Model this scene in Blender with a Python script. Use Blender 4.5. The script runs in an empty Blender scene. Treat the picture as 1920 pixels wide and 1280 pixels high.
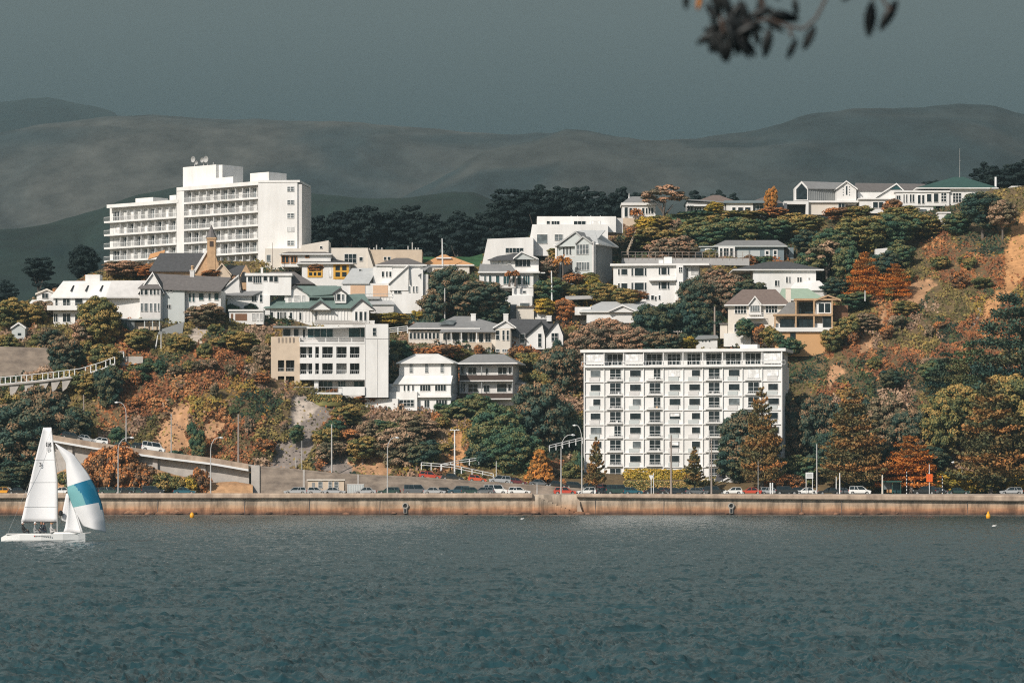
import bpy, bmesh, math, random
import numpy as np
from mathutils import Vector, Matrix
R = math.radians
random.seed(7)
rng = np.random.default_rng(11)
sc = bpy.context.scene
col = sc.collection
# ---- camera model: level lens with vertical shift; pixel helper in 1920x1280 photo pixels
F, H, YH = 6650.0, 4.3, 922.0
def X(px, d): return (px - 960.0) / F * d
def Zc(py, d): return H + (YH - py) / F * d

# ---------------------------------------------------------------- materials
MATS = {}
def _mat(key):
    m = bpy.data.materials.new(key); m.use_nodes = True
    nt = m.node_tree; b = nt.nodes['Principled BSDF']
    MATS[key] = m
    return m, nt, b
def solid(key, c, rough=.7, var=.12, scale=.8, bump=0, metal=0, c2=None, stretch=(1, 1, 1), spec=.4):
    """surface colour mottled by two octaves of object-space noise"""
    m, nt, b = _mat(key)
    tc = nt.nodes.new('ShaderNodeTexCoord'); mp = nt.nodes.new('ShaderNodeMapping')
    mp.inputs['Scale'].default_value = stretch
    nt.links.new(tc.outputs['Object'], mp.inputs[0])
    n = nt.nodes.new('ShaderNodeTexNoise'); n.inputs['Scale'].default_value = scale; n.inputs['Detail'].default_value = 6
    n.inputs['Roughness'].default_value = .65
    nt.links.new(mp.outputs[0], n.inputs[0])
    r = nt.nodes.new('ShaderNodeValToRGB')
    r.color_ramp.elements[0].position = .35; r.color_ramp.elements[1].position = .68
    a = c2 if c2 else tuple(v * (1 - var) for v in c)
    r.color_ramp.elements[0].color = (*a, 1); r.color_ramp.elements[1].color = (*c, 1)
    nt.links.new(n.outputs[0], r.inputs[0]); nt.links.new(r.outputs[0], b.inputs['Base Color'])
    b.inputs['Roughness'].default_value = rough; b.inputs['Metallic'].default_value = metal
    b.inputs['Specular IOR Level'].default_value = spec
    if bump:
        bp = nt.nodes.new('ShaderNodeBump'); bp.inputs['Strength'].default_value = bump; bp.inputs['Distance'].default_value = .15
        nt.links.new(n.outputs[0], bp.inputs['Height']); nt.links.new(bp.outputs[0], b.inputs['Normal'])
    return m
def foliage(key, stops, scale=.35, rough=.75):
    if key != 'leaf_black': stops = [(c[0] * 2.1, c[1] * (2.1 if i < 2 else 1.85), c[2] * ((2.2 if i < 2 else 1.6) if 'purple' not in key else 1.35)) for i, c in enumerate(stops)]  # darker stops raised in green and blue to imitate teal shadows
    """stops: list of colours picked per leaf by the stored random value and a soft patch noise"""
    m, nt, b = _mat(key)
    at = nt.nodes.new('ShaderNodeAttribute'); at.attribute_name = 'rnd'
    tc = nt.nodes.new('ShaderNodeTexCoord'); n = nt.nodes.new('ShaderNodeTexNoise')
    n.inputs['Scale'].default_value = scale; n.inputs['Detail'].default_value = 3
    nt.links.new(tc.outputs['Object'], n.inputs[0])
    mx = nt.nodes.new('ShaderNodeMath'); mx.operation = 'MULTIPLY_ADD'; mx.inputs[1].default_value = .9; 
    nt.links.new(n.outputs[0], mx.inputs[0])
    ml = nt.nodes.new('ShaderNodeMath'); ml.operation = 'MULTIPLY_ADD'; ml.inputs[1].default_value = .75; ml.inputs[2].default_value = -.32
    nt.links.new(at.outputs['Fac'], ml.inputs[0]); nt.links.new(ml.outputs[0], mx.inputs[2])
    r = nt.nodes.new('ShaderNodeValToRGB'); cr = r.color_ramp
    k = len(stops)
    while len(cr.elements) < k: cr.elements.new(.5)
    for i, c in enumerate(stops):
        cr.elements[i].position = .18 + .64 * i / (k - 1); cr.elements[i].color = (*c, 1)
    nt.links.new(mx.outputs[0], r.inputs[0]); nt.links.new(r.outputs[0], b.inputs['Base Color'])
    b.inputs['Roughness'].default_value = rough; b.inputs['Specular IOR Level'].default_value = .2
    return m
def glassmat(key, c, rough=.08):
    m, nt, b = _mat(key)
    b.inputs['Base Color'].default_value = (*c, 1); b.inputs['Roughness'].default_value = rough
    b.inputs['Specular IOR Level'].default_value = .14
    tc = nt.nodes.new('ShaderNodeTexCoord'); n = nt.nodes.new('ShaderNodeTexNoise'); n.inputs['Scale'].default_value = .9
    nt.links.new(tc.outputs['Object'], n.inputs[0])
    r = nt.nodes.new('ShaderNodeValToRGB'); r.color_ramp.elements[0].position = .4; r.color_ramp.elements[1].position = .7
    r.color_ramp.elements[0].color = (*c, 1); r.color_ramp.elements[1].color = (*[min(1, v * 1.8 + .004) for v in c], 1)
    nt.links.new(n.outputs[0], r.inputs[0]); nt.links.new(r.outputs[0], b.inputs['Base Color'])
    return m

solid('white', (.80, .79, .77), .6, .07, .35, c2=(.67, .655, .63), stretch=(1, 1, .3))
solid('white_old', (.66, .64, .62), .7, .16, .7)
solid('cream', (.70, .64, .56), .7, .10, .6)
solid('cream_wall', (.62, .50, .38), .75, .14, .5)
solid('pale_grey', (.50, .53, .52), .7, .08, .7)
solid('mid_grey', (.26, .27, .27), .75, .12, .9)
solid('shade_grey', (.42, .41, .40), .75, .12, .9)  # plain grey, also used where a flank's shade is painted in
solid('concrete', (.36, .29, .23), .85, .4, .45, c2=(.17, .135, .11), stretch=(.7, 1, 1.6))
solid('concrete_pale', (.50, .46, .42), .85, .25, .6)
solid('tan_wall', (.62, .36, .17), .8, .12, .4)
solid('blue_grey', (.19, .24, .26), .7, .1, .8)
solid('slate', (.085, .085, .09), .7, .3, 1.6)
solid('slate_brown', (.16, .145, .14), .75, .25, 1.5)
solid('roof_grey', (.25, .25, .25), .7, .2, 1.2)
solid('roof_pale', (.48, .49, .49), .55, .14, 1.0)
solid('roof_brown', (.20, .15, .13), .8, .25, 1.8)
solid('roof_green', (.15, .215, .195), .6, .2, 1.0)
solid('roof_dark_green', (.03, .085, .075), .5, .2, 1.0)
solid('roof_mint', (.34, .44, .34), .6, .12, 1.0)
solid('roof_orange', (.62, .33, .15), .75, .15, 1.2)
solid('stone_cream', (.58, .38, .22), .85, .3, 1.4)
solid('trim_yellow', (.66, .36, .05), .6, .1, 1)
solid('trim_orange', (.45, .20, .07), .7, .15, 1)
solid('shutter', (.66, .44, .29), .7, .08, 1)
solid('timber', (.22, .11, .06), .8, .25, 1.4)
solid('dark_timber', (.07, .045, .035), .8, .25, 1.4)
solid('metal_white', (.74, .74, .73), .4, .05, 2)
solid('metal_grey', (.40, .40, .39), .45, .12, 2)
solid('lamp_pole', (.50, .49, .47), .5, .15, 2)
solid('wood_pole', (.36, .30, .26), .85, .25, 2, stretch=(1, 1, .2))
solid('black', (.012, .014, .016), .6, .2, 2)
solid('trunk', (.17, .14, .12), .9, .35, 1.4, stretch=(1, 1, .3))
solid('trunk_pale', (.30, .25, .22), .9, .3, 1.4, stretch=(1, 1, .3))
solid('tyre', (.02, .02, .02), .9)
solid('rim', (.45, .45, .45), .35, .05, 3, metal=.6)
solid('asphalt', (.055, .055, .055), .9, .2, .4)
solid('pavement', (.36, .30, .25), .9, .25, .5)
solid('kerb_stone', (.40, .37, .33), .9, .2, .5)
solid('paint', (.62, .62, .60), .7, .2, 1)
solid('skin', (.50, .27, .18), .6, .05, 2)
solid('red_sign', (.60, .10, .03), .5, .05, 2)
solid('orange_sign', (.75, .13, .015), .5, .05, 2)
solid('buoy_yellow', (.85, .38, .02), .45, .1, 2)
solid('green_shelter', (.03, .10, .08), .5, .15, 2)
glassmat('glass', (.014, .022, .026))
glassmat('glass_teal', (.02, .05, .055))
glassmat('glass_grey', (.10, .115, .12), .2)
glassmat('curtain', (.38, .38, .37), .5)
glassmat('curtain_pale', (.60, .59, .57), .5)
def paintmat(key, c):
    m = solid(key, c, .28, .04, 1.5, spec=.6)
    b = m.node_tree.nodes['Principled BSDF']; b.inputs['Coat Weight'].default_value = .5
for k, c in dict(car_white=(.78, .78, .76), car_silver=(.38, .39, .40), car_grey=(.12, .13, .14), car_black=(.014, .018, .022),
                 car_red=(.50, .055, .03), car_maroon=(.13, .02, .03), car_orange=(.60, .09, .035), car_blue=(.015, .06, .09), car_navy=(.012, .022, .035),
                 car_green=(.015, .05, .045), car_teal=(.01, .10, .14), car_yellow=(.75, .33, .02)).items(): paintmat(k, c)
def emis(key, c, s):
    m, nt, b = _mat(key); b.inputs['Base Color'].default_value = (*c, 1); return m
solid('lamp_glass', (.65, .66, .66), .2)
solid('tail_red', (.45, .02, .02), .3)

# foliage palettes (dark to light, dull to rusty)
foliage('leaf_dark', [(.012, .028, .024), (.022, .042, .028), (.045, .055, .03), (.085, .075, .045)])
foliage('leaf_green', [(.018, .042, .028), (.035, .065, .032), (.075, .085, .038), (.11, .10, .05)])
foliage('leaf_pohutukawa', [(.018, .036, .028), (.04, .05, .03), (.10, .08, .05), (.18, .115, .075)])
foliage('leaf_bronze', [(.05, .05, .032), (.12, .085, .055), (.20, .13, .09), (.27, .175, .125)])
foliage('leaf_olive', [(.035, .045, .02), (.09, .085, .028), (.16, .125, .045), (.22, .15, .06)])
foliage('leaf_rust', [(.06, .04, .025), (.15, .075, .03), (.26, .105, .035), (.30, .15, .07)])
foliage('leaf_orange', [(.08, .05, .02), (.19, .09, .02), (.28, .12, .03), (.34, .16, .045)])
foliage('leaf_yellow', [(.07, .06, .015), (.16, .125, .02), (.26, .185, .03), (.33, .23, .05)])
foliage('leaf_purple', [(.04, .04, .038), (.10, .08, .07), (.17, .125, .11), (.24, .18, .155)])
foliage('leaf_norfolk', [(.02, .03, .016), (.065, .062, .027), (.13, .085, .035), (.25, .12, .045)])
foliage('leaf_norfolk_orange', [(.05, .035, .015), (.16, .075, .02), (.30, .115, .025), (.38, .16, .04)])
foliage('leaf_black', [(.006, .014, .015), (.010, .022, .022), (.017, .030, .028), (.026, .040, .034)])  # cloud shadow over the ridge pines is put into these near-black tones
foliage('leaf_grass', [(.05, .06, .02), (.10, .09, .03), (.18, .14, .05), (.25, .18, .08)])

# ---------------------------------------------------------------- objects
def link(o, parent=None):
    col.objects.link(o)
    if parent: o.parent = parent
    return o
def tag(o, label=None, cat=None, group=None, kind=None):
    if label: o['label'] = label
    if cat: o['category'] = cat
    if group: o['group'] = group
    if kind: o['kind'] = kind
    return o
def empty(name, loc=(0, 0, 0), rz=0, label=None, cat=None, group=None):
    o = bpy.data.objects.new(name, None); o.empty_display_size = .2
    o.location = loc; o.rotation_euler = (0, 0, rz); link(o)
    return tag(o, label, cat, group)
class MB:
    def __init__(s): s.v = []; s.f = []; s.m = []
    def add(s, vs, fs, m=0):
        k = len(s.v); s.v += [tuple(p) for p in vs]; s.f += [tuple(i + k for i in f) for f in fs]; s.m += [m] * len(fs)
    def box(s, x0, x1, y0, y1, z0, z1, m=0):
        if x0 > x1: x0, x1 = x1, x0
        if y0 > y1: y0, y1 = y1, y0
        if z0 > z1: z0, z1 = z1, z0
        s.add([(x0, y0, z0), (x1, y0, z0), (x1, y1, z0), (x0, y1, z0), (x0, y0, z1), (x1, y0, z1), (x1, y1, z1), (x0, y1, z1)],
              [(0, 3, 2, 1), (4, 5, 6, 7), (0, 1, 5, 4), (1, 2, 6, 5), (2, 3, 7, 6), (3, 0, 4, 7)], m)
    def tube(s, pts, rad, n=6, m=0, cap=True):
        pts = [Vector(p) for p in pts]
        if not hasattr(rad, '__len__'): rad = [rad] * len(pts)
        rings = []
        for i, p in enumerate(pts):
            d = (pts[min(i + 1, len(pts) - 1)] - pts[max(i - 1, 0)]).normalized()
            a = d.orthogonal().normalized(); 
            if i: # keep rings aligned
                a = (rings_a - d * rings_a.dot(d)).normalized()
            rings_a = a; b = d.cross(a)
            rings.append([p + (a * math.cos(2 * math.pi * k / n) + b * math.sin(2 * math.pi * k / n)) * rad[i] for k in range(n)])
        vs = [q for r in rings for q in r]; fs = []
        for i in range(len(rings) - 1):
            for k in range(n):
                fs.append((i * n + k, i * n + (k + 1) % n, (i + 1) * n + (k + 1) % n, (i + 1) * n + k))
        if cap: fs.append(tuple(range(n - 1, -1, -1))); fs.append(tuple((len(rings) - 1) * n + k for k in range(n)))
        s.add(vs, fs, m)
    def lathe(s, prof, n=12, c=(0, 0, 0), m=0, axis='z'):
        vs = []; fs = []
        for r, z in prof:
            for k in range(n):
                a = 2 * math.pi * k / n
                p = (r * math.cos(a), r * math.sin(a), z)
                if axis == 'y': p = (p[0], p[2], p[1])
                vs.append((p[0] + c[0], p[1] + c[1], p[2] + c[2]))
        for i in range(len(prof) - 1):
            for k in range(n): fs.append((i * n + k, i * n + (k + 1) % n, (i + 1) * n + (k + 1) % n, (i + 1) * n + k))
        fs.append(tuple(range(n - 1, -1, -1))); fs.append(tuple((len(prof) - 1) * n + k for k in range(n)))
        s.add(vs, fs, m)
    def prism(s, poly, v0, v1, m=0):
        """poly: (x,z) outline extruded along y from v0 to v1"""
        n = len(poly)
        a = sum(poly[i][0] * poly[(i + 1) % n][1] - poly[(i + 1) % n][0] * poly[i][1] for i in range(n))
        if a < 0: poly = poly[::-1]
        vs = [(x, v0, z) for x, z in poly] + [(x, v1, z) for x, z in poly]
        fs = [tuple(range(n)), tuple(range(2 * n - 1, n - 1, -1))]
        for i in range(n):
            j = (i + 1) % n; fs.append((j, i, i + n, j + n))
        s.add(vs, fs, m)
    def plate(s, q, th=.15, m=0):
        """four or three 3-D corners, thickened downwards"""
        n = len(q); vs = [tuple(p) for p in q] + [(p[0], p[1], p[2] - th) for p in q]
        fs = [tuple(range(n)), tuple(range(2 * n - 1, n - 1, -1))]
        for i in range(n):
            j = (i + 1) % n; fs.append((j, i, i + n, j + n))
        s.add(vs, fs, m)
    def mesh(s, name, mats):
        me = bpy.data.meshes.new(name); me.from_pydata(s.v, [], s.f); me.update()
        for m in (mats if isinstance(mats, (list, tuple)) else [mats]): me.materials.append(MATS[m])
        if any(s.m): me.polygons.foreach_set('material_index', s.m)
        return me
    def build(s, name, mats, parent=None, fix=False, smooth=False):
        me = s.mesh(name, mats)
        if fix:
            bm = bmesh.new(); bm.from_mesh(me); bmesh.ops.recalc_face_normals(bm, faces=bm.faces); bm.to_mesh(me); bm.free()
        if smooth: me.polygons.foreach_set('use_smooth', [True] * len(me.polygons))
        return link(bpy.data.objects.new(name, me), parent)
def copy_tree(o, parent=None):
    c = o.copy(); col.objects.link(c)
    if parent: c.parent = parent
    for ch in list(o.children): copy_tree(ch, c)
    return c

# ---------------------------------------------------------------- noise
def vnoise(x, y, seed=0):
    xi = np.floor(x).astype(np.int64); yi = np.floor(y).astype(np.int64)
    fx = x - xi; fy = y - yi; fx = fx * fx * (3 - 2 * fx); fy = fy * fy * (3 - 2 * fy)
    def h(a, b):
        n = (a * 374761393 + b * 668265263 + seed * 974634777) & 0xffffffff
        n = ((n ^ (n >> 13)) * 1274126177) & 0xffffffff
        return ((n ^ (n >> 16)) & 0xffff) / 65535.0
    return (h(xi, yi) * (1 - fx) + h(xi + 1, yi) * fx) * (1 - fy) + (h(xi, yi + 1) * (1 - fx) + h(xi + 1, yi + 1) * fx) * fy
def fbm(x, y, oct=4, seed=0, gain=.5):
    a = 1; t = 0; s = 0
    for i in range(oct):
        t = t + a * vnoise(x * 2 ** i + i * 17.3, y * 2 ** i + i * 9.1, seed + i); s += a; a *= gain
    return t / s
def ridged(x, y, oct=4, seed=0):
    a = 1; t = 0; s = 0
    for i in range(oct):
        t = t + a * (1 - np.abs(2 * vnoise(x * 2 ** i + i * 7.3, y * 2 ** i + i * 3.1, seed + i) - 1)); s += a; a *= .5
    return t / s
def npmesh(name, V, Q, mats, attrs=None, smooth=False, matidx=None):
    """fast quad mesh; attrs: {name: (domain, array)}"""
    me = bpy.data.meshes.new(name)
    me.vertices.add(len(V)); me.vertices.foreach_set('co', np.asarray(V, np.float32).ravel())
    n = len(Q); k = Q.shape[1]
    me.loops.add(n * k); me.loops.foreach_set('vertex_index', Q.astype(np.int32).ravel())
    me.polygons.add(n); me.polygons.foreach_set('loop_start', np.arange(0, n * k, k, dtype=np.int32))
    me.polygons.foreach_set('loop_total', np.full(n, k, np.int32))
    if matidx is not None: me.polygons.foreach_set('material_index', matidx.astype(np.int32))
    for an, (dom, arr) in (attrs or {}).items():
        if arr.ndim == 2:
            a = me.attributes.new(an, 'FLOAT_COLOR', dom); a.data.foreach_set('color', np.asarray(arr, np.float32).ravel())
        else:
            a = me.attributes.new(an, 'FLOAT', dom); a.data.foreach_set('value', np.asarray(arr, np.float32))
    me.update(calc_edges=True); me.validate()
    if smooth: me.polygons.foreach_set('use_smooth', np.ones(n, bool))
    for m in (mats if isinstance(mats, (list, tuple)) else [mats]): me.materials.append(MATS[m] if isinstance(m, str) else m)
    return me

# ---------------------------------------------------------------- hill: depth of the ground seen at a photo pixel
PYL = [926, 905, 880, 840, 800, 760, 720, 680, 640, 600, 560, 520, 480, 440, 400, 360, 320]
PXL = [-300, 0, 200, 400, 560, 700, 860, 1000, 1100, 1300, 1480, 1600, 1750, 1920, 2250]
DT = np.array([
 [716, 722, 728, 736, 744, 752, 760, 766, 774, 790, 802, 816, 830, 845, 860, 880, 900],
 [716, 720, 724, 730, 738, 746, 754, 762, 772, 788, 802, 816, 830, 845, 860, 880, 900],
 [716, 720, 725, 730, 736, 741, 747, 754, 764, 782, 800, 815, 828, 845, 860, 880, 900],
 [716, 721, 726, 730, 734, 739, 744, 751, 760, 780, 800, 816, 832, 848, 865, 884, 902],
 [716, 721, 726, 732, 739, 746, 754, 762, 774, 790, 806, 818, 832, 848, 865, 884, 902],
 [716, 721, 727, 735, 744, 756, 763, 772, 784, 798, 812, 824, 838, 850, 866, 884, 902],
 [716, 721, 727, 737, 749, 760, 768, 776, 786, 800, 812, 824, 838, 852, 866, 884, 902],
 [716, 721, 727, 738, 750, 761, 770, 780, 790, 802, 814, 826, 840, 854, 868, 886, 902],
 [716, 722, 738, 748, 757, 766, 775, 784, 794, 805, 816, 829, 843, 857, 873, 890, 906],
 [716, 722, 742, 748, 755, 762, 769, 777, 787, 802, 815, 829, 843, 859, 876, 892, 908],
 [716, 722, 738, 745, 752, 760, 767, 775, 785, 799, 812, 826, 841, 858, 876, 892, 908],
 [716, 721, 728, 736, 744, 752, 760, 768, 778, 792, 806, 820, 836, 854, 874, 892, 908],
 [716, 720, 726, 733, 740, 748, 756, 764, 773, 783, 795, 808, 822, 838, 856, 876, 896],
 [716, 720, 726, 732, 739, 746, 753, 760, 768, 777, 786, 796, 808, 820, 834, 850, 868],
 [716, 720, 726, 732, 738, 744, 750, 756, 763, 771, 779, 788, 798, 809, 822, 836, 852]], float)
def D(px, py):
    px = np.asarray(px, float); py = np.asarray(py, float)
    lv = np.array(PYL, float)[::-1]
    t = np.clip(np.interp(py, lv, np.arange(len(lv))[::-1].astype(float)), 0, len(lv) - 1.0001)
    c = np.clip(np.interp(px, PXL, np.arange(len(PXL)).astype(float)), 0, len(PXL) - 1.0001)
    i = t.astype(int); j = c.astype(int); a = t - i; b = c - j
    return (DT[j, i] * (1 - a) + DT[j, i + 1] * a) * (1 - b) + (DT[j + 1, i] * (1 - a) + DT[j + 1, i + 1] * a) * b
SKYX = [-300, 0, 60, 190, 300, 570, 800, 880, 1000, 1150, 1400, 1500, 1700, 1790, 1860, 1920, 2250]
SKYY = [600, 585, 560, 505, 490, 490, 482, 482, 440, 412, 402, 408, 404, 385, 356, 348, 335]
def ground(px, py): 
    d = float(D(px, py)); return Vector((X(px, d), d, Zc(py, d)))

# ---------------------------------------------------------------- building kit (elevation pixels + metres of depth)
LAND = []      # (px, py, phrase) for the labels of plants nearby
class Bld:
    def __init__(s, name, label, cat, px, py, d=None, rot=0, group=None, land=None, sink=3.0):
        s.d = float(d if d else D(px, py) - 1.9); s.px, s.py = px, py
        s.r = R(rot); s.P = (X(px, s.d), s.d)
        s.u = (math.cos(s.r), math.sin(s.r)); s.w = (-math.sin(s.r), math.cos(s.r))
        s.root = empty(name, (s.P[0], s.P[1], Zc(py, s.d)), s.r, label, cat, group)
        s.k = s.d / F; s.parts = {}; s.sink = sink
        if land: LAND.append((px, py, land))
    def U(s, px, v=0):
        k = (px - 960) / F; x = s.P[0] + v * s.w[0]; y = s.P[1] + v * s.w[1]
        return (k * y - x) / (s.u[0] - k * s.u[1])
    def Z(s, py): return (s.py - py) * s.k
    JOIN = {'wall', 'roof', 'fascia', 'cladding', 'timber_strip', 'rib', 'slot', 'bargeboard', 'gable_wall', 'doorway', 'floor_band', 'undercroft'}
    def mb(s, part, mat):
        if part in s.JOIN: return s.parts.setdefault((part, mat), MB())
        return s.parts.setdefault((part, mat, len(s.parts)), MB())
    def box(s, x0, x1, y0, y1, v0=0, v1=8, mat='white', part='wall'):
        a, b = s.U(x0, v0), s.U(x1, v0)
        s.mb(part, mat).box(a, b, v0, v1, s.Z(y0), s.Z(y1))
    def poly(s, pts, v0, v1, mat, part='wall'):
        s.mb(part, mat).prism([(s.U(x, v0), s.Z(y)) for x, y in pts], v0, v1)
    def plate(s, pts, mat, part='roof', th=.2):
        s.mb(part, mat).plate([(s.U(x, v), v, s.Z(y)) for x, y, v in pts], th)
    def hip(s, x0, x1, ye, yr, v0, v1, mat, r0=None, r1=None, part='roof', fascia='white', fh=.28):
        r0 = x0 if r0 is None else r0; r1 = x1 if r1 is None else r1
        vm = (v0 + v1) / 2; a, b = s.U(x0, v0), s.U(x1, v0); ra, rb = s.U(r0, vm), s.U(r1, vm); ze, zr = s.Z(ye), s.Z(yr)
        if rb <= ra: ra = rb = (ra + rb) / 2
        vs = [(a, v0, ze), (b, v0, ze), (b, v1, ze), (a, v1, ze), (ra, vm, zr), (rb, vm, zr)]
        s.mb(part, mat).add(vs, [(0, 1, 5, 4), (1, 2, 5), (2, 3, 4, 5), (3, 0, 4), (3, 2, 1, 0)])
        if fascia: s.mb('fascia', fascia).box(a - .03, b + .03, v0 - .03, v1 + .03, ze - fh, ze - .004)
    def gable(s, x0, x1, ye, yr, v0, v1, mat, wall='white', xr=None, th=.3, barge='white', fill=True, yb=None):
        """triangle towards the camera, ridge running back"""
        xr = (x0 + x1) / 2 if xr is None else xr
        a, b, c = s.U(x0, v0), s.U(x1, v0), s.U(xr, v0); ze, zr = s.Z(ye), s.Z(yr)
        ch = [(a, ze), (c, zr), (b, ze), (b, ze - th), (c, zr - th), (a, ze - th)]
        # two convex halves so that the outline fills cleanly
        for h in ([(a, ze), (c, zr), (c, zr - th), (a, ze - th)], [(c, zr), (b, ze), (b, ze - th), (c, zr - th)]):
            s.mb('roof', mat).prism(h, v0, v1)
            if barge:
                g = [(p[0], p[1] + (.03 if i < 2 else -.04)) for i, p in enumerate(h)]
                s.mb('bargeboard', barge).prism(g, v0 - .09, v0 - .003)
        if fill:
            zb = ze - th if yb is None else s.Z(yb)
            w = (b - a) * .06
            pts = [(a + w, ze - th * .9), (c, zr - th * 1.02), (b - w, ze - th * .9)]
            if yb is not None: pts += [(b - w, zb), (a + w, zb)]
            s.mb('gable_wall', wall).prism(pts, v0 + .35, v1 - .05)
    def win(s, x0, x1, y0, y1, nx=1, ny=1, v=0, frame='white', glass='glass', fw=.07, part='window', sash=True):
        a, b = s.U(x0, v), s.U(x1, v); z0, z1 = s.Z(max(y0, y1)), s.Z(min(y0, y1))
        m = MB(); m.box(a + .02, b - .02, v - .035, v + .03, z0 + .02, z1 - .02)
        me = m.mesh('pane', glass)
        p = link(bpy.data.objects.new(part, me), s.root)
        if frame:
            g = MB(); t = .10
            g.box(a - fw, a, v - t, v - .001, z0 - fw, z1 + fw); g.box(b, b + fw, v - t, v - .001, z0 - fw, z1 + fw)
            g.box(a, b, v - t, v - .001, z1, z1 + fw); g.box(a - fw * .5, b + fw * .5, v - t - .07, v - .001 - .02, z0 - fw, z0)
            for i in range(1, nx):
                x = a + (b - a) * i / nx; g.box(x - fw * .5, x + fw * .5, v - t + .02, v - .04, z0, z1)
            for j in range(1, ny):
                z = z0 + (z1 - z0) * j / ny; g.box(a, b, v - t + .035, v - .045, z - fw * .4, z + fw * .4)
            g.build('frame', frame, p)
        return p
    def wins(s, rects, **k):
        for r in rects: s.win(*r, **k)
    def rail(s, x0, x1, y0, y1, v, mat='metal_white', n=12, part='railing', t=.05, mid=0):
        a, b = s.U(x0, v), s.U(x1, v); z0, z1 = s.Z(max(y0, y1)), s.Z(min(y0, y1)); m = s.mb(part, mat)
        m.box(a, b, v - t, v + t, z1 - .08, z1)
        m.box(a, b, v - t * .6, v + t * .6, z0, z0 + .06)
        for i in range(n + 1):
            x = a + (b - a) * i / n; m.box(x - t * .6, x + t * .6, v - t * .5, v + t * .5, z0 + .06, z1 - .08)
        for j in range(mid):
            z = z0 + (z1 - z0) * (j + 1) / (mid + 1); m.box(a, b, v - t * .4, v + t * .4, z - .03, z + .03)
    def chimney(s, x0, x1, y0, y1, v=3, mat='white'):
        a, b = s.U(x0, v), s.U(x1, v); m = s.mb('chimney', mat)
        m.box(a, b, v, v + (b - a), s.Z(y1), s.Z(y0) - .2); m.box(a - .08, b + .08, v - .08, v + (b - a) + .08, s.Z(y0) - .2, s.Z(y0))
    def done(s):
        roof = None
        for k, m in sorted(s.parts.items(), key=lambda t: t[0][0] in ('chimney', 'skylight', 'vent', 'solar_panel', 'finial', 'cross')):
            if not m.v: continue
            up = s.root
            if k[0] in ('chimney', 'skylight', 'vent', 'solar_panel', 'finial') and roof: up = roof
            o = m.build(k[0], k[1], up, fix=True)
            if k[0] == 'roof' and roof is None: roof = o
        return s.root
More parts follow.
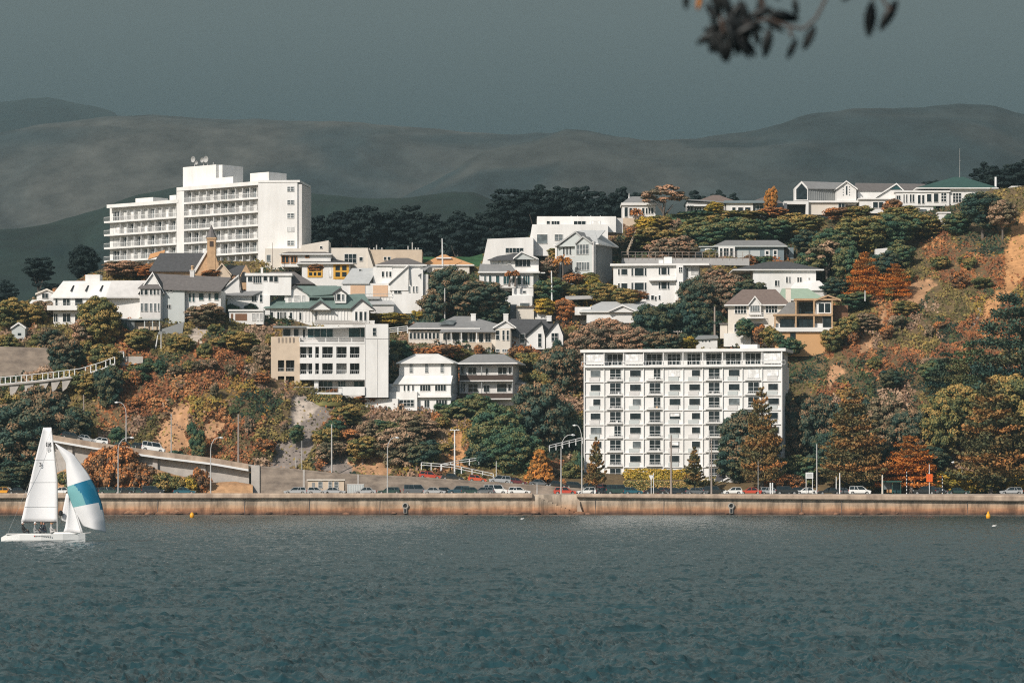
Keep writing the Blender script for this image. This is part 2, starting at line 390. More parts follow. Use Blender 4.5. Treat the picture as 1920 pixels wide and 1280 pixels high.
# =============================================================== BUILDINGS
def apartment_block():
    b = Bld('apartment_block', 'long eight storey white apartment block with square window grid at the foot of the hill', 'apartment block',
            1096, 896, d=735, rot=-11, land='the long white apartment block by the road')
    x0, x1 = 1096, 1466
    n = 10; w = (x1 - x0) / n
    b.box(x0, x1, 688, 900, 0, 13, 'white')
    b.box(x0 + 1, x1 - 1, 661, 688, 1.7, 12.9, 'white')        # recessed top storey
    b.box(1088, 1482 - 9, 655.5, 661, -.55, 13.3, 'white', 'roof')
    b.box(1120, 1146, 645, 655.4, 4, 8, 'white', 'roof') if 0 else None
    b.box(1388, 1420, 646, 655.4, 5, 9, 'white', 'roof')
    b.box(1096, x1, 686, 689.5, -.75, -.003, 'white', 'balcony')   # slab of the top balcony
    b.rail(1090, x1 + 6, 678, 686, -.72, n=60, t=.045)
    fl = [689.5, 716, 743, 769.5, 796, 822.5, 849, 875.5, 899]
    # vertical fins and floor bands
    m = b.mb('fin', 'white')
    for i in range(n + 1):
        u = b.U(x0 + i * w, 0); m.box(u - .09, u + .09, -.32, -.004, 0, b.Z(661)) if i not in (0, n) else m.box(u - .12, u + .12, -.34, -.004, 0, b.Z(661))
    for y in fl[1:-1]:
        b.box(x0 + 1, x1 - 1, y - 1.0, y + 1.0, -.26, -.006, 'white', 'floor_band')
    kinds = 'WDWDWWDWDW'
    rr = random.Random(5)
    for j in range(8):
        yt, yb = fl[j], fl[j + 1]
        for i in range(n):
            xa = x0 + i * w; xb = xa + w
            if kinds[i] == 'W':
                # recessed window between white cheeks, ribbed spandrel below
                b.box(xa + 9, xb - 9, yb - 8.5, yb - 1.5, -.16, -.002, 'pale_grey' if (i + j) % 3 else 'white_old', 'spandrel')
                l = xa + 12 + rr.choice([0, 0, 0, 5]); r_ = xb - 6 - rr.choice([0, 0, 2])
                if j == 0 and i in (4, 9): b.win(xa + 9, xb - 7, yt + 4, yt + 17, 2, 1, glass='curtain_pale', frame='metal_white')
                elif j == 7: b.win(xa + 18, xb - 10, yt + 5, yt + 17, 1, 1, frame='metal_white')
                else:
                    if rr.random() < .16: b.box(l + 1, l + 1 + rr.choice([4, 7, (r_ - l) - 2]), yt + 6.2, yt + rr.uniform(8, 14), -.06, -.04, 'curtain_pale', 'blind')
                    b.win(l - .5, r_ + .5, yt + 5.2, yt + 16.4, 1, 1, frame='metal_white', fw=.04, glass=rr.choice(['glass'] * 8 + ['glass_grey']))
            else:
                l, r_ = xa + 11, xb - 6
                if (i, j) in ((3, 0), (3, 2), (1, 4)): l += 8
                if i == 8 and j == 0: b.win(l, r_, yt + 2.5, yt + 21, 2, 2, glass='curtain_pale', frame='metal_white')
                else: b.win(l, r_, yt + 2.5, yt + 21, 2, 2, frame='metal_white', fw=.06)
                if rr.random() < .55 and j < 7: cx_ = rr.uniform(l + 1, r_ - 5); b.box(cx_, cx_ + rr.uniform(2, 5), yb - 3.2 - rr.uniform(3, 6), yb - 3.3, -.45, -.3, rr.choice(['white_old', 'shade_grey', 'stone_cream', 'metal_white']), 'balcony_chair')
                b.box(xa + 4, xb - 3, yb - 3.2, yb - 1.2, -.62, -.27, 'white', 'balcony')
                b.rail(xa + 5, xb - 4, yb - 9, yb - 3.2, -.58, n=7, t=.02, part='railing')
    pk = 'CDCDWWDDDC'
    for i in range(n):
        xa = x0 + i * w; xb = xa + w
        if pk[i] == 'C':
            b.box(xa + 1, xb - 1, 663, 684, .05, 1.6, 'white', 'enclosed_porch'); b.win(xa + 3, xb - 3, 664, 677, 4, 2, v=.05, glass='curtain_pale', frame='metal_white')
        elif pk[i] == 'D': b.win(xa + 6, xb - 3, 664, 684, 3, 2, v=1.7, frame='metal_white')
        else: b.win(xa + 8, xb - 5, 664, 684, 3, 3, v=1.7, frame='metal_white')
    # shaded end wall windows
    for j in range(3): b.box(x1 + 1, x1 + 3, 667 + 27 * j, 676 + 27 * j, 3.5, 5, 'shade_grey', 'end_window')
    b.done()

def tower():
    b = Bld('tower_block', 'tall white residential tower with long tiers of balconies and blank end wall on the hill', 'apartment tower', 484, 504, d=828, rot=-40,
            land='the tall white tower block')
    L0, LM, LR = 206, 334, 484
    # walls: left wing set lower, right wing
    b.box(L0, LM, 368, 506, 1.5, 14, 'white', 'wall'); b.box(LM, LR, 343, 506, 1.5, 14, 'white', 'wall')
    b.box(200, LM - .5, 363, 369.5, -.3, 14.4, 'white', 'roof'); b.box(331, LR, 340, 347, -.3, 14.4, 'white', 'roof')
    fl = [373, 398.5, 424, 449.5, 475, 500]
    b.box(331, 345, 347, 504, -.15, 1.48, 'white', 'stair_column')
    rr = random.Random(3)
    for k, y in enumerate(fl):
        if k: b.box(195, 331, y - 3, y, -.25, 1.49, 'white', 'balcony')
        b.box(345, LR - .3, y - 3, y, -.25, 1.49, 'white', 'balcony')
        if k: b.rail(195, 331, y - 11.5, y - 3, -.2, n=70, t=.035)
        b.rail(345, LR - 1, y - 11.5, y - 3, -.2, n=78, t=.035)
    def bay(xa, xb, y):
        top = y - 22
        c = rr.random()
        b.win(xa + 1, xb - 1, top, y - 4, 4 if xb - xa > 11 else 3, 1, v=1.5, frame='metal_white', fw=.10, glass='glass_grey' if c < .35 else ('curtain' if c < .7 else ('curtain_pale' if c < .9 else 'glass')))
        b.box(xb - .35, xb + .35, top - .5, y - 3, .25, 1.46, 'white', 'divider')
    for k, y in enumerate(fl):
        if k:
            for i in range(9):
                xa = 212 + i * 13.1; bay(xa, xa + 13.1, y)
        for i in range(10):
            xa = 346 + i * 13.6; bay(xa, xa + 13.6, y)
    # end wall: bright slab facing the harbour, thin flank whose shade is painted as a duller white
    s = b.k
    e = Bld('x', '', '', 484, 504, d=827.6, rot=-6)      # helper frame, re-parented below
    e.box(484, 557.5, 341, 506, 0, 16, 'white', 'end_wall'); e.box(484, 562, 338.5, 342.5, -.15, 16.2, 'white', 'end_parapet')
    for i, y in enumerate((355, 380, 405, 430.5, 456)): e.win(539, 551, y - 4, y + 4, 2, 2, frame='metal_white', fw=.1, glass='glass_grey' if i != 3 else 'curtain')
    e.box(557.7, 566, 346, 506, .4, 14, 'white_old', 'shade_toned_flank')
    e.done()
    inv = Matrix.Rotation(-b.r, 4, 'Z') @ Matrix.Translation(-Vector(b.root.location))
    bpy.context.view_layer.update()
    for ch in list(e.root.children):
        ch.parent = b.root; ch.matrix_basis = inv @ Matrix.Translation(Vector(e.root.location)) @ Matrix.Rotation(e.r, 4, 'Z')
    bpy.data.objects.remove(e.root)
    b.box(343, 405, 299, 341, 3, 12, 'white', 'lift_tower'); b.box(404.5, 417, 299.3, 341, 4, 11, 'white', 'lift_tower'); b.box(403, 437, 325, 341, 2.5, 4 - .05, 'white', 'roof_room')
    b.box(469, 504, 321, 341, 3, 9, 'white', 'roof_room')
    b.box(254, 287, 351, 364, 4, 9, 'white', 'roof_room'); b.box(318, 330.5, 350, 364, 4, 9, 'white', 'roof_room')
    
    # rooftop aerials
    for x, y, r_ in ((365, 284, .75), (371, 291, .5), (382, 287, .6), (389, 286, .8)):
        u = b.U(x, 5); z = b.Z(y); m = MB()
        m.tube([(u, 5, b.Z(300)), (u, 5, z)], .12, 6)
        m.lathe([(.08, .1), (r_ * .6, 0), (r_, -.35), (r_ * .95, -.38), (r_ * .5, -.1), (.05, 0)], 12, (u, 4.8, z), axis='y'); m.build('satellite_dish', 'metal_grey', b.root, fix=True)
    m = MB(); u = b.U(400, 5); m.tube([(u, 5, b.Z(300)), (u, 5, b.Z(292))], .1, 5); m.build('aerial', 'metal_grey', b.root)
    m = MB(); m.add([(b.U(278, -.3), -.42, b.Z(474)), (b.U(308, -.3), -.42, b.Z(466)), (b.U(310, -.3), -.42, b.Z(458)), (b.U(282, -.3), -.42, b.Z(464)),
                     (b.U(278, -.3), -.30, b.Z(474)), (b.U(308, -.3), -.30, b.Z(466)), (b.U(310, -.3), -.30, b.Z(458)), (b.U(282, -.3), -.30, b.Z(464))],
                    [(0, 1, 2, 3), (7, 6, 5, 4), (0, 4, 5, 1), (1, 5, 6, 2), (2, 6, 7, 3), (3, 7, 4, 0)]); m.build('awning', 'roof_orange', b.root)
    b.done()

def church():
    b = Bld('church', 'slate roofed stone church with thin grey spire standing before the tower block', 'church', 400, 520, d=800, land='the church with the thin spire')
    b.plate([(279, 508, -2), (366, 508, -2), (388, 472, 4), (300, 472, 4)], 'slate', th=.3)
    b.plate([(388, 472, 4.01), (300, 472, 4.01), (279, 508, 11), (366, 508, 11)], 'slate', th=.3)
    b.box(285, 366, 509.5, 530, -1.2, 10, 'stone_cream')
    b.poly([(364, 512), (387, 473), (412, 512), (412, 530), (364, 530)], -2.2, 4, 'stone_cream', 'gable_wall')
    b.poly([(361, 512), (386.5, 470), (389, 473), (366, 512)], -2.6, -2.21, 'white', 'bargeboard')
    b.box(388.5, 404, 449, 530, -3.2, -.8, 'stone_cream', 'tower'); b.poly([(386.5, 450), (406, 450), (405, 447), (388, 447)], -3.4, -.6, 'stone_cream', 'tower')
    b.box(393, 400, 454, 464, -3.3, -3.21, 'dark_timber', 'belfry_opening')
    u = b.U(396.3, -2); m = b.mb('spire', 'slate_brown')
    m.lathe([(1.35, b.Z(447)), (.9, b.Z(441)), (.06, b.Z(423))], 8, (u, -2, 0)); 
    m = b.mb('cross', 'metal_white'); m.box(u - .04, u + .04, -2.04, -1.96, b.Z(423.5), b.Z(415)); m.box(u - .3, u + .3, -2.04, -1.96, b.Z(419), b.Z(418.3))
    b.poly([(391, 480), (404, 480), (414, 512), (386, 512)], -3.1, -2.25, 'stone_cream', 'buttress')
    b.gable(399, 434, 516, 495, -4, 2, 'slate', 'cream_wall', xr=416, barge='cream_wall', yb=530)
    b.plate([(425, 515, -2), (462, 515, -2), (462, 496, 3), (425, 496, 3)], 'slate', th=.3)
    b.poly([(448, 522), (461, 497), (474, 522), (474, 545), (448, 545)], -2.6, 2, 'stone_cream', 'porch_gable')
    m = b.mb('doorway', 'black'); u0, u1 = b.U(452, -2.7), b.U(463, -2.7); uc = (u0 + u1) / 2
    m.prism([(u0, b.Z(530)), (u1, b.Z(530)), (u1, b.Z(517)), (uc + .3, b.Z(511)), (uc - .3, b.Z(511)), (u0, b.Z(517))], -2.75, -2.61)
    b.done()

def simple(name, label, land, px, py, rot=0, d=None, cat='house'):
    return Bld(name, label, cat, px, py, d, rot, land=land)

def left_houses():
    b = simple('mansard_house', 'white house with steep white mansard roof, three slit skylights and long balcony', 'the white mansard roofed house', 130, 606, -5)
    b.box(100, 196, 556, 612, 0, 9, 'white'); b.box(196, 262, 556, 612, 1.5, 9, 'white')
    b.plate([(94, 557, -.6), (198, 557, -.6), (209, 526, 3), (118, 526, 3)], 'white', th=.25)
    b.plate([(198, 557, -.6), (268, 557, .6), (276, 525, 3), (209, 525, 3)], 'white_old', th=.25)
    b.box(118, 274, 525.2, 556, 3.05, 9, 'white', 'roof')
    for x in (131, 158.5, 185.5):
        m = b.mb('skylight', 'black'); z0, z1 = b.Z(546), b.Z(535); a = b.U(x, 0); c = b.U(x + 6, 2)
        m.plate([(a, .28, z0 + .12), (a + .32, .28, z0 + .12), (c + .32, 1.95, z1 + .12), (c, 1.95, z1 + .12)], .1)
    b.box(160, 187, 513, 527, 4, 7, 'white', 'chimney')
    b.wins([(104, 108, 560, 573), (118, 131, 560, 573, 2), (141, 155, 560, 573), (167, 179, 560, 573, 3), (186, 192, 560, 571)])
    b.box(88, 176, 573.5, 582, -1.8, -.003, 'white', 'balcony'); b.rail(88, 190, 569, 573.5, -1.7, 'metal_grey', 30, t=.03)
    b.wins([(101, 108, 588, 603, 2), (118, 132, 588, 603, 2), (141, 151, 589, 603)])
    b.done()
    b = simple('cottage', 'small white gabled cottage with pale orange tiled edge half hidden by bushes at far left', 'the small gabled cottage at the far left', 85, 575)
    b.gable(66, 106, 550, 541, 0, 8, 'roof_orange', 'white', xr=88, barge='cream', yb=574)
    b.box(72, 100, 551, 575, .6, 7, 'white'); b.win(79, 90, 550, 559, 2, 1, v=.35)
    b.plate([(52, 572, -3), (86, 572, -3), (86, 562, 0), (60, 562, 0)], 'white', 'lean_to_roof'); b.box(54, 84, 572.5, 580, -2.5, 0, 'white_old')
    b.done()
    b = simple('annex_house', 'narrow white house with small brown hipped roof right of the mansard roofed house', 'the narrow house with brown hip roof', 240, 585)
    b.box(225, 264, 557, 590, 0, 7, 'white'); b.hip(224, 262, 553, 545, -.4, 7.4, 'roof_brown', 236, 252)
    b.wins([(229, 234, 559, 570), (241, 252, 562, 572, 2), (256, 261, 562, 572)]); b.box(222, 262, 574, 584, -1.4, -.003, 'white', 'balcony')
    b.done()
    b = simple('gabled_house', 'large pale grey house with slate roof, steep left gable and two bay window rows', 'the large slate roofed gabled house', 305, 604, -4)
    b.box(262, 304, 545, 612, 0, 8, 'white'); b.box(304, 346, 541, 606, .8, 9, 'pale_grey'); b.box(346, 414, 544, 590, 2, 9, 'white')
    b.plate([(303, 541, .2), (414, 545, .2), (434, 518, 5), (288, 510, 5)], 'slate_brown', th=.25)
    b.plate([(434, 518, 5.02), (288, 510, 5.02), (303, 541, 10), (414, 545, 10)], 'slate_brown', th=.25)
    b.gable(258, 308, 549, 510, -.5, 4.6, 'slate_brown', 'white', xr=286)
    b.plate([(258, 541, -1.6), (302, 541, -1.6), (296, 531, .2), (268, 531, .2)], 'slate_brown', 'bay_roof', .15)
    b.box(263, 301, 541.6, 598, -1.2, -.004, 'white_old', 'bay')
    b.wins([(264, 268, 543, 553), (271, 277, 543, 553), (281, 285, 543, 553), (288, 292, 543, 553), (295, 298, 543, 553)], v=-1.2)
    b.wins([(264, 268, 569, 584), (271, 277, 569, 584), (281, 285, 569, 584), (289, 293, 569, 584), (296, 299, 569, 584)], v=-1.2, glass='glass_grey')
    b.wins([(313, 320, 571, 578, 2)], v=.8); b.wins([(312, 316, 543, 547), (319, 323, 543, 547)], v=.8)
    b.wins([(354, 358, 549, 565), (361, 365, 549, 565), (373, 382, 549, 562), (391, 395, 549, 562), (402, 410, 549, 562)], v=2, glass='glass_teal')
    b.chimney(356, 364, 504, 520, 4.5, 'white_old'); m = b.mb('chimney', 'stone_cream'); u = b.U(360, 4.5); m.lathe([(.35, b.Z(504)), (.25, b.Z(499)), (.4, b.Z(497)), (.2, b.Z(495))], 8, (u, 5, 0))
    b.done()
    b = simple('garden_pavilion', 'grey glazed veranda on posts below the large slate roofed house', 'the grey veranda on posts', 262, 625)
    b.box(222, 252, 600, 620, 0, 4, 'mid_grey'); b.box(222, 300, 597.5, 600, -.6, 5, 'pale_grey', 'roof')
    b.wins([(225, 229, 603, 616), (234, 239, 603, 616), (243, 249, 603, 616, 2)], glass='glass_grey', frame='pale_grey')
    for x in (226, 239): b.box(x, x + 2, 620, 640, .3, .6, 'mid_grey', 'post')
    for x in (270, 285, 298): b.box(x, x + 2, 600, 618, -.3, -.1, 'pale_grey', 'post')
    b.box(252.5, 300, 604, 618, 1, 4, 'cream_wall', 'back_wall'); b.done()
    b = simple('white_gable_house', 'white house with broad left gable below the church, palm tree at its corner', 'the white house with the broad left gable', 455, 588)
    b.gable(411, 452, 546, 515, 0, 7, 'slate_brown', 'white', xr=447, yb=560)
    b.box(414, 506, 553, 590, .6, 8, 'white'); b.plate([(411, 553, -.6), (475, 553, -.6), (500, 541, 2), (420, 546, 2)], 'roof_grey', th=.2)
    b.wins([(433, 446, 551, 560), (472, 481, 554, 565, 2), (487, 492, 552, 566, 1, 2)], v=.6); b.box(428, 452, 584, 600, -2, -.8, 'white', 'terrace_wall')
    b.hip(500, 590, 531, 506, 2.5, 11, 'slate_brown', 505, 552, fascia=None)
    b.box(462, 546, 516, 553, 1.2, 7, 'white', 'upper_wall'); b.box(459, 548, 511.5, 516.5, .8, 7.4, 'white', 'roof_edge')
    b.wins([(465, 473, 518, 527), (475, 490, 517, 530, 4), (494, 501, 517, 526), (505, 512, 517, 527), (514, 521, 518, 528)], v=1.2)
    b.chimney(489, 493, 499, 510, 4); b.done()

def mid_houses():
    b = simple('yellow_trim_house', 'cream house with dark hip roof and bright yellow window frames', 'the house with yellow window frames', 615, 532)
    b.box(566, 655, 491, 540, 0, 8, 'white'); b.hip(556, 662, 493, 482, -.9, 9, 'slate', 588, 620)
    b.win(579.5, 602, 502, 517, 3, 2, frame='trim_yellow', fw=.35); b.win(629, 650, 498, 519, 2, 2, frame='trim_yellow', fw=.5)
    b.win(616.5, 621.5, 500, 519, frame='white', glass='curtain_pale'); b.done()
    b = simple('small_hip_house', 'white house with low brown hip roof and orange trimmed porch behind yellow framed windows', 'the white house with orange trimmed porch', 570, 497, d=815)
    b.box(528, 620, 475.5, 500, .4, 7, 'white'); b.hip(524, 622, 475.5, 470, -.4, 8, 'slate_brown', 540, 610)
    b.win(529, 541, 480, 492, 2, 1, v=.4, frame='trim_orange', fw=.2); b.win(546, 556, 481, 492, 2, 1, v=.4, frame='trim_orange', fw=.2); b.win(573, 579, 477, 482, v=.4, frame='trim_orange', fw=.15); b.done()
    b = simple('modern_hall', 'wide cream flat roofed modern building with a raised wedge shaped parapet right of the tower', 'the wide cream modern building', 650, 505, d=822)
    b.box(497, 566, 466, 520, 0, 12, 'cream'); b.poly([(565, 460), (616, 451), (616, 520), (565, 520)], -.3, 10, 'cream')
    b.box(616.2, 690, 464.5, 520, .5, 12, 'cream'); b.poly([(689, 466), (700, 500), (700, 520), (689, 520)], .2, 10, 'cream'); b.box(690, 791, 467.5, 520, 1.4, 12, 'cream_wall')
    b.wins([(646, 668, 476, 493, 3, 2), (674, 680, 482, 489)], v=.5); b.win(600, 604, 462, 466, v=-.3); b.wins([(720, 724, 481, 487), (727, 732, 481, 487)], v=1.4); b.wins([(500, 507, 478, 490)], glass='glass_grey')
    for x, h in ((692, 463), (700, 462), (705, 457), (715, 462), (764, 459), (778, 462), (783, 462), (772, 452)): b.box(x, x + 2, h, 467.6, 4, 4.5, 'metal_grey', 'vent')
    b.done()
    b = simple('shuttered_house', 'large cream house with pale grey roofs, gable bay and two closed peach shutters', 'the large house with peach shutters', 720, 590)
    b.box(641, 735, 531, 592, 0, 9, 'white'); b.box(735, 793, 505, 588, -.6, 8, 'white'); b.box(700, 735, 499, 531, 2.4, 10, 'white')
    b.plate([(640, 531, -.4), (692, 531, -.4), (708, 500, 5), (660, 500, 5)], 'roof_pale', th=.2); b.box(662, 708, 501, 531, 5.1, 9, 'white')
    b.gable(728, 768, 531, 496, -1.2, 6, 'roof_pale', 'white', xr=766, barge='white', yb=545)
    b.hip(704, 800, 495, 480, 2, 11, 'slate_brown', 742, 765); b.box(710, 794, 495, 505, 2.6, 10, 'white')
    b.plate([(784, 518, -1.5), (805, 500, 1.5), (832, 497, 4), (790, 495, 4)], 'roof_grey', th=.2); b.box(789, 803, 514, 588, .2, 6, 'white_old')
    b.box(657, 684.5, 535, 556, -.12, -.002, 'shutter', 'shutter'); b.box(699.5, 727, 535, 557, -.12, -.002, 'shutter', 'shutter')
    b.win(739, 752, 536, 550, 2, 2, v=-.6); b.wins([(766, 769, 537, 548), (774, 777, 537, 548), (780, 783, 537, 548)], v=-.6, glass='glass_grey')
    b.win(763, 766, 504, 520, v=-.6, glass='glass_grey'); b.wins([(716, 720, 508, 518), (724, 727, 508, 518), (730, 734, 508, 518)], v=2.4)
    b.win(673, 678, 503, 508, v=4); b.box(655, 712, 557, 561, -1, -.2, 'metal_grey', 'balcony'); b.rail(660, 735, 551, 557, -.9, 'metal_grey', 14, t=.03)
    b.plate([(690, 571, -3), (740, 571, -3), (735, 563, 0), (690, 563, 0)], 'roof_pale', 'lean_to_roof'); b.box(694, 738, 571.5, 592, -2.6, -.1, 'white_old', 'lean_to_wall'); b.done()
    b = simple('green_roof_villa', 'white timbered villa with faded green roof, two gables and dormers above the concrete flats', 'the green roofed villa', 600, 606)
    b.box(499, 692, 576, 612, 0, 8, 'white')
    b.plate([(494, 577, -.8), (700, 577, -.8), (683, 549, 3.2), (520, 557, 3.2)], 'roof_green', th=.2)
    b.box(535, 580, 548, 569, .9, 6, 'white', 'dormer_wall'); b.gable(530, 583, 552, 534, .6, 7, 'roof_green', 'white', xr=553, barge='slate', yb=562)
    b.plate([(553, 535.5, .7), (640, 536, .7), (632, 549, .3), (583, 553, .3)], 'roof_green', th=.25)
    b.plate([(560, 534, 3), (632, 534, 3), (650, 556, .4), (580, 556, .4)], 'roof_green', th=.2)
    b.box(628, 649, 549, 568, -.1, 4, 'white', 'dormer_wall'); b.gable(623, 651, 550, 540, -.4, 5, 'roof_green', 'white', barge='slate', yb=556)
    b.gable(579, 622, 579, 564, -1.7, 3, 'roof_green', 'white', xr=601, barge='slate'); b.gable(656, 703, 580, 561, -1.9, 4, 'roof_green', 'white', xr=678, barge='slate')
    b.poly([(580, 578), (601, 558), (622, 578)], -.9, 2.8, 'roof_green', 'roof')
    b.wins([(541, 546, 554, 566), (552, 562, 554, 566), (567, 571, 554, 566)], v=.9, glass='curtain'); b.win(632, 638, 551, 563, v=-.1); b.wins([(627.5, 630, 552, 563), (641, 645, 552, 563)], v=-.1, glass='glass_grey')
    for x in range(500, 656, 6): b.box(x, x + 1.3, 578, 603, -.12, -.003, 'white', 'timber_strip')
    b.wins([(506, 513, 585, 600), (520, 537, 585, 600, 4), (543, 548, 586, 598), (561, 565, 586, 600), (590, 594, 584, 600)])
    b.box(660, 692, 580.5, 610, -1.5, -.001 - .3, 'white', 'bay'); b.wins([(666, 670, 585, 602), (674, 679, 585, 602), (683, 687, 585, 602)], v=-1.5); b.done()
    b = simple('garage', 'low white garage with two brown doors left of the green roofed villa', 'the low garage with brown doors', 465, 604, cat='garage')
    b.box(430, 494, 583, 608, 0, 5, 'white'); b.box(428, 494, 580, 583.3, -.4, 5.2, 'white', 'roof')
    b.box(433, 437, 588, 601, -.06, -.002, 'timber', 'door'); b.box(441, 463, 588, 601, -.06, -.002, 'timber', 'door'); b.wins([(473, 478, 588, 601), (481, 485, 588, 601), (488, 492, 588, 601)], glass='curtain'); b.done()
    b = simple('orange_roof_house', 'low house showing only its pale orange hip roof beside a flagpole', 'the pale orange hip roof', 835, 500, d=826)
    b.hip(790, 889, 496, 478, 0, 12, 'roof_orange', 820, 848, fascia='white'); b.hip(818, 846, 481, 474, 3, 9, 'roof_orange', 828, 836, fascia='white'); b.box(800, 880, 497, 515, .5, 11, 'cream'); b.done()
    m = MB(); d = 822; m.tube([(X(830, d), d, Zc(505, d)), (X(829, d), d, Zc(447, d))], [.22, .12], 8); tag(m.build('flagpole', 'metal_white'), 'bare white flagpole standing before the pale orange hip roof', 'flagpole')

def concrete_flats():
    b = simple('concrete_flats', 'white and beige flats with deep square balconies on the cliff edge', 'the white and beige cliff edge flats', 640, 745, 0, d=753.5, cat='apartment block')
    B = b.box
    # beige left block
    def cell(x0, x1, y0, y1, mat, v0=0, v1=2.2):   # frame round an opening is left by the caller
        pass
    def grid(xs, ys, opens, mat, v0, v1):
        """solid wall with rectangular holes: xs/ys cell edges, opens = set of (i, j) that are holes"""
        for i in range(len(xs) - 1):
            j = 0
            while j < len(ys) - 1:
                if (i, j) in opens: j += 1; continue
                k = j
                while k < len(ys) - 1 and (i, k) not in opens: k += 1
                B(xs[i], xs[i + 1], ys[j], ys[k], v0, v1, mat); j = k
    grid([508, 521, 533, 536, 552, 562], [631, 675, 696, 705, 726, 716 + 16], {(1, 1), (3, 1), (1, 3), (3, 3), }, 'cream_wall', .2, 2.4)
    B(508, 562, 631, 733, 2.45, 13, 'cream_wall'); B(528, 562, 733, 745, 3.2, 12, 'cream_wall')
    for y0, y1 in ((675, 696), (705, 726)):
        b.win(522, 532, y0, y1, v=2.35, frame='metal_white'); b.win(537, 551, y0, y1, 2, v=2.35, frame='metal_white'); b.rail(521, 552, y1 - 7, y1, .35, 'metal_grey', 12, t=.03)
    for x in (521, 528, 535, 542, 549): B(x, x + 3, 633, 642, .12, .198, 'concrete', 'slot')
    # pale centre + right
    grid([562, 578, 585.5, 591, 598, 604, 624, 630.5, 650, 656, 674, 684], [644, 650, 671, 681, 701.5, 712], {(i, j) for i in (1, 3, 5, 7, 9) for j in (1, 3)} | {(0, 1), (0, 3)}, 'white', -.6, 1.8)
    B(562, 728, 648, 712.5, 1.85, 13, 'white'); B(684, 728, 607.5, 745, -.6, 1.84, 'white'); 
    for y0, y1 in ((650, 671), (681, 701.5)):
        for x0, x1 in ((564, 574), (578.5, 585), (591.5, 597.5), (606, 623), (633, 649), (657, 673)):
            g = 'curtain' if (x0, y0) == (633, 681) else 'glass'
            b.win(x0, x1, y0, y1, 2 if x1 - x0 > 12 else 1, 1, v=1.8, frame='metal_white', glass=g)
        b.rail(564, 674, y1 - 7.5, y1, -.45, 'metal_white', 30, t=.02)
    # top storey set back with dark glazing, roof deck
    B(530, 728, 613, 644, 3.2, 12, 'white_old'); b.plate([(575, 613, -.4), (728, 609, -.4), (728, 606, 12), (575, 610, 12)], 'white', 'roof', .35)
    B(512, 580, 610.5, 613.5, 1.2, 8, 'mid_grey', 'roof')
    b.wins([(531, 545, 615, 629), (551, 560, 615, 629), (568, 572, 616, 632)], v=3.2); b.win(577, 624, 615, 632, 4, v=3.2, glass='glass_teal'); b.win(654, 697, 614, 632, 2, v=3.2, glass='glass_teal'); b.win(699, 705, 615, 629, 1, 2, v=-.6)
    B(562, 684, 641.5, 644, -.7, 3.2, 'white', 'balcony'); b.rail(562, 684, 632.5, 641.5, -.6, 'white', 5, t=.14, mid=1); 
    b.plate([(588, 606, 1), (700, 606, 1), (650, 597, 8), (594, 596, 8)], 'concrete_pale', 'roof', .2); b.rail(590, 690, 600, 606, .8, 'metal_grey', 24, t=.03)
    b.chimney(693, 702, 599, 608, 4)
    B(684.5, 727.6, 634.6, 635.6, -.66, -.603, 'shade_grey', 'flashing'); B(707, 707.8, 636, 744, -.66, -.603, 'white_old', 'downpipe'); B(684.2, 685.2, 608, 744, -.66, -.603, 'white_old', 'downpipe')
    # bottom deck
    B(566, 685, 712.5, 745, 2.6, 10, 'white_old'); b.wins([(569, 587, 716, 736, 2), (598, 623, 714, 735, 3), (634, 648, 714, 726, 3, 2), (664, 682, 714, 724, 2)], v=2.6, glass='glass_teal')
    B(589, 597, 712.5, 738, .2, 1, 'white', 'pillar'); B(550, 640, 736, 739, -1.4, 3, 'metal_white', 'deck'); b.rail(552, 640, 725, 736, -1.3, 'metal_grey', 12, t=.025)
    B(634, 684, 725, 741, -1.0, -.65, 'white', 'terrace_wall'); B(562, 636, 739.2, 748, .8, 7, 'mid_grey', 'undercroft'); b.done()

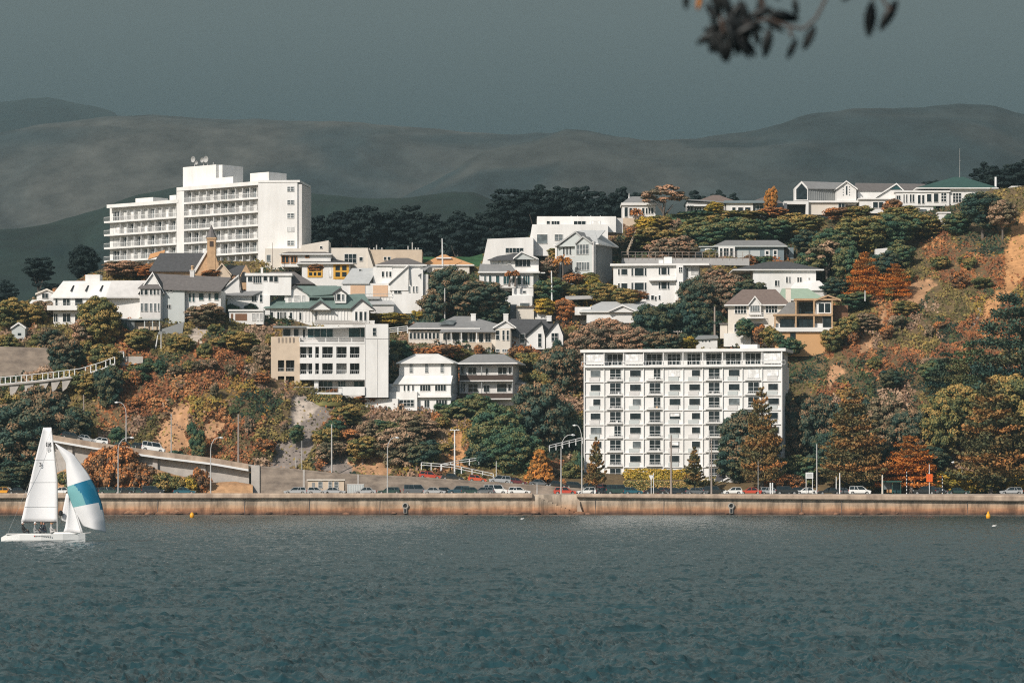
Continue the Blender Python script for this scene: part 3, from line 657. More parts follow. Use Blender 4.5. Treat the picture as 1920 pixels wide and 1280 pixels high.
def pair():
    b = simple('white_weatherboard_house', 'tall white weatherboard house with white hip roof and three upper sash windows', 'the tall white weatherboard house', 770, 773, -9, d=757)
    b.box(748, 846, 680, 782, 0, 9, 'white'); b.hip(743, 850, 680, 662, -.9, 10, 'white', 778, 822, fascia='white', fh=.2)
    b.plate([(737, 719, -1.7), (846, 719, -1.7), (849, 704, -.02), (748, 704, -.02)], 'white', 'skirt_roof', .2)
    b.wins([(768, 774, 682, 698, 1, 4), (797, 803, 682, 698, 1, 4), (826, 832, 682, 698, 1, 4)], glass='glass_grey')
    b.box(730, 845, 719.5, 776, -1.3, -.01, 'white', 'lower_wall'); b.wins([(732, 745, 724, 733, 3, 2)], v=-1.3, glass='curtain'); b.wins([(757, 760, 722, 733), (764, 768, 722, 733), (773, 776, 722, 733), (788, 807, 722, 733, 4), (816, 836, 722, 733, 4)], v=-1.3)
    b.box(730, 782, 735, 770, -2.4, -1.31, 'white', 'porch_wall'); b.wins([(735, 742, 749, 755), ], v=-2.4); b.win(750, 776, 750, 762, 4, 2, v=-2.4, frame='white'); b.wins([(796, 805, 750, 764, 2), (818, 838, 750, 760, 4)], v=-1.3)
    b.box(782, 846, 742, 745.5, -2.2, -1.31, 'white', 'balcony'); b.rail(782, 845, 737, 742, -2.1, 'white', 20, t=.03)
    b.box(684, 746, 748, 772, -3.6, -2.5, 'white', 'terrace_wall'); b.box(846, 849, 719, 735, 1, 8, 'shade_grey', 'downpipe'); b.done()  # the 'downpipe' is a deep grey slab painting shade on the right flank
    b = simple('veranda_house', 'three storey house with dark shingled veranda fronts beside the white weatherboard house', 'the house with dark shingled verandas', 905, 773, -9, d=760)
    b.box(862, 962, 680, 782, 1.6, 10, 'white_old'); b.hip(858, 970, 680, 662, -.7, 11, 'roof_grey', 890, 945); 
    for y0, y1 in ((703, 713), (737, 747)): b.box(862, 962, y0, y1, -.2, -.02, 'dark_timber', 'balustrade'); b.box(862, 962, y1 - .4, y1 + 2, -.25, 1.6, 'white_old', 'floor')
    for x in (862, 903, 961): b.box(x - .6, x + .8, 681, 747, -.02, .2, 'mid_grey', 'post')
    b.box(862, 962, 681.5, 684, -.3, 0, 'dark_timber', 'frieze')
    b.wins([(864, 871, 686, 701, 3), (878, 893, 688, 701, 2), (911, 915, 690, 700), (934, 950, 688, 701, 2), (954, 958, 688, 700)], v=1.6); b.wins([(865, 872, 718, 734, 3), (878, 896, 719, 734, 2, 2), (907, 918, 722, 734, 2), (932, 950, 719, 734, 1, 2), (953, 958, 720, 732)], v=1.6)
    b.wins([(873, 876, 753, 760), (879, 882, 753, 760), (911, 917, 752, 761)], v=1.6)
    b.box(962, 985, 716, 745, 5, 10, 'white_old', 'side_wing'); b.win(976, 981, 720, 733, v=5); b.plate([(960, 716, 4.6), (988, 719, 4.6), (984, 710, 9), (964, 708, 9)], 'roof_grey', 'roof', .15); b.done()
    b = simple('long_villa', 'long cream villa with grey hip roof, glazed sun porch and right hand gable bay', 'the long grey roofed villa', 860, 664, d=784)
    b.box(766, 960, 620, 672, 0, 9, 'cream'); b.hip(764, 900, 615, 603, -1, 6, 'roof_grey', 780, 880, fascia='white'); b.hip(800, 968, 616, 590, 0.4, 12, 'roof_grey', 852, 880, fascia=None)
    b.plate([(824, 622, -1.8), (930, 622, -1.8), (924, 614, 0), (832, 614, 0)], 'roof_grey', 'veranda_roof', .15)
    b.wins([(768 + i * 7.2, 772.6 + i * 7.2, 624, 635) for i in range(8)], v=0); b.wins([(831, 836, 625, 637), (839, 846, 625, 637, 2), (849, 861, 624, 638), (867, 877, 624, 643), (880, 891, 624, 641, 2), (898, 906, 625, 641), (910, 920, 625, 641, 2)])
    for x in (826, 845, 864, 893): b.box(x, x + 1.6, 621, 645, -1.6, -1.4, 'white', 'post')
    b.gable(924, 968, 614, 600, -1.6, 7, 'roof_grey', 'white', xr=948); b.box(929, 957, 614, 668, -1.2, -.01, 'cream', 'bay'); b.wins([(930, 936, 620, 637, 1, 2), (942, 946, 620, 638, 1, 2), (950, 954, 620, 638, 1, 2)], v=-1.2); b.wins([(930, 936, 655, 660), (942, 954, 655, 660, 3)], v=-1.2, glass='glass_grey')
    b.plate([(822, 608, -.2), (850, 608, -.2), (856, 599, 2.5), (834, 599, 2.5)], 'glass_grey', 'solar_panel', .1)
    b.chimney(883, 892, 586, 604, 4); b.box(864, 922, 643, 668, -1.7, -.02, 'cream_wall', 'basement_wall'); b.box(864, 876, 648, 660, -1.75, -1.71, 'black', 'opening'); b.box(911, 920, 655, 664, -1.75, -1.71, 'shade_grey', 'opening'); b.done()
    b = simple('tudor_house', 'dark slate roofed house with two steep white gables beside the long grey villa', 'the dark roofed house with two white gables', 1000, 656, d=787)
    b.plate([(955, 626, -.5), (1040, 626, -.5), (1036, 597, 5), (950, 595, 5)], 'slate', th=.25); b.box(958, 1052, 627, 668, .2, 9, 'white'); b.plate([(1036, 597, 5.02), (950, 595, 5.02), (955, 626, 11), (1040, 626, 11)], 'slate', th=.25)
    b.gable(985, 1024, 628, 602, -1.4, 6, 'slate', 'white', xr=1016, barge='black', th=.4, yb=655); b.gable(1022, 1058, 627, 599, -1.8, 7, 'slate', 'white', xr=1045, barge='black', th=.4, yb=655)
    b.plate([(956, 627, -1.2), (974, 633, -1.2), (966, 612, 1), (956, 606, 1)], 'slate', 'roof', .2)
    b.wins([(975, 984, 626, 644, 1, 2), (1009, 1015, 626, 650, 1, 3)], v=-1.1); b.win(1034, 1046, 625, 640, 2, 2, v=-1.5)
    b.box(984, 1024, 653, 664, -.8, -.1, 'black', 'undercroft'); b.chimney(1025, 1034, 590, 601, 3); m = b.mb('chimney', 'tan_wall'); b.chimney(934 + 10, 943 + 10, 586, 600, 4); b.done()
    b = simple('flat_roof_house', 'low white house with long dark flat roof behind the bronze tree canopy', 'the low dark flat roofed house', 1065, 618, d=803)
    b.box(1015, 1110, 599, 625, 0, 8, 'white_old'); b.poly([(1005, 599), (1012, 592), (1095, 590), (1112, 599)], -.8, 8.6, 'slate_brown', 'roof'); b.wins([(1060, 1064, 604, 614), (1067, 1070, 604, 614)]); b.done()
    b = simple('garden_sheds', 'row of pale vertical board sheds with grey doors at the foot of the white terraces', 'the pale board sheds', 992, 600, d=801, cat='shed')
    b.box(968, 1001, 577, 604, 0, 4, 'cream'); b.box(967, 1003, 575.5, 577.2, -.3, 4.3, 'slate', 'roof'); b.box(1003, 1026, 578.5, 598, .3, 4, 'white'); b.box(1002, 1026, 576.5, 578.6, 0, 4.2, 'slate', 'roof'); b.box(1001.3, 1005, 580, 592, -.05, .25, 'black', 'door'); b.box(956, 968, 571, 598, .9, 3, 'mid_grey', 'door'); b.done()

def terraces():
    b = simple('stepped_house', 'sharp white modernist house stepping down the hill in three slanted blocks', 'the stepped white modernist house', 1060, 500, d=832)
    b.box(1007, 1155, 402, 432, 6, 16, 'white'); b.plate([(1155, 402, 6.2), (1172, 405, 12), (1172, 432, 12), (1155, 432, 6.2)], 'white_old', 'wall', .1) if 0 else b.box(1155.2, 1168, 404, 432, 8, 15, 'white_old')
    b.poly([(998, 419), (1145, 419), (1145, 505), (905, 505), (990, 455)], 3, 12, 'white') if 0 else b.poly([(998, 419), (1140, 419), (1140, 478), (988, 478)], 3, 14, 'white')
    b.poly([(914, 448), (990, 445), (1000, 445), (1000, 505), (902, 505)], 0, 11, 'white')
    b.wins([(1025, 1031, 411, 420, 1, 2), (1034, 1049, 411, 420, 3), (1076, 1098, 411, 424, 3)], v=6); b.win(1109, 1125, 411, 423, v=6, glass='curtain_pale')
    b.win(1007, 1026, 438, 455, v=3, glass='glass_grey'); b.win(1040, 1055, 438, 449, 2, 2, v=3, glass='glass_grey'); b.win(948, 981, 465, 474, 5, v=0)
    for x in (1070, 1082, 1107, 1125): b.box(x, x + 1.5, 398.5, 402, 9, 9.3, 'metal_grey', 'vent')
    b.done()
    b = simple('grey_gabled_house', 'three storey pale green grey house with front gable, bay windows and shaded weatherboard flank', 'the pale grey gabled house', 1075, 528, -24, d=818)
    b.box(1042, 1112, 455, 535, 0, 10, 'pale_grey'); 
    b.plate([(1100, 459, -.4), (1112, 459, -.4), (1135, 430, 5), (1085, 432, 5)], 'roof_pale', th=.2); b.hip(1038, 1122, 458, 429, -.8, 11.5, 'roof_pale', 1085, 1115, fascia='white')
    b.gable(1042, 1106, 460, 434, -1.2, 4, 'roof_grey', 'pale_grey', xr=1079, barge='metal_grey'); b.gable(1078, 1110, 457, 444, -1.9, 3, 'roof_grey', 'pale_grey', xr=1093, barge='metal_grey')
    b.box(1078, 1110, 456, 520, -1.5, -.01, 'pale_grey', 'bay'); b.box(1110, 1113, 455, 530, -1.6, -.02, 'white_old', 'pier')
    b.wins([(1056, 1059, 463, 477), (1062, 1065, 463, 477), (1068, 1071, 463, 477)]); b.wins([(1081, 1104, 460, 478, 4, 2), (1081, 1105, 493, 508, 5)], v=-1.5, glass='glass_grey'); b.box(1052, 1073, 492, 520, -.07, -.003, 'black', 'opening')
    b.box(1042, 1110, 480, 482, -.1, -.005, 'white_old', 'floor_band'); b.box(1041, 1044, 460, 525, -.3, -.002, 'white', 'post'); b.box(1114, 1120, 455, 530, 1, 10, 'mid_grey', 'wall'); b.done()  # right flank slab: its shade is put into the darker grey
    b = simple('glazed_bay_house', 'white house with dark grey roofs, curved glazed upper bay and terrace of dark windows', 'the house with the glazed upper bay', 950, 578, d=812)
    b.box(917, 1010, 484, 545, 1.2, 9, 'white'); b.gable(962, 1008, 484, 471, -.6, 7, 'roof_grey', 'pale_grey', xr=978, barge='white'); b.plate([(914, 487, .3), (966, 487, .3), (978, 471, 4), (932, 478, 4)], 'slate', th=.2)
    b.win(966, 994, 486, 499, 4, v=1.2); b.wins([(934, 936, 487, 500), (940, 943, 487, 500), (952, 958, 488, 494)], v=1.2, glass='curtain')
    b.plate([(897, 512, -1.6), (968, 512, -1.6), (958, 496, 1), (900, 494, 1)], 'roof_grey', 'lower_roof', .2) ; b.box(899, 1000, 513, 540, -.9, 1.19, 'white', 'lower_wall')
    b.wins([(908, 911, 517, 528), (917, 921, 517, 530), (930, 936, 517, 531), (944, 955, 517, 533, 2), (961, 966, 517, 530), (970, 977, 517, 534), (981, 993, 517, 534, 3)], v=-.9, glass='glass_teal')
    b.box(896, 1012, 509.5, 512.5, -1.8, 1.2, 'white', 'eave'); b.box(994, 1022, 511, 513, -1.2, 4, 'white', 'eave')
    b.box(960, 1000, 541, 600, -1.2, 4, 'white', 'terrace_block'); b.box(944, 998, 555, 600, -2.2, -1.21, 'white', 'terrace_wall'); b.wins([(980, 986, 546, 550)], v=-1.2); b.win(975, 993, 569, 576, v=-2.2, glass='glass_grey'); b.box(957, 969, 571, 590, -2.25, -2.21, 'mid_grey', 'door'); b.done()
    b = simple('white_flats', 'white two storey flat roofed house with square picture windows and tiny porch', 'the white flat roofed house with picture windows', 1200, 568, -6, d=808)
    b.box(1150, 1284, 498, 575, 0, 9, 'white'); b.box(1284.2, 1310, 498, 526, .8, 8, 'white'); b.box(1144, 1330, 494.5, 498.5, -.8, 9.5, 'white', 'roof'); b.box(1268, 1281, 498.6, 575, -.8, -.004, 'white', 'bay')
    for y0, y1 in ((504, 515), (531, 542)):
        b.win(1159, 1162, y0, y1); b.win(1165, 1176, y0, y1); b.wins([(1184, 1187, y0 - 1, y1 + 2), (1209, 1212, y0 - 1, y1 + 2)]); b.win(1190, 1207, y0 - 1, y1 + 2)
        b.wins([(1235, 1238, y0 - 2, y1), (1252, 1255, y0 - 2, y1)]); b.win(1240, 1250, y0 - 2, y1); b.win(1273, 1279, y0 - 2, y1 - 4, 2, 2, v=-.8)
    b.box(1216, 1267, 524, 527, -1.3, -.004, 'white', 'balcony'); b.rail(1216, 1266, 518, 524, -1.2, 'white', 16, t=.03); b.win(1296, 1309, 502, 514, 1, v=.8, glass='curtain'); b.win(1287, 1290, 503, 521, v=.8)
    b.wins([(1211, 1217, 554, 562), (1221, 1226, 554, 562), (1228, 1231, 556, 563), (1235, 1238, 554, 562)]); b.box(1245, 1260, 481, 494, 2, 4, 'white', 'chimney'); b.box(1235, 1244, 486, 494, 3, 5, 'white', 'chimney'); b.done()
    b = simple('blue_grey_house', 'low blue grey weatherboard house with grey hip roof and white framed windows', 'the low blue grey house', 1390, 490, d=838)
    b.box(1342, 1470, 461, 500, 0, 8, 'blue_grey'); b.hip(1338, 1476, 461, 448, -.8, 9, 'roof_grey', 1360, 1458, fascia='pale_grey'); b.box(1311, 1341, 463, 500, .5, 6, 'blue_grey'); b.box(1297, 1312, 470, 500, 1, 5, 'blue_grey'); b.box(1310, 1342, 461.5, 463.4, .1, 6.4, 'pale_grey', 'roof')
    b.win(1303, 1311, 475, 483, 1, v=1, fw=.25, glass='glass_grey'); b.win(1324, 1332, 468, 481, 1, 2, v=.5, fw=.3); b.box(1347, 1378, 463, 484, -.9, -.004, 'white', 'bay'); b.wins([(1350, 1354, 466, 481, 1, 2), (1357, 1366, 466, 481, 2, 2), (1369, 1374, 466, 481, 1, 2)], v=-.9)
    b.box(1379, 1404, 470, 487, -.1, -.003, 'pale_grey', 'door'); b.box(1407, 1425, 470, 486, -.1, -.003, 'pale_grey', 'door'); b.win(1436, 1441, 471, 485, 1, 2, fw=.3); b.win(1451, 1456, 470, 486, 1, 2, fw=.25); b.box(1470.2, 1488, 463, 492, 2, 7, 'blue_grey'); b.win(1475, 1480, 466, 476, v=2); b.done()
    b = simple('dark_hip_house', 'wide white house under a low dark hip roof in front of the blue grey house', 'the white house with low dark hip roof', 1480, 555, d=812)
    b.box(1412, 1530, 505, 560, 0, 9, 'white'); b.hip(1374, 1545, 505, 487, -.8, 14, 'slate', 1440, 1478, fascia='white'); b.wins([(1453, 1457, 526, 536), (1459, 1461, 526, 536), (1474, 1477, 519, 530), (1480, 1482, 519, 530), (1495, 1498, 520, 529), (1500, 1503, 520, 529), (1516, 1518, 521, 524)])
    b.plate([(1478, 545, -4), (1556, 545, -4), (1536, 526, 0), (1490, 530, 0)], 'white', 'lower_roof', .2); b.box(1484, 1550, 545.5, 560, -3.6, -.1, 'white_old', 'lower_wall'); b.done()
    b = simple('brown_roof_house', 'cream house with mauve brown tiled roof, central gable and balcony', 'the cream house with mauve brown roof', 1420, 640, -5, d=783)
    b.box(1365, 1474, 571, 650, 0, 9, 'cream'); b.hip(1358, 1482, 571, 540, -1, 10.5, 'roof_brown', 1392, 1454, fascia='white'); b.gable(1403, 1428, 571, 555, -1.3, 4, 'roof_brown', 'white', barge='white')
    b.box(1404, 1427, 570, 590, -.9, -.01, 'white', 'bay'); b.win(1407, 1424, 573, 584, 4, 1, v=-.9, glass='glass_grey'); b.win(1378, 1399, 573, 587, 4, 2, fw=.12); b.win(1436, 1457, 572, 586, 4, 2, fw=.12); b.win(1377, 1401, 608, 621, 5, 2, fw=.12)
    b.box(1400, 1432, 595, 597.5, -1.6, -.01, 'white', 'balcony'); b.rail(1400, 1432, 587, 595, -1.5, 'white', 8, t=.04, mid=1); b.box(1350, 1364, 607, 634, 1, 5, 'cream'); b.box(1348, 1366, 605, 607.3, .6, 5.2, 'slate_brown', 'porch_roof')
    b.chimney(1473, 1483, 539, 568, 2, 'cream'); b.box(1408, 1430, 607, 640, -.06, -.003, 'black', 'opening'); b.box(1357, 1408, 625, 650, -1.8, -.05, 'white', 'terrace_wall'); b.done()
    b = simple('mint_roof_house', 'house showing a pale mint green roof behind the tan modern house', 'the pale mint roof', 1505, 565, d=798)
    b.hip(1462, 1548, 561, 538, 0, 12, 'roof_mint', 1466, 1515, fascia='white'); b.box(1470, 1540, 562, 585, .5, 11, 'cream'); b.done()
    b = simple('tan_house', 'modern tan framed house with four large dark windows and orange plastered base', 'the modern tan framed house', 1512, 655, d=777)
    b.box(1453, 1560, 622, 668, -.4, 8, 'tan_wall'); b.box(1453, 1562, 606, 622, 0, 8, 'white'); b.box(1492, 1562, 562, 607, 1.8, 8, 'cream_wall'); 
    b.box(1451, 1561, 589, 592.5, -1, 1.75, 'stone_cream', 'frame'); b.box(1490, 1575, 560, 563.5, -1, 1.75, 'stone_cream', 'frame'); b.box(1451, 1561, 614, 622, -1, -.02, 'white', 'parapet')
    for x in (1453, 1492, 1526, 1560): b.box(x - 1, x + 1.6, 563 if x > 1460 else 592, 622, -.9, -.3, 'stone_cream', 'post')
    b.win(1498, 1524, 566, 587, 3, v=1.8, frame='black'); b.box(1530, 1560, 566, 590, -.3, 1.6, 'white', 'wall'); b.win(1535, 1557, 569, 586, 2, v=-.3, frame='white', fw=.2)
    b.box(1453, 1529, 593, 615, 1.5, 1.79, 'cream_wall', 'wall'); b.win(1463, 1489, 598, 613, 3, v=0, frame='black'); b.win(1495, 1524, 597, 613, 3, v=0, frame='black'); b.win(1543, 1560, 593, 615, 1, v=-.02 - .3, frame='mid_grey')
    b.gable(1528, 1577, 562, 553, -1.1, 6, 'roof_orange', 'tan_wall', barge='stone_cream', fill=False); b.poly([(1456, 590), (1480, 566), (1492, 566), (1492, 590)], .5, 6, 'roof_grey', 'roof')
    b.win(1482, 1491, 624, 639, 1, v=-.4, frame='dark_timber'); b.box(1562.5, 1590, 571, 600, 2, 7, 'timber', 'side_wing'); b.done()
    b = simple('white_garage', 'small white garage with dark roof and three tiny windows above the apartment block', 'the small white garage above the apartment block', 1325, 652, cat='garage')
    b.box(1306, 1345, 635, 655, 0, 5, 'white'); b.plate([(1303, 635, -.5), (1347, 633, -.5), (1345, 627, 3), (1310, 627, 3)], 'mid_grey', th=.2); b.wins([(1316, 1319, 638, 641), (1322, 1325, 638, 641), (1329, 1332, 638, 641)], frame=None); b.done()
    b = simple('pale_hip_house', 'low white house with wide pale grey hip roof and small central gable', 'the wide pale grey hip roof', 1160, 592, d=797)
    b.box(1100, 1225, 583, 605, .6, 9, 'white'); b.hip(1086, 1235, 583, 563, 0, 11, 'roof_pale', 1128, 1212, fascia='white'); b.gable(1140, 1195, 583, 571, -.6, 4, 'roof_pale', 'white', xr=1167, barge='white'); b.box(1078, 1108, 575, 590, 1, 5, 'white', 'side_wing'); b.done()

def ridge_houses():
    b = simple('hilltop_villa', 'white hilltop villa with grey hip roof, spiky finial and tall dark windows', 'the white hilltop villa with the finial', 1200, 412, d=866)
    b.box(1167, 1229, 385, 412, 0, 8, 'white'); b.box(1165, 1231, 380.5, 385, -.5, 8.4, 'white', 'eave'); b.hip(1166, 1232, 381, 366, -.2, 8, 'roof_grey', 1182, 1216, fascia=None)
    b.wins([(1171, 1177, 389, 407), (1180, 1185, 390, 405), (1188, 1193, 390, 405), (1204, 1208, 390, 401), (1211, 1214, 390, 401), (1216, 1219, 390, 401), (1221, 1225, 390, 401)])
    m = b.mb('finial', 'white'); u = b.U(1179.5, 3); m.tube([(u, 3, b.Z(372)), (u, 3, b.Z(360))], [.22, .03], 6); b.box(1150, 1232, 409.5, 430, -1.2, -.3, 'cream_wall', 'retaining_wall'); b.done()
    b = simple('glass_pavilion', 'low pavilion with shallow brown grey roof and glazed left end in the ridge garden', 'the low glazed pavilion on the ridge', 1330, 405, d=869)
    b.plate([(1286, 374, -.5), (1382, 381, -.5), (1375, 373, 6), (1300, 372, 6)], 'roof_grey', th=.2); b.hip(1302, 1384, 378, 362, 1, 11, 'roof_brown', 1336, 1348, fascia=None)
    b.box(1288, 1360, 379, 408, .4, 7, 'shade_grey'); b.wins([(1289, 1299, 387, 403, 2, 2), (1302, 1315, 389, 403, 3), (1318, 1322, 389, 402)], v=.4, frame='white', fw=.12); b.box(1286, 1325, 383.5, 387, -.5, .35, 'white', 'beam'); b.done()
    b = simple('blue_modern_house', 'flat roofed modern house with pale blue walls and dark sliding doors on the ridge', 'the pale blue modern house on the ridge', 1400, 406, d=868)
    b.box(1362, 1412, 381, 410, 0, 7, 'white'); b.box(1358, 1440, 376.5, 381, -.7, 7.4, 'blue_grey', 'roof'); b.box(1412.3, 1468, 381, 408, .8, 7, 'blue_grey'); b.wins([(1373, 1379, 389, 402), (1384, 1393, 389, 403), (1397, 1407, 389, 403)]); b.wins([(1418, 1431, 385, 392, 2)], v=.8, glass='glass_teal')
    b.hip(1400, 1470, 378, 364, 5, 14, 'slate_brown', 1430, 1450, fascia=None); b.done()
    b = simple('garage_studio', 'white studio with wide black garage opening beneath the dark pointed house', 'the white studio with black garage opening', 1495, 410, d=869, cat='garage')
    b.box(1470, 1476, 377, 412, 0, 6, 'white'); b.box(1511, 1516, 377, 412, 0, 6, 'white'); b.box(1476, 1511, 377, 383, 0, 6, 'white'); b.box(1476, 1511, 383, 412, 2.5, 6, 'black', 'garage_door'); b.box(1516.3, 1575, 380, 402, 1, 6, 'cream'); b.box(1516, 1610, 376, 379.5, .4, 6.3, 'white', 'roof')
    b.win(1572, 1584, 381, 393, 2, v=1, frame='white'); b.done()
    b = simple('pointed_house', 'dark clad house with pointed gable of black glass and grey metal roof on the ridge', 'the dark house with pointed black glass gable', 1510, 378, 0, d=873)
    b.poly([(1490, 376), (1490, 352), (1503, 339.5), (1515, 352), (1515, 376)], 0, 4, 'white', 'gable_wall'); b.poly([(1493, 374), (1493, 355), (1503, 344), (1513, 355), (1513, 374)], -.12, -.003, 'glass', 'glazing')
    b.plate([(1515, 353, -.3), (1586, 352, 3), (1584, 338.5, 6), (1503, 338.5, 2)], 'roof_grey', th=.2); 
    m = b.mb('cladding', 'mid_grey'); a, c = b.U(1515.2, .1), b.U(1567, 3); z0, z1 = b.Z(377), b.Z(353)
    m.add([(a, .1, z0), (c, 3, z0), (c, 3, z1), (a, .1, z1), (a, 8, z0), (c, 8, z0), (c, 8, z1), (a, 8, z1)], [(0, 1, 2, 3), (1, 5, 6, 2), (4, 0, 3, 7), (3, 2, 6, 7)]); 
    for i in range(14): t = i / 13; m.box(a + (c - a) * t - .05, a + (c - a) * t + .05, .1 + 2.9 * t - .12, .1 + 2.9 * t - .01, z0, z1)
    b.done()
    b = simple('cross_window_gable', 'narrow white gabled house front with dotted cross of tiny windows', 'the narrow white gable with the cross of tiny windows', 1588, 385, d=871)
    b.gable(1567, 1608, 354, 339, -.6, 8, 'roof_grey', 'white', xr=1587, yb=378); b.box(1574, 1606, 354, 385, -.1, 8, 'white'); b.win(1586, 1589, 349, 366, v=-.25, frame=None)
    for x in (1581, 1593): 
        for y in (351, 356, 361, 366): b.win(x - .9, x + .9, y - 1.2, y + 1.2, v=-.25, frame=None)
    b.plate([(1600, 356, 1), (1735, 356, 1), (1735, 341, 6), (1604, 339, 6)], 'slate_brown', th=.2); b.box(1608, 1700, 357, 385, 1.4, 8, 'white'); b.done()
    b = simple('long_white_house', 'long low white house with broad triangular gable left of the green hip roof', 'the long low white house with broad gable', 1665, 396, d=868)
    b.box(1612, 1692, 374, 400, 0, 7, 'white'); b.box(1610, 1680, 371.5, 374.4, -.5, 7.4, 'white', 'roof'); b.gable(1634, 1712, 373, 343, .6, 9, 'roof_grey', 'white', xr=1681, yb=382); b.poly([(1668, 355), (1681, 347), (1696, 355)], .72, .94, 'glass_teal', 'gable_window')
    b.wins([(1637, 1646, 379, 390, 1), (1648, 1656, 379, 390)], v=0); b.done()
    b = simple('green_hip_house', 'large white house with dark green hip roof and tall windows near the cliff top', 'the large dark green hip roofed house', 1780, 402, d=866)
    b.box(1680, 1780, 360, 386, 0, 8, 'white'); b.box(1678, 1782, 357.5, 360.5, -.3, 8, 'white', 'parapet'); b.box(1710, 1750, 386, 406, .4, 7, 'white'); b.box(1781, 1868, 352, 390, .5, 11, 'white'); b.hip(1718, 1872, 352, 327.5, -.4, 13, 'roof_dark_green', 1790, 1806, fascia='white')
    b.wins([(1681, 1688, 367, 374, 2), (1694, 1696, 365, 380), (1699, 1701, 365, 380), (1706, 1709, 365, 379), (1711, 1714, 365, 379), (1721, 1726, 366, 382), (1729, 1733, 366, 382), (1738, 1746, 364, 378), (1751, 1759, 363, 379)]); b.win(1765, 1774, 362, 378, 2, 3, fw=.12); b.win(1787, 1802, 362, 379, 3, 3, v=.5, fw=.12)
    b.win(1724, 1737, 392, 399, v=.4, glass='glass_grey'); b.box(1696, 1712, 387, 402, .8, 4, 'black', 'undercroft'); b.done()
    m = MB(); d = 872; m.tube([(X(1867, d), d, Zc(360, d)), (X(1867, d), d, Zc(332, d))], .28, 8); tag(m.build('flue', 'metal_white'), 'thin white flue pipe standing right of the dark green hip roof', 'flue')
    m = MB(); m.tube([(X(1799.5, d), d, Zc(360, d)), (X(1799.5, d), d, Zc(278, d))], [.08, .03], 5); m.tube([(X(1798, d), d, Zc(301, d)), (X(1802, d), d, Zc(301, d))], .03, 4); tag(m.build('radio_mast', 'metal_grey'), 'very thin radio mast rising behind the dark green hip roof', 'mast')
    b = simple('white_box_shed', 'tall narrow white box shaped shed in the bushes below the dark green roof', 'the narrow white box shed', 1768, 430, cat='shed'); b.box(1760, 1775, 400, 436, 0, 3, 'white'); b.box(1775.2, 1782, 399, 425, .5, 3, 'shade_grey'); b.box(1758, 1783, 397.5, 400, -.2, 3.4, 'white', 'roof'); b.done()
    b = simple('garden_wall', 'short white garden wall on the slope above the orange conifers', 'the short white garden wall', 1658, 482, cat='wall'); b.poly([(1641, 467), (1672, 464), (1676, 470), (1660, 477), (1642, 481)], 0, 2.5, 'white'); b.done()
    b = simple('cliff_top_house', 'bright white house corner at the right edge behind the cliff top', 'the white house at the cliff top edge', 1905, 362, d=862); b.box(1898, 1960, 352, 372, 0, 8, 'white'); b.box(1896, 1962, 349, 352, -.4, 8.4, 'white', 'roof'); b.wins([(1902, 1905, 355, 361), (1909, 1912, 355, 361)]); b.box(1876, 1898, 361, 372, 1, 2, 'white', 'fence_wall'); b.done()
    b = simple('hut', 'tiny pale hut with black window among bushes above the concrete retaining wall', 'the tiny pale hut', 34, 632, cat='hut'); b.box(22, 47, 612, 636, 0, 4, 'pale_grey'); b.gable(20, 49, 614, 604, -.3, 4.4, 'roof_grey', 'pale_grey'); b.win(33, 40, 624, 629, frame=None); b.done()

def road_buildings():
    b = simple('kiosk', 'small cream kiosk with three windows against the grey ramp wall', 'the small cream kiosk', 612, 923, d=709, cat='kiosk')
    b.box(577, 645, 900, 926, 0, 3.5, 'cream_wall'); b.box(575, 647, 898, 900.3, -.3, 3.6, 'cream', 'roof'); b.wins([(597, 604, 903, 914, 1, 2), (616, 622, 903, 914, 1, 2), (627, 634, 903, 914, 1, 2)], glass='glass_grey', frame='white'); b.box(585, 590, 904, 922, -.05, -.003, 'mid_grey', 'door'); b.done()
    b = simple('container', 'plain pale grey box container beside the cream kiosk', 'the pale grey container', 667, 923, d=709.5, cat='container')
    b.box(651, 682, 908, 926, 0, 2.4, 'pale_grey'); b.box(650.3, 682.7, 907, 908.2, -.05, 2.45, 'white_old', 'lid'); 
    for i in range(9): b.box(652 + i * 3.3, 652.7 + i * 3.3, 909, 924, -.05, -.002, 'white_old', 'rib')
    b.done()
    b = simple('cottage', 'low cottage with dark steep roof and pink painted wall right of the apartment block', 'the low cottage with pink wall', 1365, 916, d=724)
    b.plate([(1340, 902, -.3), (1366, 902, -.3), (1356, 883, 3), (1346, 883, 3)], 'slate', th=.2); b.box(1342, 1362, 903, 925, 0, 5, 'mid_grey'); b.box(1312, 1342, 897, 925, .5, 4, 'cream'); b.poly([(1347, 905), (1366, 894), (1386, 905), (1386, 925), (1347, 925)], -.8, 4, 'white_old'); b.win(1356, 1361, 908, 916, v=-.8, frame='timber'); b.gable(1343, 1390, 906, 893, -1.1, 5, 'slate', 'cream_wall', xr=1366, fill=False, barge='white'); b.done()
    b = simple('bus_shelter', 'dark green glazed bus shelter under the trees by the road', 'the green bus shelter', 1672, 925, d=706, cat='bus shelter')
    for x in (1656, 1673, 1689): b.box(x - .6, x + .6, 902, 926, .0, .12, 'green_shelter', 'post')
    b.box(1655, 1691, 901, 903.4, -.5, 1.8, 'green_shelter', 'roof'); b.box(1657, 1673, 904, 917, 1.4, 1.45, 'glass_grey', 'back_panel'); b.box(1674, 1688, 904, 924, 1.4, 1.45, 'glass_teal', 'back_panel'); b.box(1663, 1672, 917, 923, .5, 1, 'roof_orange', 'bench'); b.done()
for f in (apartment_block, tower, church, left_houses, mid_houses, concrete_flats, pair, terraces, ridge_houses, road_buildings): f()
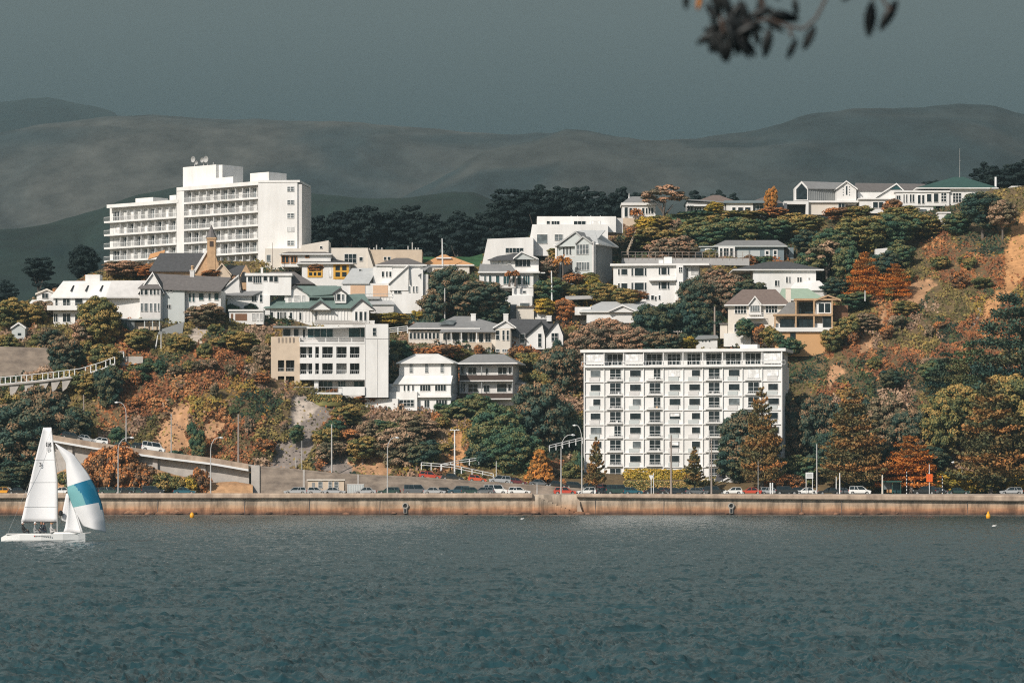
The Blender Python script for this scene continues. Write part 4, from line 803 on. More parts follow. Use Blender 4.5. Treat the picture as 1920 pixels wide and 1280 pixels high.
# =============================================================== SETTING
def colour_mat(key, rough=.85, nscale=.5, namt=.35, bump=.4, squash=1):
    """stored surface colour broken up by noise (rock, soil, dry grass)"""
    m, nt, b = _mat(key)
    at = nt.nodes.new('ShaderNodeAttribute'); at.attribute_name = 'Col'
    tc = nt.nodes.new('ShaderNodeTexCoord'); n = nt.nodes.new('ShaderNodeTexNoise'); n.inputs['Scale'].default_value = nscale; n.inputs['Detail'].default_value = 8; n.inputs['Roughness'].default_value = .7
    mp = nt.nodes.new('ShaderNodeMapping'); mp.inputs['Scale'].default_value = (1, squash, 1.6 if squash < 1 else 1); nt.links.new(tc.outputs['Object'], mp.inputs[0]); nt.links.new(mp.outputs[0], n.inputs[0])
    mr = nt.nodes.new('ShaderNodeMapRange'); mr.inputs[1].default_value = .3; mr.inputs[2].default_value = .7; mr.inputs[3].default_value = 1 - namt; mr.inputs[4].default_value = 1 + namt
    nt.links.new(n.outputs[0], mr.inputs[0])
    mx = nt.nodes.new('ShaderNodeVectorMath'); mx.operation = 'SCALE'
    nt.links.new(at.outputs['Color'], mx.inputs[0]); nt.links.new(mr.outputs[0], mx.inputs['Scale']); nt.links.new(mx.outputs[0], b.inputs['Base Color'])
    b.inputs['Roughness'].default_value = rough; b.inputs['Specular IOR Level'].default_value = .2
    if bump:
        bp = nt.nodes.new('ShaderNodeBump'); bp.inputs['Strength'].default_value = bump; bp.inputs['Distance'].default_value = .5
        nt.links.new(n.outputs[0], bp.inputs['Height']); nt.links.new(bp.outputs[0], b.inputs['Normal'])
    return m
colour_mat('ground'); colour_mat('leaf_cover', nscale=2, namt=.2, bump=0); colour_mat('hill', nscale=.022, namt=.55, bump=0, squash=.12)

def inpoly(px, py, poly):
    ins = np.zeros(px.shape, bool); n = len(poly)
    for i in range(n):
        x0, y0 = poly[i]; x1, y1 = poly[(i + 1) % n]
        c = ((y0 > py) != (y1 > py)) & (px < (x1 - x0) * (py - y0) / (y1 - y0 + 1e-9) + x0)
        ins ^= c
    return ins
TAN, OR, GREY, PALE = (.42, .24, .13), (.48, .25, .11), (.24, .20, .175), (.44, .37, .31)
ROCK = [([(292, 820), (300, 790), (312, 760), (335, 745), (362, 760), (360, 790), (352, 832), (330, 850), (300, 845)], TAN), ([(374, 800), (385, 782), (402, 775), (418, 782), (410, 800), (395, 822), (378, 815)], TAN),
        ([(552, 738), (640, 744), (622, 775), (600, 800), (566, 870), (498, 882), (515, 850), (538, 818), (542, 780)], GREY), ([(556, 745), (600, 748), (585, 785), (550, 800), (545, 775)], PALE),
        ([(835, 880), (842, 830), (850, 812), (862, 815), (872, 850), (878, 880)], OR), ([(640, 892), (655, 866), (690, 852), (728, 856), (742, 880), (735, 894)], TAN), ([(595, 880), (615, 855), (655, 850), (660, 895)], GREY),
        ([(1900, 424), (1925, 398), (2100, 370), (2100, 520), (1918, 525), (1896, 555), (1866, 588), (1830, 614), (1852, 570), (1882, 520), (1890, 470)], OR),
        ([(1692, 545), (1705, 530), (1735, 522), (1762, 530), (1735, 556), (1712, 580), (1696, 572)], TAN), ([(1608, 650), (1614, 632), (1640, 632), (1636, 656), (1612, 662)], TAN), ([(1545, 715), (1560, 694), (1585, 682), (1578, 704), (1556, 728)], TAN),
        ([(1642, 608), (1655, 588), (1672, 572), (1668, 592), (1650, 622)], TAN), ([(1680, 708), (1686, 725), (1694, 742), (1684, 740)], OR), ([(345, 640), (372, 604), (392, 612), (372, 645)], PALE),
        ([(1822, 618), (1840, 575), (1832, 580), (1818, 612)], PALE), ([(250, 880), (300, 850), (300, 870), (260, 895)], TAN)]
def rockmask(px, py):
    wx = px + 14 * (fbm(px * .06, py * .06, 3, 5) - .5) * 2; wy = py + 14 * (fbm(px * .06 + 40, py * .06, 3, 6) - .5) * 2
    idx = np.full(px.shape, -1)
    for i, (p, c) in enumerate(ROCK): idx[inpoly(wx, wy, p)] = i
    return idx
def field(px, py):   # green meadow seen between the houses
    return inpoly(px, py, [(780, 450), (910, 468), (900, 500), (780, 500)])

def terrain():
    pxs = np.arange(-900, 2851, 4.4); nr = 170
    P = np.repeat(pxs[None, :], nr, 0)
    sky = np.interp(pxs, SKYX, SKYY) + 5 * (fbm(pxs * .03, pxs * 0 + 3, 4, 9) - .5)
    t = np.linspace(0, 1, nr)[:, None]
    PY = 926 + (sky[None, :] - 926) * t
    d = D(P, PY)
    Xw = (P - 960) / F * d; Zw = H + (YH - PY) / F * d
    amp = np.clip((926 - PY) / 60, 0, 1)
    rough = fbm(Xw * .12, Zw * .12, 5, 21) - .5; gul = ridged(Xw * .07 + .03 * Zw, Zw * .025, 3, 4) - .5
    rk = rockmask(P, PY)
    d = d + amp * (rough * 3.4 + gul * 1.6) + np.where(rk >= 0, (ridged(Xw * .3, Zw * .12, 4, 8) - .5) * 1.8 + 1.0, 0) * amp
    Xw = (P - 960) / F * D(P, PY)
    V = [np.stack([Xw, d, Zw], -1)]
    # base colours
    c = np.zeros(P.shape + (3,)); n1 = fbm(Xw * .08, Zw * .1, 4, 31)[..., None]
    c[:] = np.array((.11, .075, .04)) * (1 - n1) + np.array((.17, .12, .06)) * n1
    for i, (p, cc) in enumerate(ROCK):
        st = ridged(Xw * .5 + Zw * .1, Zw * .12, 4, 14)[..., None]
        c = np.where((rk == i)[..., None], np.array(cc) * (.72 + .5 * st), c)
    c = np.where(field(P, PY)[..., None], np.array((.03, .085, .035)), c)
    C = [c]
    # far side of the ridge
    back = np.array([6, 20, 45, 80, 120, 170, 240, 340, 480.])
    drop = np.array([0, 1, 3, 6, 10, 16, 30, 60, 95.])
    xb = np.repeat(Xw[-1][None], len(back), 0); db = d[-1][None] + back[:, None]; zb = Zw[-1][None] - drop[:, None] * (1 + .5 * (fbm(xb * .03, db * .03, 3, 2) - .5))
    zb = np.maximum(zb, -4); V.append(np.stack([xb, db, zb], -1)); C.append(np.full(xb.shape + (3,), .05) * np.array([1, .95, .6]))
    V = np.concatenate(V, 0); C = np.concatenate(C, 0); R_, K = V.shape[:2]
    ii = np.arange(R_ - 1)[:, None] * K + np.arange(K - 1)[None]; Q = np.stack([ii, ii + 1, ii + K + 1, ii + K], -1).reshape(-1, 4)
    C4 = np.concatenate([C, np.ones(C.shape[:2] + (1,))], -1).reshape(-1, 4)
    me = npmesh('hillside', V.reshape(-1, 3), Q, 'ground', {'Col': ('POINT', C4)}, smooth=True)
    tag(link(bpy.data.objects.new('hillside', me)), kind='structure')
terrain()

# leafy scrub over the slopes
CP = {'rust': [(.38, .15, .055), (.31, .12, .05), (.42, .21, .09), (.21, .09, .045)], 'olive': [(.23, .175, .06), (.16, .13, .045), (.30, .21, .07), (.10, .09, .035)], 'green': [(.05, .075, .035), (.035, .06, .035), (.09, .10, .04), (.025, .04, .028)],
      'pink': [(.32, .19, .12), (.24, .15, .10), (.17, .11, .08), (.40, .27, .18)], 'yellow': [(.34, .22, .05), (.25, .18, .04), (.20, .16, .05), (.30, .17, .05)]}
def zone_weights(px, py):
    """rust, olive, green, pink, yellow"""
    w = np.zeros(px.shape + (5,)); w[:] = (.12, .42, .34, .08, .04)
    L = (px > 180) & (px < 560) & (py > 600); up = np.clip((py - 620) / 120, 0, 1)
    wl = np.stack([.20 + .52 * up, .42 - .2 * up, .14 - .08 * up, .08 + 0 * up, .16 - .06 * up], -1); w = np.where(L[..., None], wl, w)
    Rt = (px > 1490) & (py > 430) & (py < 830) & (px > 1490 + (640 - py).clip(0) * 1.1); rr_ = np.clip((py - 420) / 160, 0, 1)
    wr = np.stack([.32 + .24 * rr_, .36 - .06 * rr_, .17 - .06 * rr_, .04 + .01 * rr_, .06 + 0 * rr_], -1); w = np.where(Rt[..., None], wr, w)
    U = (px > 1150) & (px < 1760) & (py < 530) & ~Rt; w = np.where(U[..., None], np.array((.10, .36, .42, .08, .04)), w)
    M = (px > 590) & (px < 900) & (py > 740); w = np.where(M[..., None], np.array((.12, .36, .28, .18, .06)), w)
    return w
def cover():
    N = 400000
    px = rng.uniform(-500, 2400, N); py = rng.uniform(345, 905, N)
    sky = np.interp(px, SKYX, SKYY); ok = (py > sky + 1)
    rk = rockmask(px, py); ok &= ((rk < 0) | (rng.random(N) < .05)) & ~field(px, py)
    keep = .25 + .75 * (fbm(px * .05, py * .05, 3, 77) > .36); ok &= rng.random(N) < keep
    ok &= ~((px > 1060) & (px < 1300) & (py > 860)) 
    px, py = px[ok], py[ok]; N = len(px)
    d = D(px, py); x = (px - 960) / F * d; z = H + (YH - py) / F * d
    amp = np.clip((926 - py) / 60, 0, 1)
    dd = d + amp * ((fbm(x * .12, z * .12, 5, 21) - .5) * 3.4 + (ridged(x * .07 + .03 * z, z * .025, 3, 4) - .5) * 1.6)
    bump = np.clip(fbm(x * .42, z * .48, 3, 55) - .34, 0, 1) * 4.6
    lift = rng.random(N) ** .7 * (.25 + bump)
    c = np.stack([x, dd - lift * .75, z + lift * .35 - .1], -1)
    wts = zone_weights(px, py); f1 = np.stack([fbm(x * .11 + 31 * k, z * .13 + 17 * k, 4, 90 + k) for k in range(5)], -1)
    sc_ = np.log(wts + 1e-6) * 1.0 + f1 * 13 + rng.gumbel(size=(N, 5)) * .22; cls = np.argmax(sc_, -1)
    pal = np.array([CP[k] for k in ('rust', 'olive', 'green', 'pink', 'yellow')]); shade = np.clip((fbm(x * .55 + 9, z * .6, 3, 66) - .5) * 8 + 1.5 + rng.normal(size=N) * .7, 0, 3.99).astype(int); colr = pal[cls, np.array([3, 1, 0, 2])[shade]] * rng.uniform(.85, 1.15, (N, 1))
    s = rng.uniform(.16, .40, N); nrm = rng.normal(size=(N, 3)) * .6 + np.array([0, -.75, .55]); nrm /= np.linalg.norm(nrm, axis=1)[:, None]
    V, Q = leafquads(c, nrm, s)
    me = npmesh('scrub', V, Q, 'leaf_cover', {'Col': ('FACE', np.concatenate([colr, np.ones((N, 1))], 1))})
    tag(link(bpy.data.objects.new('scrub', me)), 'low rust, olive and green scrub covering the steep slopes', 'scrub', kind='stuff')
def leafquads(c, n, s, asp=1.5, rg=None):
    g = rg or rng; N = len(c); a = np.cross(n, g.normal(size=(N, 3))); a /= np.linalg.norm(a, axis=1)[:, None] + 1e-9; b = np.cross(n, a)
    s = s[:, None]; q = g.uniform(.5, 1.0, (N, 1))
    V = np.stack([c - a * s * asp * .7, c - b * s * q, c + a * s * asp * .7, c + b * s * q], 1).reshape(-1, 3)
    return V, np.arange(N * 4).reshape(-1, 4)
cover()

# ---- far hills
def e0(a, b): return a[None] * b
def Z_(e, Y): return e * Y
def far_hill(name, sx, sy, d0, dd, colr, colr2, seed, gul=1.0, z0=-2, nx=420, ny=130, hgt=None, fs=.0016):
    """a range whose crest follows (sx, sy) as seen at distance d0+dd; real slopes and gullies, own far side"""
    pxs = np.linspace(-900, 2900, nx); crest = np.interp(pxs, sx, sy)
    dc = d0 + dd; X_ = (pxs - 960) / F * dc; Zt = H + (YH - crest) / F * dc
    Zt = Zt + (fbm(X_ * fs * 6, X_ * 0, 5, seed) - .5) * dd * .006
    t = np.linspace(0, 1.5, ny)[:, None]
    Y = d0 + dd * t + 0 * X_[None]; XX = np.repeat(X_[None], ny, 0) * (Y / dc)
    ec = (Zt - H) / dc; prof = np.where(t <= 1, 1 - (1 - np.clip(t, 0, 1)) ** 1.7, 1 - (t - 1) * 1.6)
    wx = XX + 900 * (fbm(XX * fs * .7, Y * fs * .7, 3, seed + 1) - .5) + .35 * Y; wy = Y + 700 * (fbm(XX * fs * .7 + 5, Y * fs * .7, 3, seed + 2) - .5)
    r_ = ridged(wx * fs, wy * fs * .33, 5, seed + 3); r2 = ridged(wx * fs * 3.1 + 9, wy * fs * 1.1, 4, seed + 8)
    edge = np.sin(np.clip(t, 0, 1) * math.pi)
    e = ec[None] * prof + ((r_ - .62) * .010 * gul + (r2 - .6) * .0055) * edge ** .8
    Z = H + e * Y
    n = fbm(wx * fs * 2.2, wy * fs * .5 + Z * fs * 3, 5, seed + 5); n = np.clip((n - .38) * 4, 0, 1)[..., None]
    C = np.array(colr) * (1 - n) + np.array(colr2) * n
    K = nx; ii = np.arange(ny - 1)[:, None] * K + np.arange(K - 1)[None]; Q = np.stack([ii, ii + 1, ii + K + 1, ii + K], -1).reshape(-1, 4)
    V = np.stack([XX, Y, Z], -1).reshape(-1, 3)
    me = npmesh(name, V, Q, 'hill', {'Col': ('POINT', np.concatenate([C, np.ones(C.shape[:2] + (1,))], -1).reshape(-1, 4))}, smooth=True)
    tag(link(bpy.data.objects.new(name, me)), kind='structure')
far_hill('wooded_hill', [-900, -300, 0, 90, 190, 260, 345, 460, 567, 640, 700, 760, 830, 885, 920, 1000, 1150, 1400, 2900], [560, 500, 432, 418, 388, 366, 346, 352, 366, 369, 375, 375, 364, 362, 374, 400, 430, 470, 560], 1150, 700, (.007, .017, .017), (.013, .026, .022), 3, 1.0, fs=.006)  # cloud shadow on this hill is painted into its very dark greens
far_hill('middle_hill', [-900, 0, 60, 200, 350, 500, 620, 750, 850, 1000, 1100, 1200, 1350, 1500, 1700, 1900, 2900], [260, 246, 232, 217, 219, 223, 226, 240, 246, 249, 254, 275, 300, 330, 350, 360, 400], 2300, 1700, (.022, .033, .036), (.064, .064, .058), 12, 1.25, fs=.0021)
far_hill('right_hill', [-900, 700, 800, 900, 1000, 1060, 1100, 1200, 1300, 1400, 1460, 1530, 1620, 1700, 1800, 1870, 1920, 2100, 2900], [520, 400, 345, 285, 268, 249, 250, 263, 262, 252, 236, 216, 205, 198, 194, 200, 214, 205, 240], 2000, 1400, (.017, .028, .031), (.045, .049, .046), 23, 1.1, fs=.0026)
far_hill('distant_peak', [-900, -200, 0, 50, 90, 130, 180, 214, 230, 300, 700, 2900], [230, 215, 193, 187, 184, 192, 200, 209, 230, 260, 300, 300], 4300, 1500, (.004, .012, .013), (.008, .018, .018), 31, .6, fs=.0015)  # peak lies in shadow; the near-black colours stand in for it

# ---- sea
WAVE = .175
def sea():
    g = np.random.default_rng(4)
    ys = [52.0]
    while ys[-1] < 700: ys.append(ys[-1] * 1.0013 + .01)
    ys.append(701.5); ys = np.array(ys); nx = 860
    u = np.linspace(-.19, .19, nx); XX = u[None] * ys[:, None] * 1.0; YY = np.repeat(ys[:, None], nx, 1)
    Z = np.zeros_like(XX); dy = .0013 * ys[:, None] + .01
    wx_ = XX + .8 * (fbm(XX * .3, YY * .2, 2, 41) - .5) * 4 + .25 * YY; wy_ = YY - .12 * XX + 2.0 * (fbm(XX * .25, YY * .15, 2, 43) - .5) * 2
    gust = .75 + .5 * fbm(XX * .03, YY * .012, 3, 45)
    for i, s_ in enumerate((5.0, 1.6, .95, .6, .4, .26, .17)):
        att = np.clip(s_ * .9 / dy - .7, 0, 1); n_ = vnoise(wx_ / (s_ * 1.15) + 3.1 * i, wy_ / (s_ * .9) + 7.7 * i, 60 + i)
        crest = 1 - np.abs(2 * n_ - 1); Z += WAVE * s_ ** .5 * (.2 if s_ > 2 else .55 if s_ > 1 else 1) * (crest ** 1.8 * .8 + n_ * .2) * att * gust
    Z -= Z.mean()
    ii = np.arange(len(ys) - 1)[:, None] * nx + np.arange(nx - 1)[None]; Q = np.stack([ii, ii + 1, ii + nx + 1, ii + nx], -1).reshape(-1, 4)
    m, nt, b = _mat('sea'); L = nt.links.new
    tc = nt.nodes.new('ShaderNodeTexCoord')
    def noise(sx, sy, scale, det=4):
        mp = nt.nodes.new('ShaderNodeMapping'); mp.inputs['Scale'].default_value = (sx, sy, 1); n = nt.nodes.new('ShaderNodeTexNoise'); n.inputs['Scale'].default_value = scale; n.inputs['Detail'].default_value = det
        L(tc.outputs['Object'], mp.inputs[0]); L(mp.outputs[0], n.inputs[0]); return n
    big = noise(.6, .12, .05, 5); r = nt.nodes.new('ShaderNodeValToRGB'); r.color_ramp.elements[0].position = .35; r.color_ramp.elements[1].position = .7
    r.color_ramp.elements[0].color = (.013, .044, .055, 1); r.color_ramp.elements[1].color = (.017, .050, .060, 1)
    L(big.outputs[0], r.inputs[0]); L(r.outputs[0], b.inputs['Base Color'])
    b.inputs['Roughness'].default_value = .17; b.inputs['IOR'].default_value = 1.33; b.inputs['Specular IOR Level'].default_value = .5
    n1 = noise(1, .7, 2.6, 6); n2 = noise(1, .5, .6, 4)
    ad = nt.nodes.new('ShaderNodeMath'); ad.operation = 'MULTIPLY_ADD'; ad.inputs[1].default_value = 1.6; L(n2.outputs[0], ad.inputs[0]); L(n1.outputs[0], ad.inputs[2])
    bp = nt.nodes.new('ShaderNodeBump'); bp.inputs['Strength'].default_value = .9; bp.inputs['Distance'].default_value = .13; L(ad.outputs[0], bp.inputs['Height']); L(bp.outputs[0], b.inputs['Normal'])
    me = npmesh('sea', np.stack([XX, YY, Z], -1).reshape(-1, 3), Q, 'sea', smooth=True)
    tag(link(bpy.data.objects.new('sea', me)), kind='structure')
    # calm outer sheets so that the bay carries on to the sides and behind the camera
    mb = MB()
    mb.add([(-900, -200, -.03), (900, -200, -.03), (900, 52, -.03), (-900, 52, -.03)], [(0, 1, 2, 3)])
    for s in (-1, 1):
        q = [(s * 9.88, 52, -.03), (s * 900, 52, -.03), (s * 900, 701.5, -.03), (s * 133.2, 701.5, -.03)]
        mb.add(q if s > 0 else q[::-1], [(0, 1, 2, 3)])
    tag(mb.build('outer_sea', 'sea'), kind='structure')
    mb = MB(); mb.add([(-2500, 690, -3), (2500, 690, -3), (2500, 8500, -3), (-2500, 8500, -3)], [(0, 1, 2, 3)]); MATS['leaf_cover']
    tag(mb.build('ground', 'slate_brown'), kind='structure')
sea()

# ---- sea wall, road
def stained(key):
    m, nt, b = _mat(key); L = nt.links.new; tc = nt.nodes.new('ShaderNodeTexCoord'); sp = nt.nodes.new('ShaderNodeSeparateXYZ'); L(tc.outputs['Object'], sp.inputs[0])
    mp = nt.nodes.new('ShaderNodeMapping'); mp.inputs['Scale'].default_value = (1.0, 1, .22); n = nt.nodes.new('ShaderNodeTexNoise'); n.inputs['Scale'].default_value = .55; n.inputs['Detail'].default_value = 8; n.inputs['Roughness'].default_value = .7
    L(tc.outputs['Object'], mp.inputs[0]); L(mp.outputs[0], n.inputs[0])
    n2 = nt.nodes.new('ShaderNodeTexNoise'); n2.inputs['Scale'].default_value = .28; n2.inputs['Detail'].default_value = 7; n2.inputs['Roughness'].default_value = .75
    mp2 = nt.nodes.new('ShaderNodeMapping'); mp2.inputs['Scale'].default_value = (.5, 1, 3.5); L(tc.outputs['Object'], mp2.inputs[0]); L(mp2.outputs[0], n2.inputs[0])
    # height of each stain band wobbles with the noise: weed and rust low down, pale concrete above
    ad = nt.nodes.new('ShaderNodeMath'); ad.operation = 'MULTIPLY_ADD'; ad.inputs[1].default_value = 1.9; L(n2.outputs[0], ad.inputs[0]); L(sp.outputs[2], ad.inputs[2])
    r = nt.nodes.new('ShaderNodeValToRGB'); cr = r.color_ramp
    st_ = ((.0, (.06, .035, .025)), (.10, (.20, .10, .06)), (.22, (.34, .165, .085)), (.34, (.41, .26, .16)), (.52, (.36, .275, .20)), (.8, (.47, .385, .30)))
    while len(cr.elements) < len(st_): cr.elements.new(.9)
    for e, (p, c) in zip(cr.elements, st_): e.position = p; e.color = (*c, 1)
    mr = nt.nodes.new('ShaderNodeMapRange'); mr.inputs[1].default_value = .8; mr.inputs[2].default_value = 5.0; L(ad.outputs[0], mr.inputs[0]); L(mr.outputs[0], r.inputs[0])
    mv = nt.nodes.new('ShaderNodeMapRange'); mv.inputs[1].default_value = .38; mv.inputs[2].default_value = .60; mv.inputs[3].default_value = .5; mv.inputs[4].default_value = 1.25; L(n.outputs[0], mv.inputs[0])
    sc_ = nt.nodes.new('ShaderNodeVectorMath'); sc_.operation = 'SCALE'; L(r.outputs[0], sc_.inputs[0]); L(mv.outputs[0], sc_.inputs['Scale']); L(sc_.outputs[0], b.inputs['Base Color'])
    b.inputs['Roughness'].default_value = .9
    bp = nt.nodes.new('ShaderNodeBump'); bp.inputs['Strength'].default_value = .6; bp.inputs['Distance'].default_value = .12; L(n.outputs[0], bp.inputs['Height']); L(bp.outputs[0], b.inputs['Normal'])
stained('seawall')
solid('coping', (.52, .40, .30), .9, .3, .5, c2=(.27, .20, .15), stretch=(1, 1, .5), bump=.3)
def seawall():
    d = 700.0
    def seg(name, px0, px1, topL, topR, lipL, lipR, label, lip=True):
        root = empty(name, (X((px0 + px1) / 2, d), d, 0), 0, label, 'sea wall', 'sections of the sea wall'); ox = root.location.x
        xa, xb = X(px0, d) - ox, X(px1, d) - ox; n = max(2, int((xb - xa) / 1.5)); m = MB()
        rg = random.Random(name); vs = []
        prof = [(0, -1.5), (.02, .6), (.10, 1.4), (.16, 2.4), (.20, None)]
        for i in range(n + 1):
            t = i / n; x = xa + (xb - xa) * t; zl = Zc(lipL + (lipR - lipL) * t, d) + .02
            for y, z in prof: vs.append((x, y + (0 if z is None else rg.uniform(-.05, .05)), zl if z is None else z))
            vs.append((x, 3.0, zl))
        k = 6; fs = [(i * k + j, (i + 1) * k + j, (i + 1) * k + j + 1, i * k + j + 1) for i in range(n) for j in range(k - 1)]; m.add(vs, fs)
        m.build('wall_face', 'seawall', root, smooth=False)
        if lip:
            c = MB(); vs = []; 
            for i in range(n + 1):
                t = i / n; x = xa + (xb - xa) * t; zt = Zc(topL + (topR - topL) * t, d) + rg.uniform(-.015, .015); zl = Zc(lipL + (lipR - lipL) * t, d)
                vs += [(x, .19, zl), (x, -.50, zl + .04), (x, -.66, zl + .22), (x, -.62, zt - .28), (x, -.42, zt - .06), (x, -.02, zt), (x, .45, zt), (x, .47, zl - .3)]
            k = 8; fs = [(i * k + j, (i + 1) * k + j, (i + 1) * k + j + 1, i * k + j + 1) for i in range(n) for j in range(k - 1)]; fs += [tuple(range(k)), tuple(n * k + j for j in reversed(range(k)))]
            c.add(vs, fs); c.build('coping', 'coping', root)
        for j in range(int((xb - xa) / 17)):      # construction joints
            x = xa + 6 + 17 * j + rg.uniform(-6, 6); q = MB(); q.box(x, x + .07, -.03, .06, .1, Zc(lipL, d) - .12)
            q.build('joint', 'slate_brown', root)
        return root
    L_ = seg('sea_wall', -420, 998, 924, 924, 935, 934, 'long stained concrete sea wall with rounded coping on the left half of the shore')
    R_ = seg('sea_wall', 1082, 2350, 925, 929.5, 933, 944, 'long stained concrete sea wall with sloping coping on the right half of the shore')
    M_ = seg('sea_wall', 998.2, 1081.8, 925, 925, 927, 927, 'short sea wall recess with broken boat steps between the two long copings', lip=False)
    # broken steps in the recess
    m = MB(); ox = M_.location.x
    for i in range(9):
        px = 1003 + i * 8; m.box(X(px, 699.3) - ox, X(px + 8.2, 699.3) - ox, -1.2, -.12, -1, Zc(931 + i * 3.2, 699.3))
    m.build('step', 'seawall', M_); m = MB(); m.prism([(X(1082, d) - ox, -1), (X(1096, d) - ox, -1), (X(1082, d) - ox, 3.2)], -.9, -.6); m.build('fillet', 'coping', M_)
    for px, w_, par in ((760, 1.0, L_), (1371, .9, R_)):
        m = MB(); x = X(px, d) - par.location.x; z = Zc(953, d)
        m.lathe([(.45, -.02), (.62, -.05), (.62, -.35), (.45, -.38), (.40, -.1)], 14, (x, 0, z + .55), axis='y'); m.box(x - .35, x + .35, -.34, -.04, z - .9, z + .05); m.build('drain_outlet', 'kerb_stone', par, fix=True)
        m = MB(); m.box(x - .22, x + .22, -.39, -.355, z - .8, z - .05); m.lathe([(.02, 0), (.34, 0), (.34, -.03), (.02, -.03)], 12, (x, -.1, z + .55), axis='y'); m.build('drain_mouth', 'black', par, fix=True)
    # rubble along the foot
    rg = random.Random(8); 
    for k in range(46):
        px = rg.uniform(-60, 2000); s = rg.uniform(.25, .9) * (1.4 if 960 < px < 1090 or px < 380 else .8); m = MB()
        bm = bmesh.new(); bmesh.ops.create_icosphere(bm, subdivisions=2, radius=s)
        for v in bm.verts: v.co *= 1 + .35 * (vnoise(np.array([v.co.x * 2 + k * 9]), np.array([v.co.z * 2 + v.co.y]), 3)[0] - .5)
        me = bpy.data.meshes.new('boulder'); bm.to_mesh(me); bm.free(); me.materials.append(MATS['seawall'])
        o = link(bpy.data.objects.new('boulder', me)); o.location = (X(px, 699), 699 - rg.uniform(0, .9), rg.uniform(-.15, .12)); o.scale = (1.3, 1, .6); o.rotation_euler = (0, 0, rg.uniform(0, 6))
        PLANTS.append(dict(o=o, px=px, py=963, adj=rg.choice(['small', 'squat']) if s < .6 else 'large', noun='weathered boulder at the foot of the sea wall', cat='boulder', group='boulders at the foot of the sea wall', rel=False))
PLANTS = []
seawall()
def sheets():
    xs = (-170, 170)
    m = MB(); m.box(xs[0], xs[1], 700.47, 704.2, 3.0, 3.93); tag(m.build('promenade', 'pavement'), kind='structure')
    m = MB(); m.box(xs[0], xs[1], 704.35, 714.5, 2.6, 3.80); tag(m.build('road', 'asphalt'), kind='structure')
    m = MB(); m.box(xs[0], xs[1], 704.2, 704.35, 2.8, 3.94); tag(m.build('kerb', 'kerb_stone'), kind='structure')
    m = MB(); m.box(xs[0], xs[1], 714.5, 717.5, 2.8, 3.92); tag(m.build('pavement', 'pavement'), kind='structure')
    m = MB()
    for i in range(70): x = xs[0] + i * 4.8; m.box(x, x + 2, 709.3, 709.45, 3.7, 3.804)
    m.box(xs[0], xs[1], 706.5, 706.6, 3.7, 3.804); tag(m.build('road_markings', 'paint'), kind='structure')
sheets()
RAMP = ([-300, 60, 105, 180, 300, 400, 475, 560, 640, 780, 880, 1000, 1130, 1180], [780, 806, 816, 829, 846, 858, 871, 878, 886, 892, 899, 907, 917, 921])
def rampy(px): return float(np.interp(px, *RAMP))
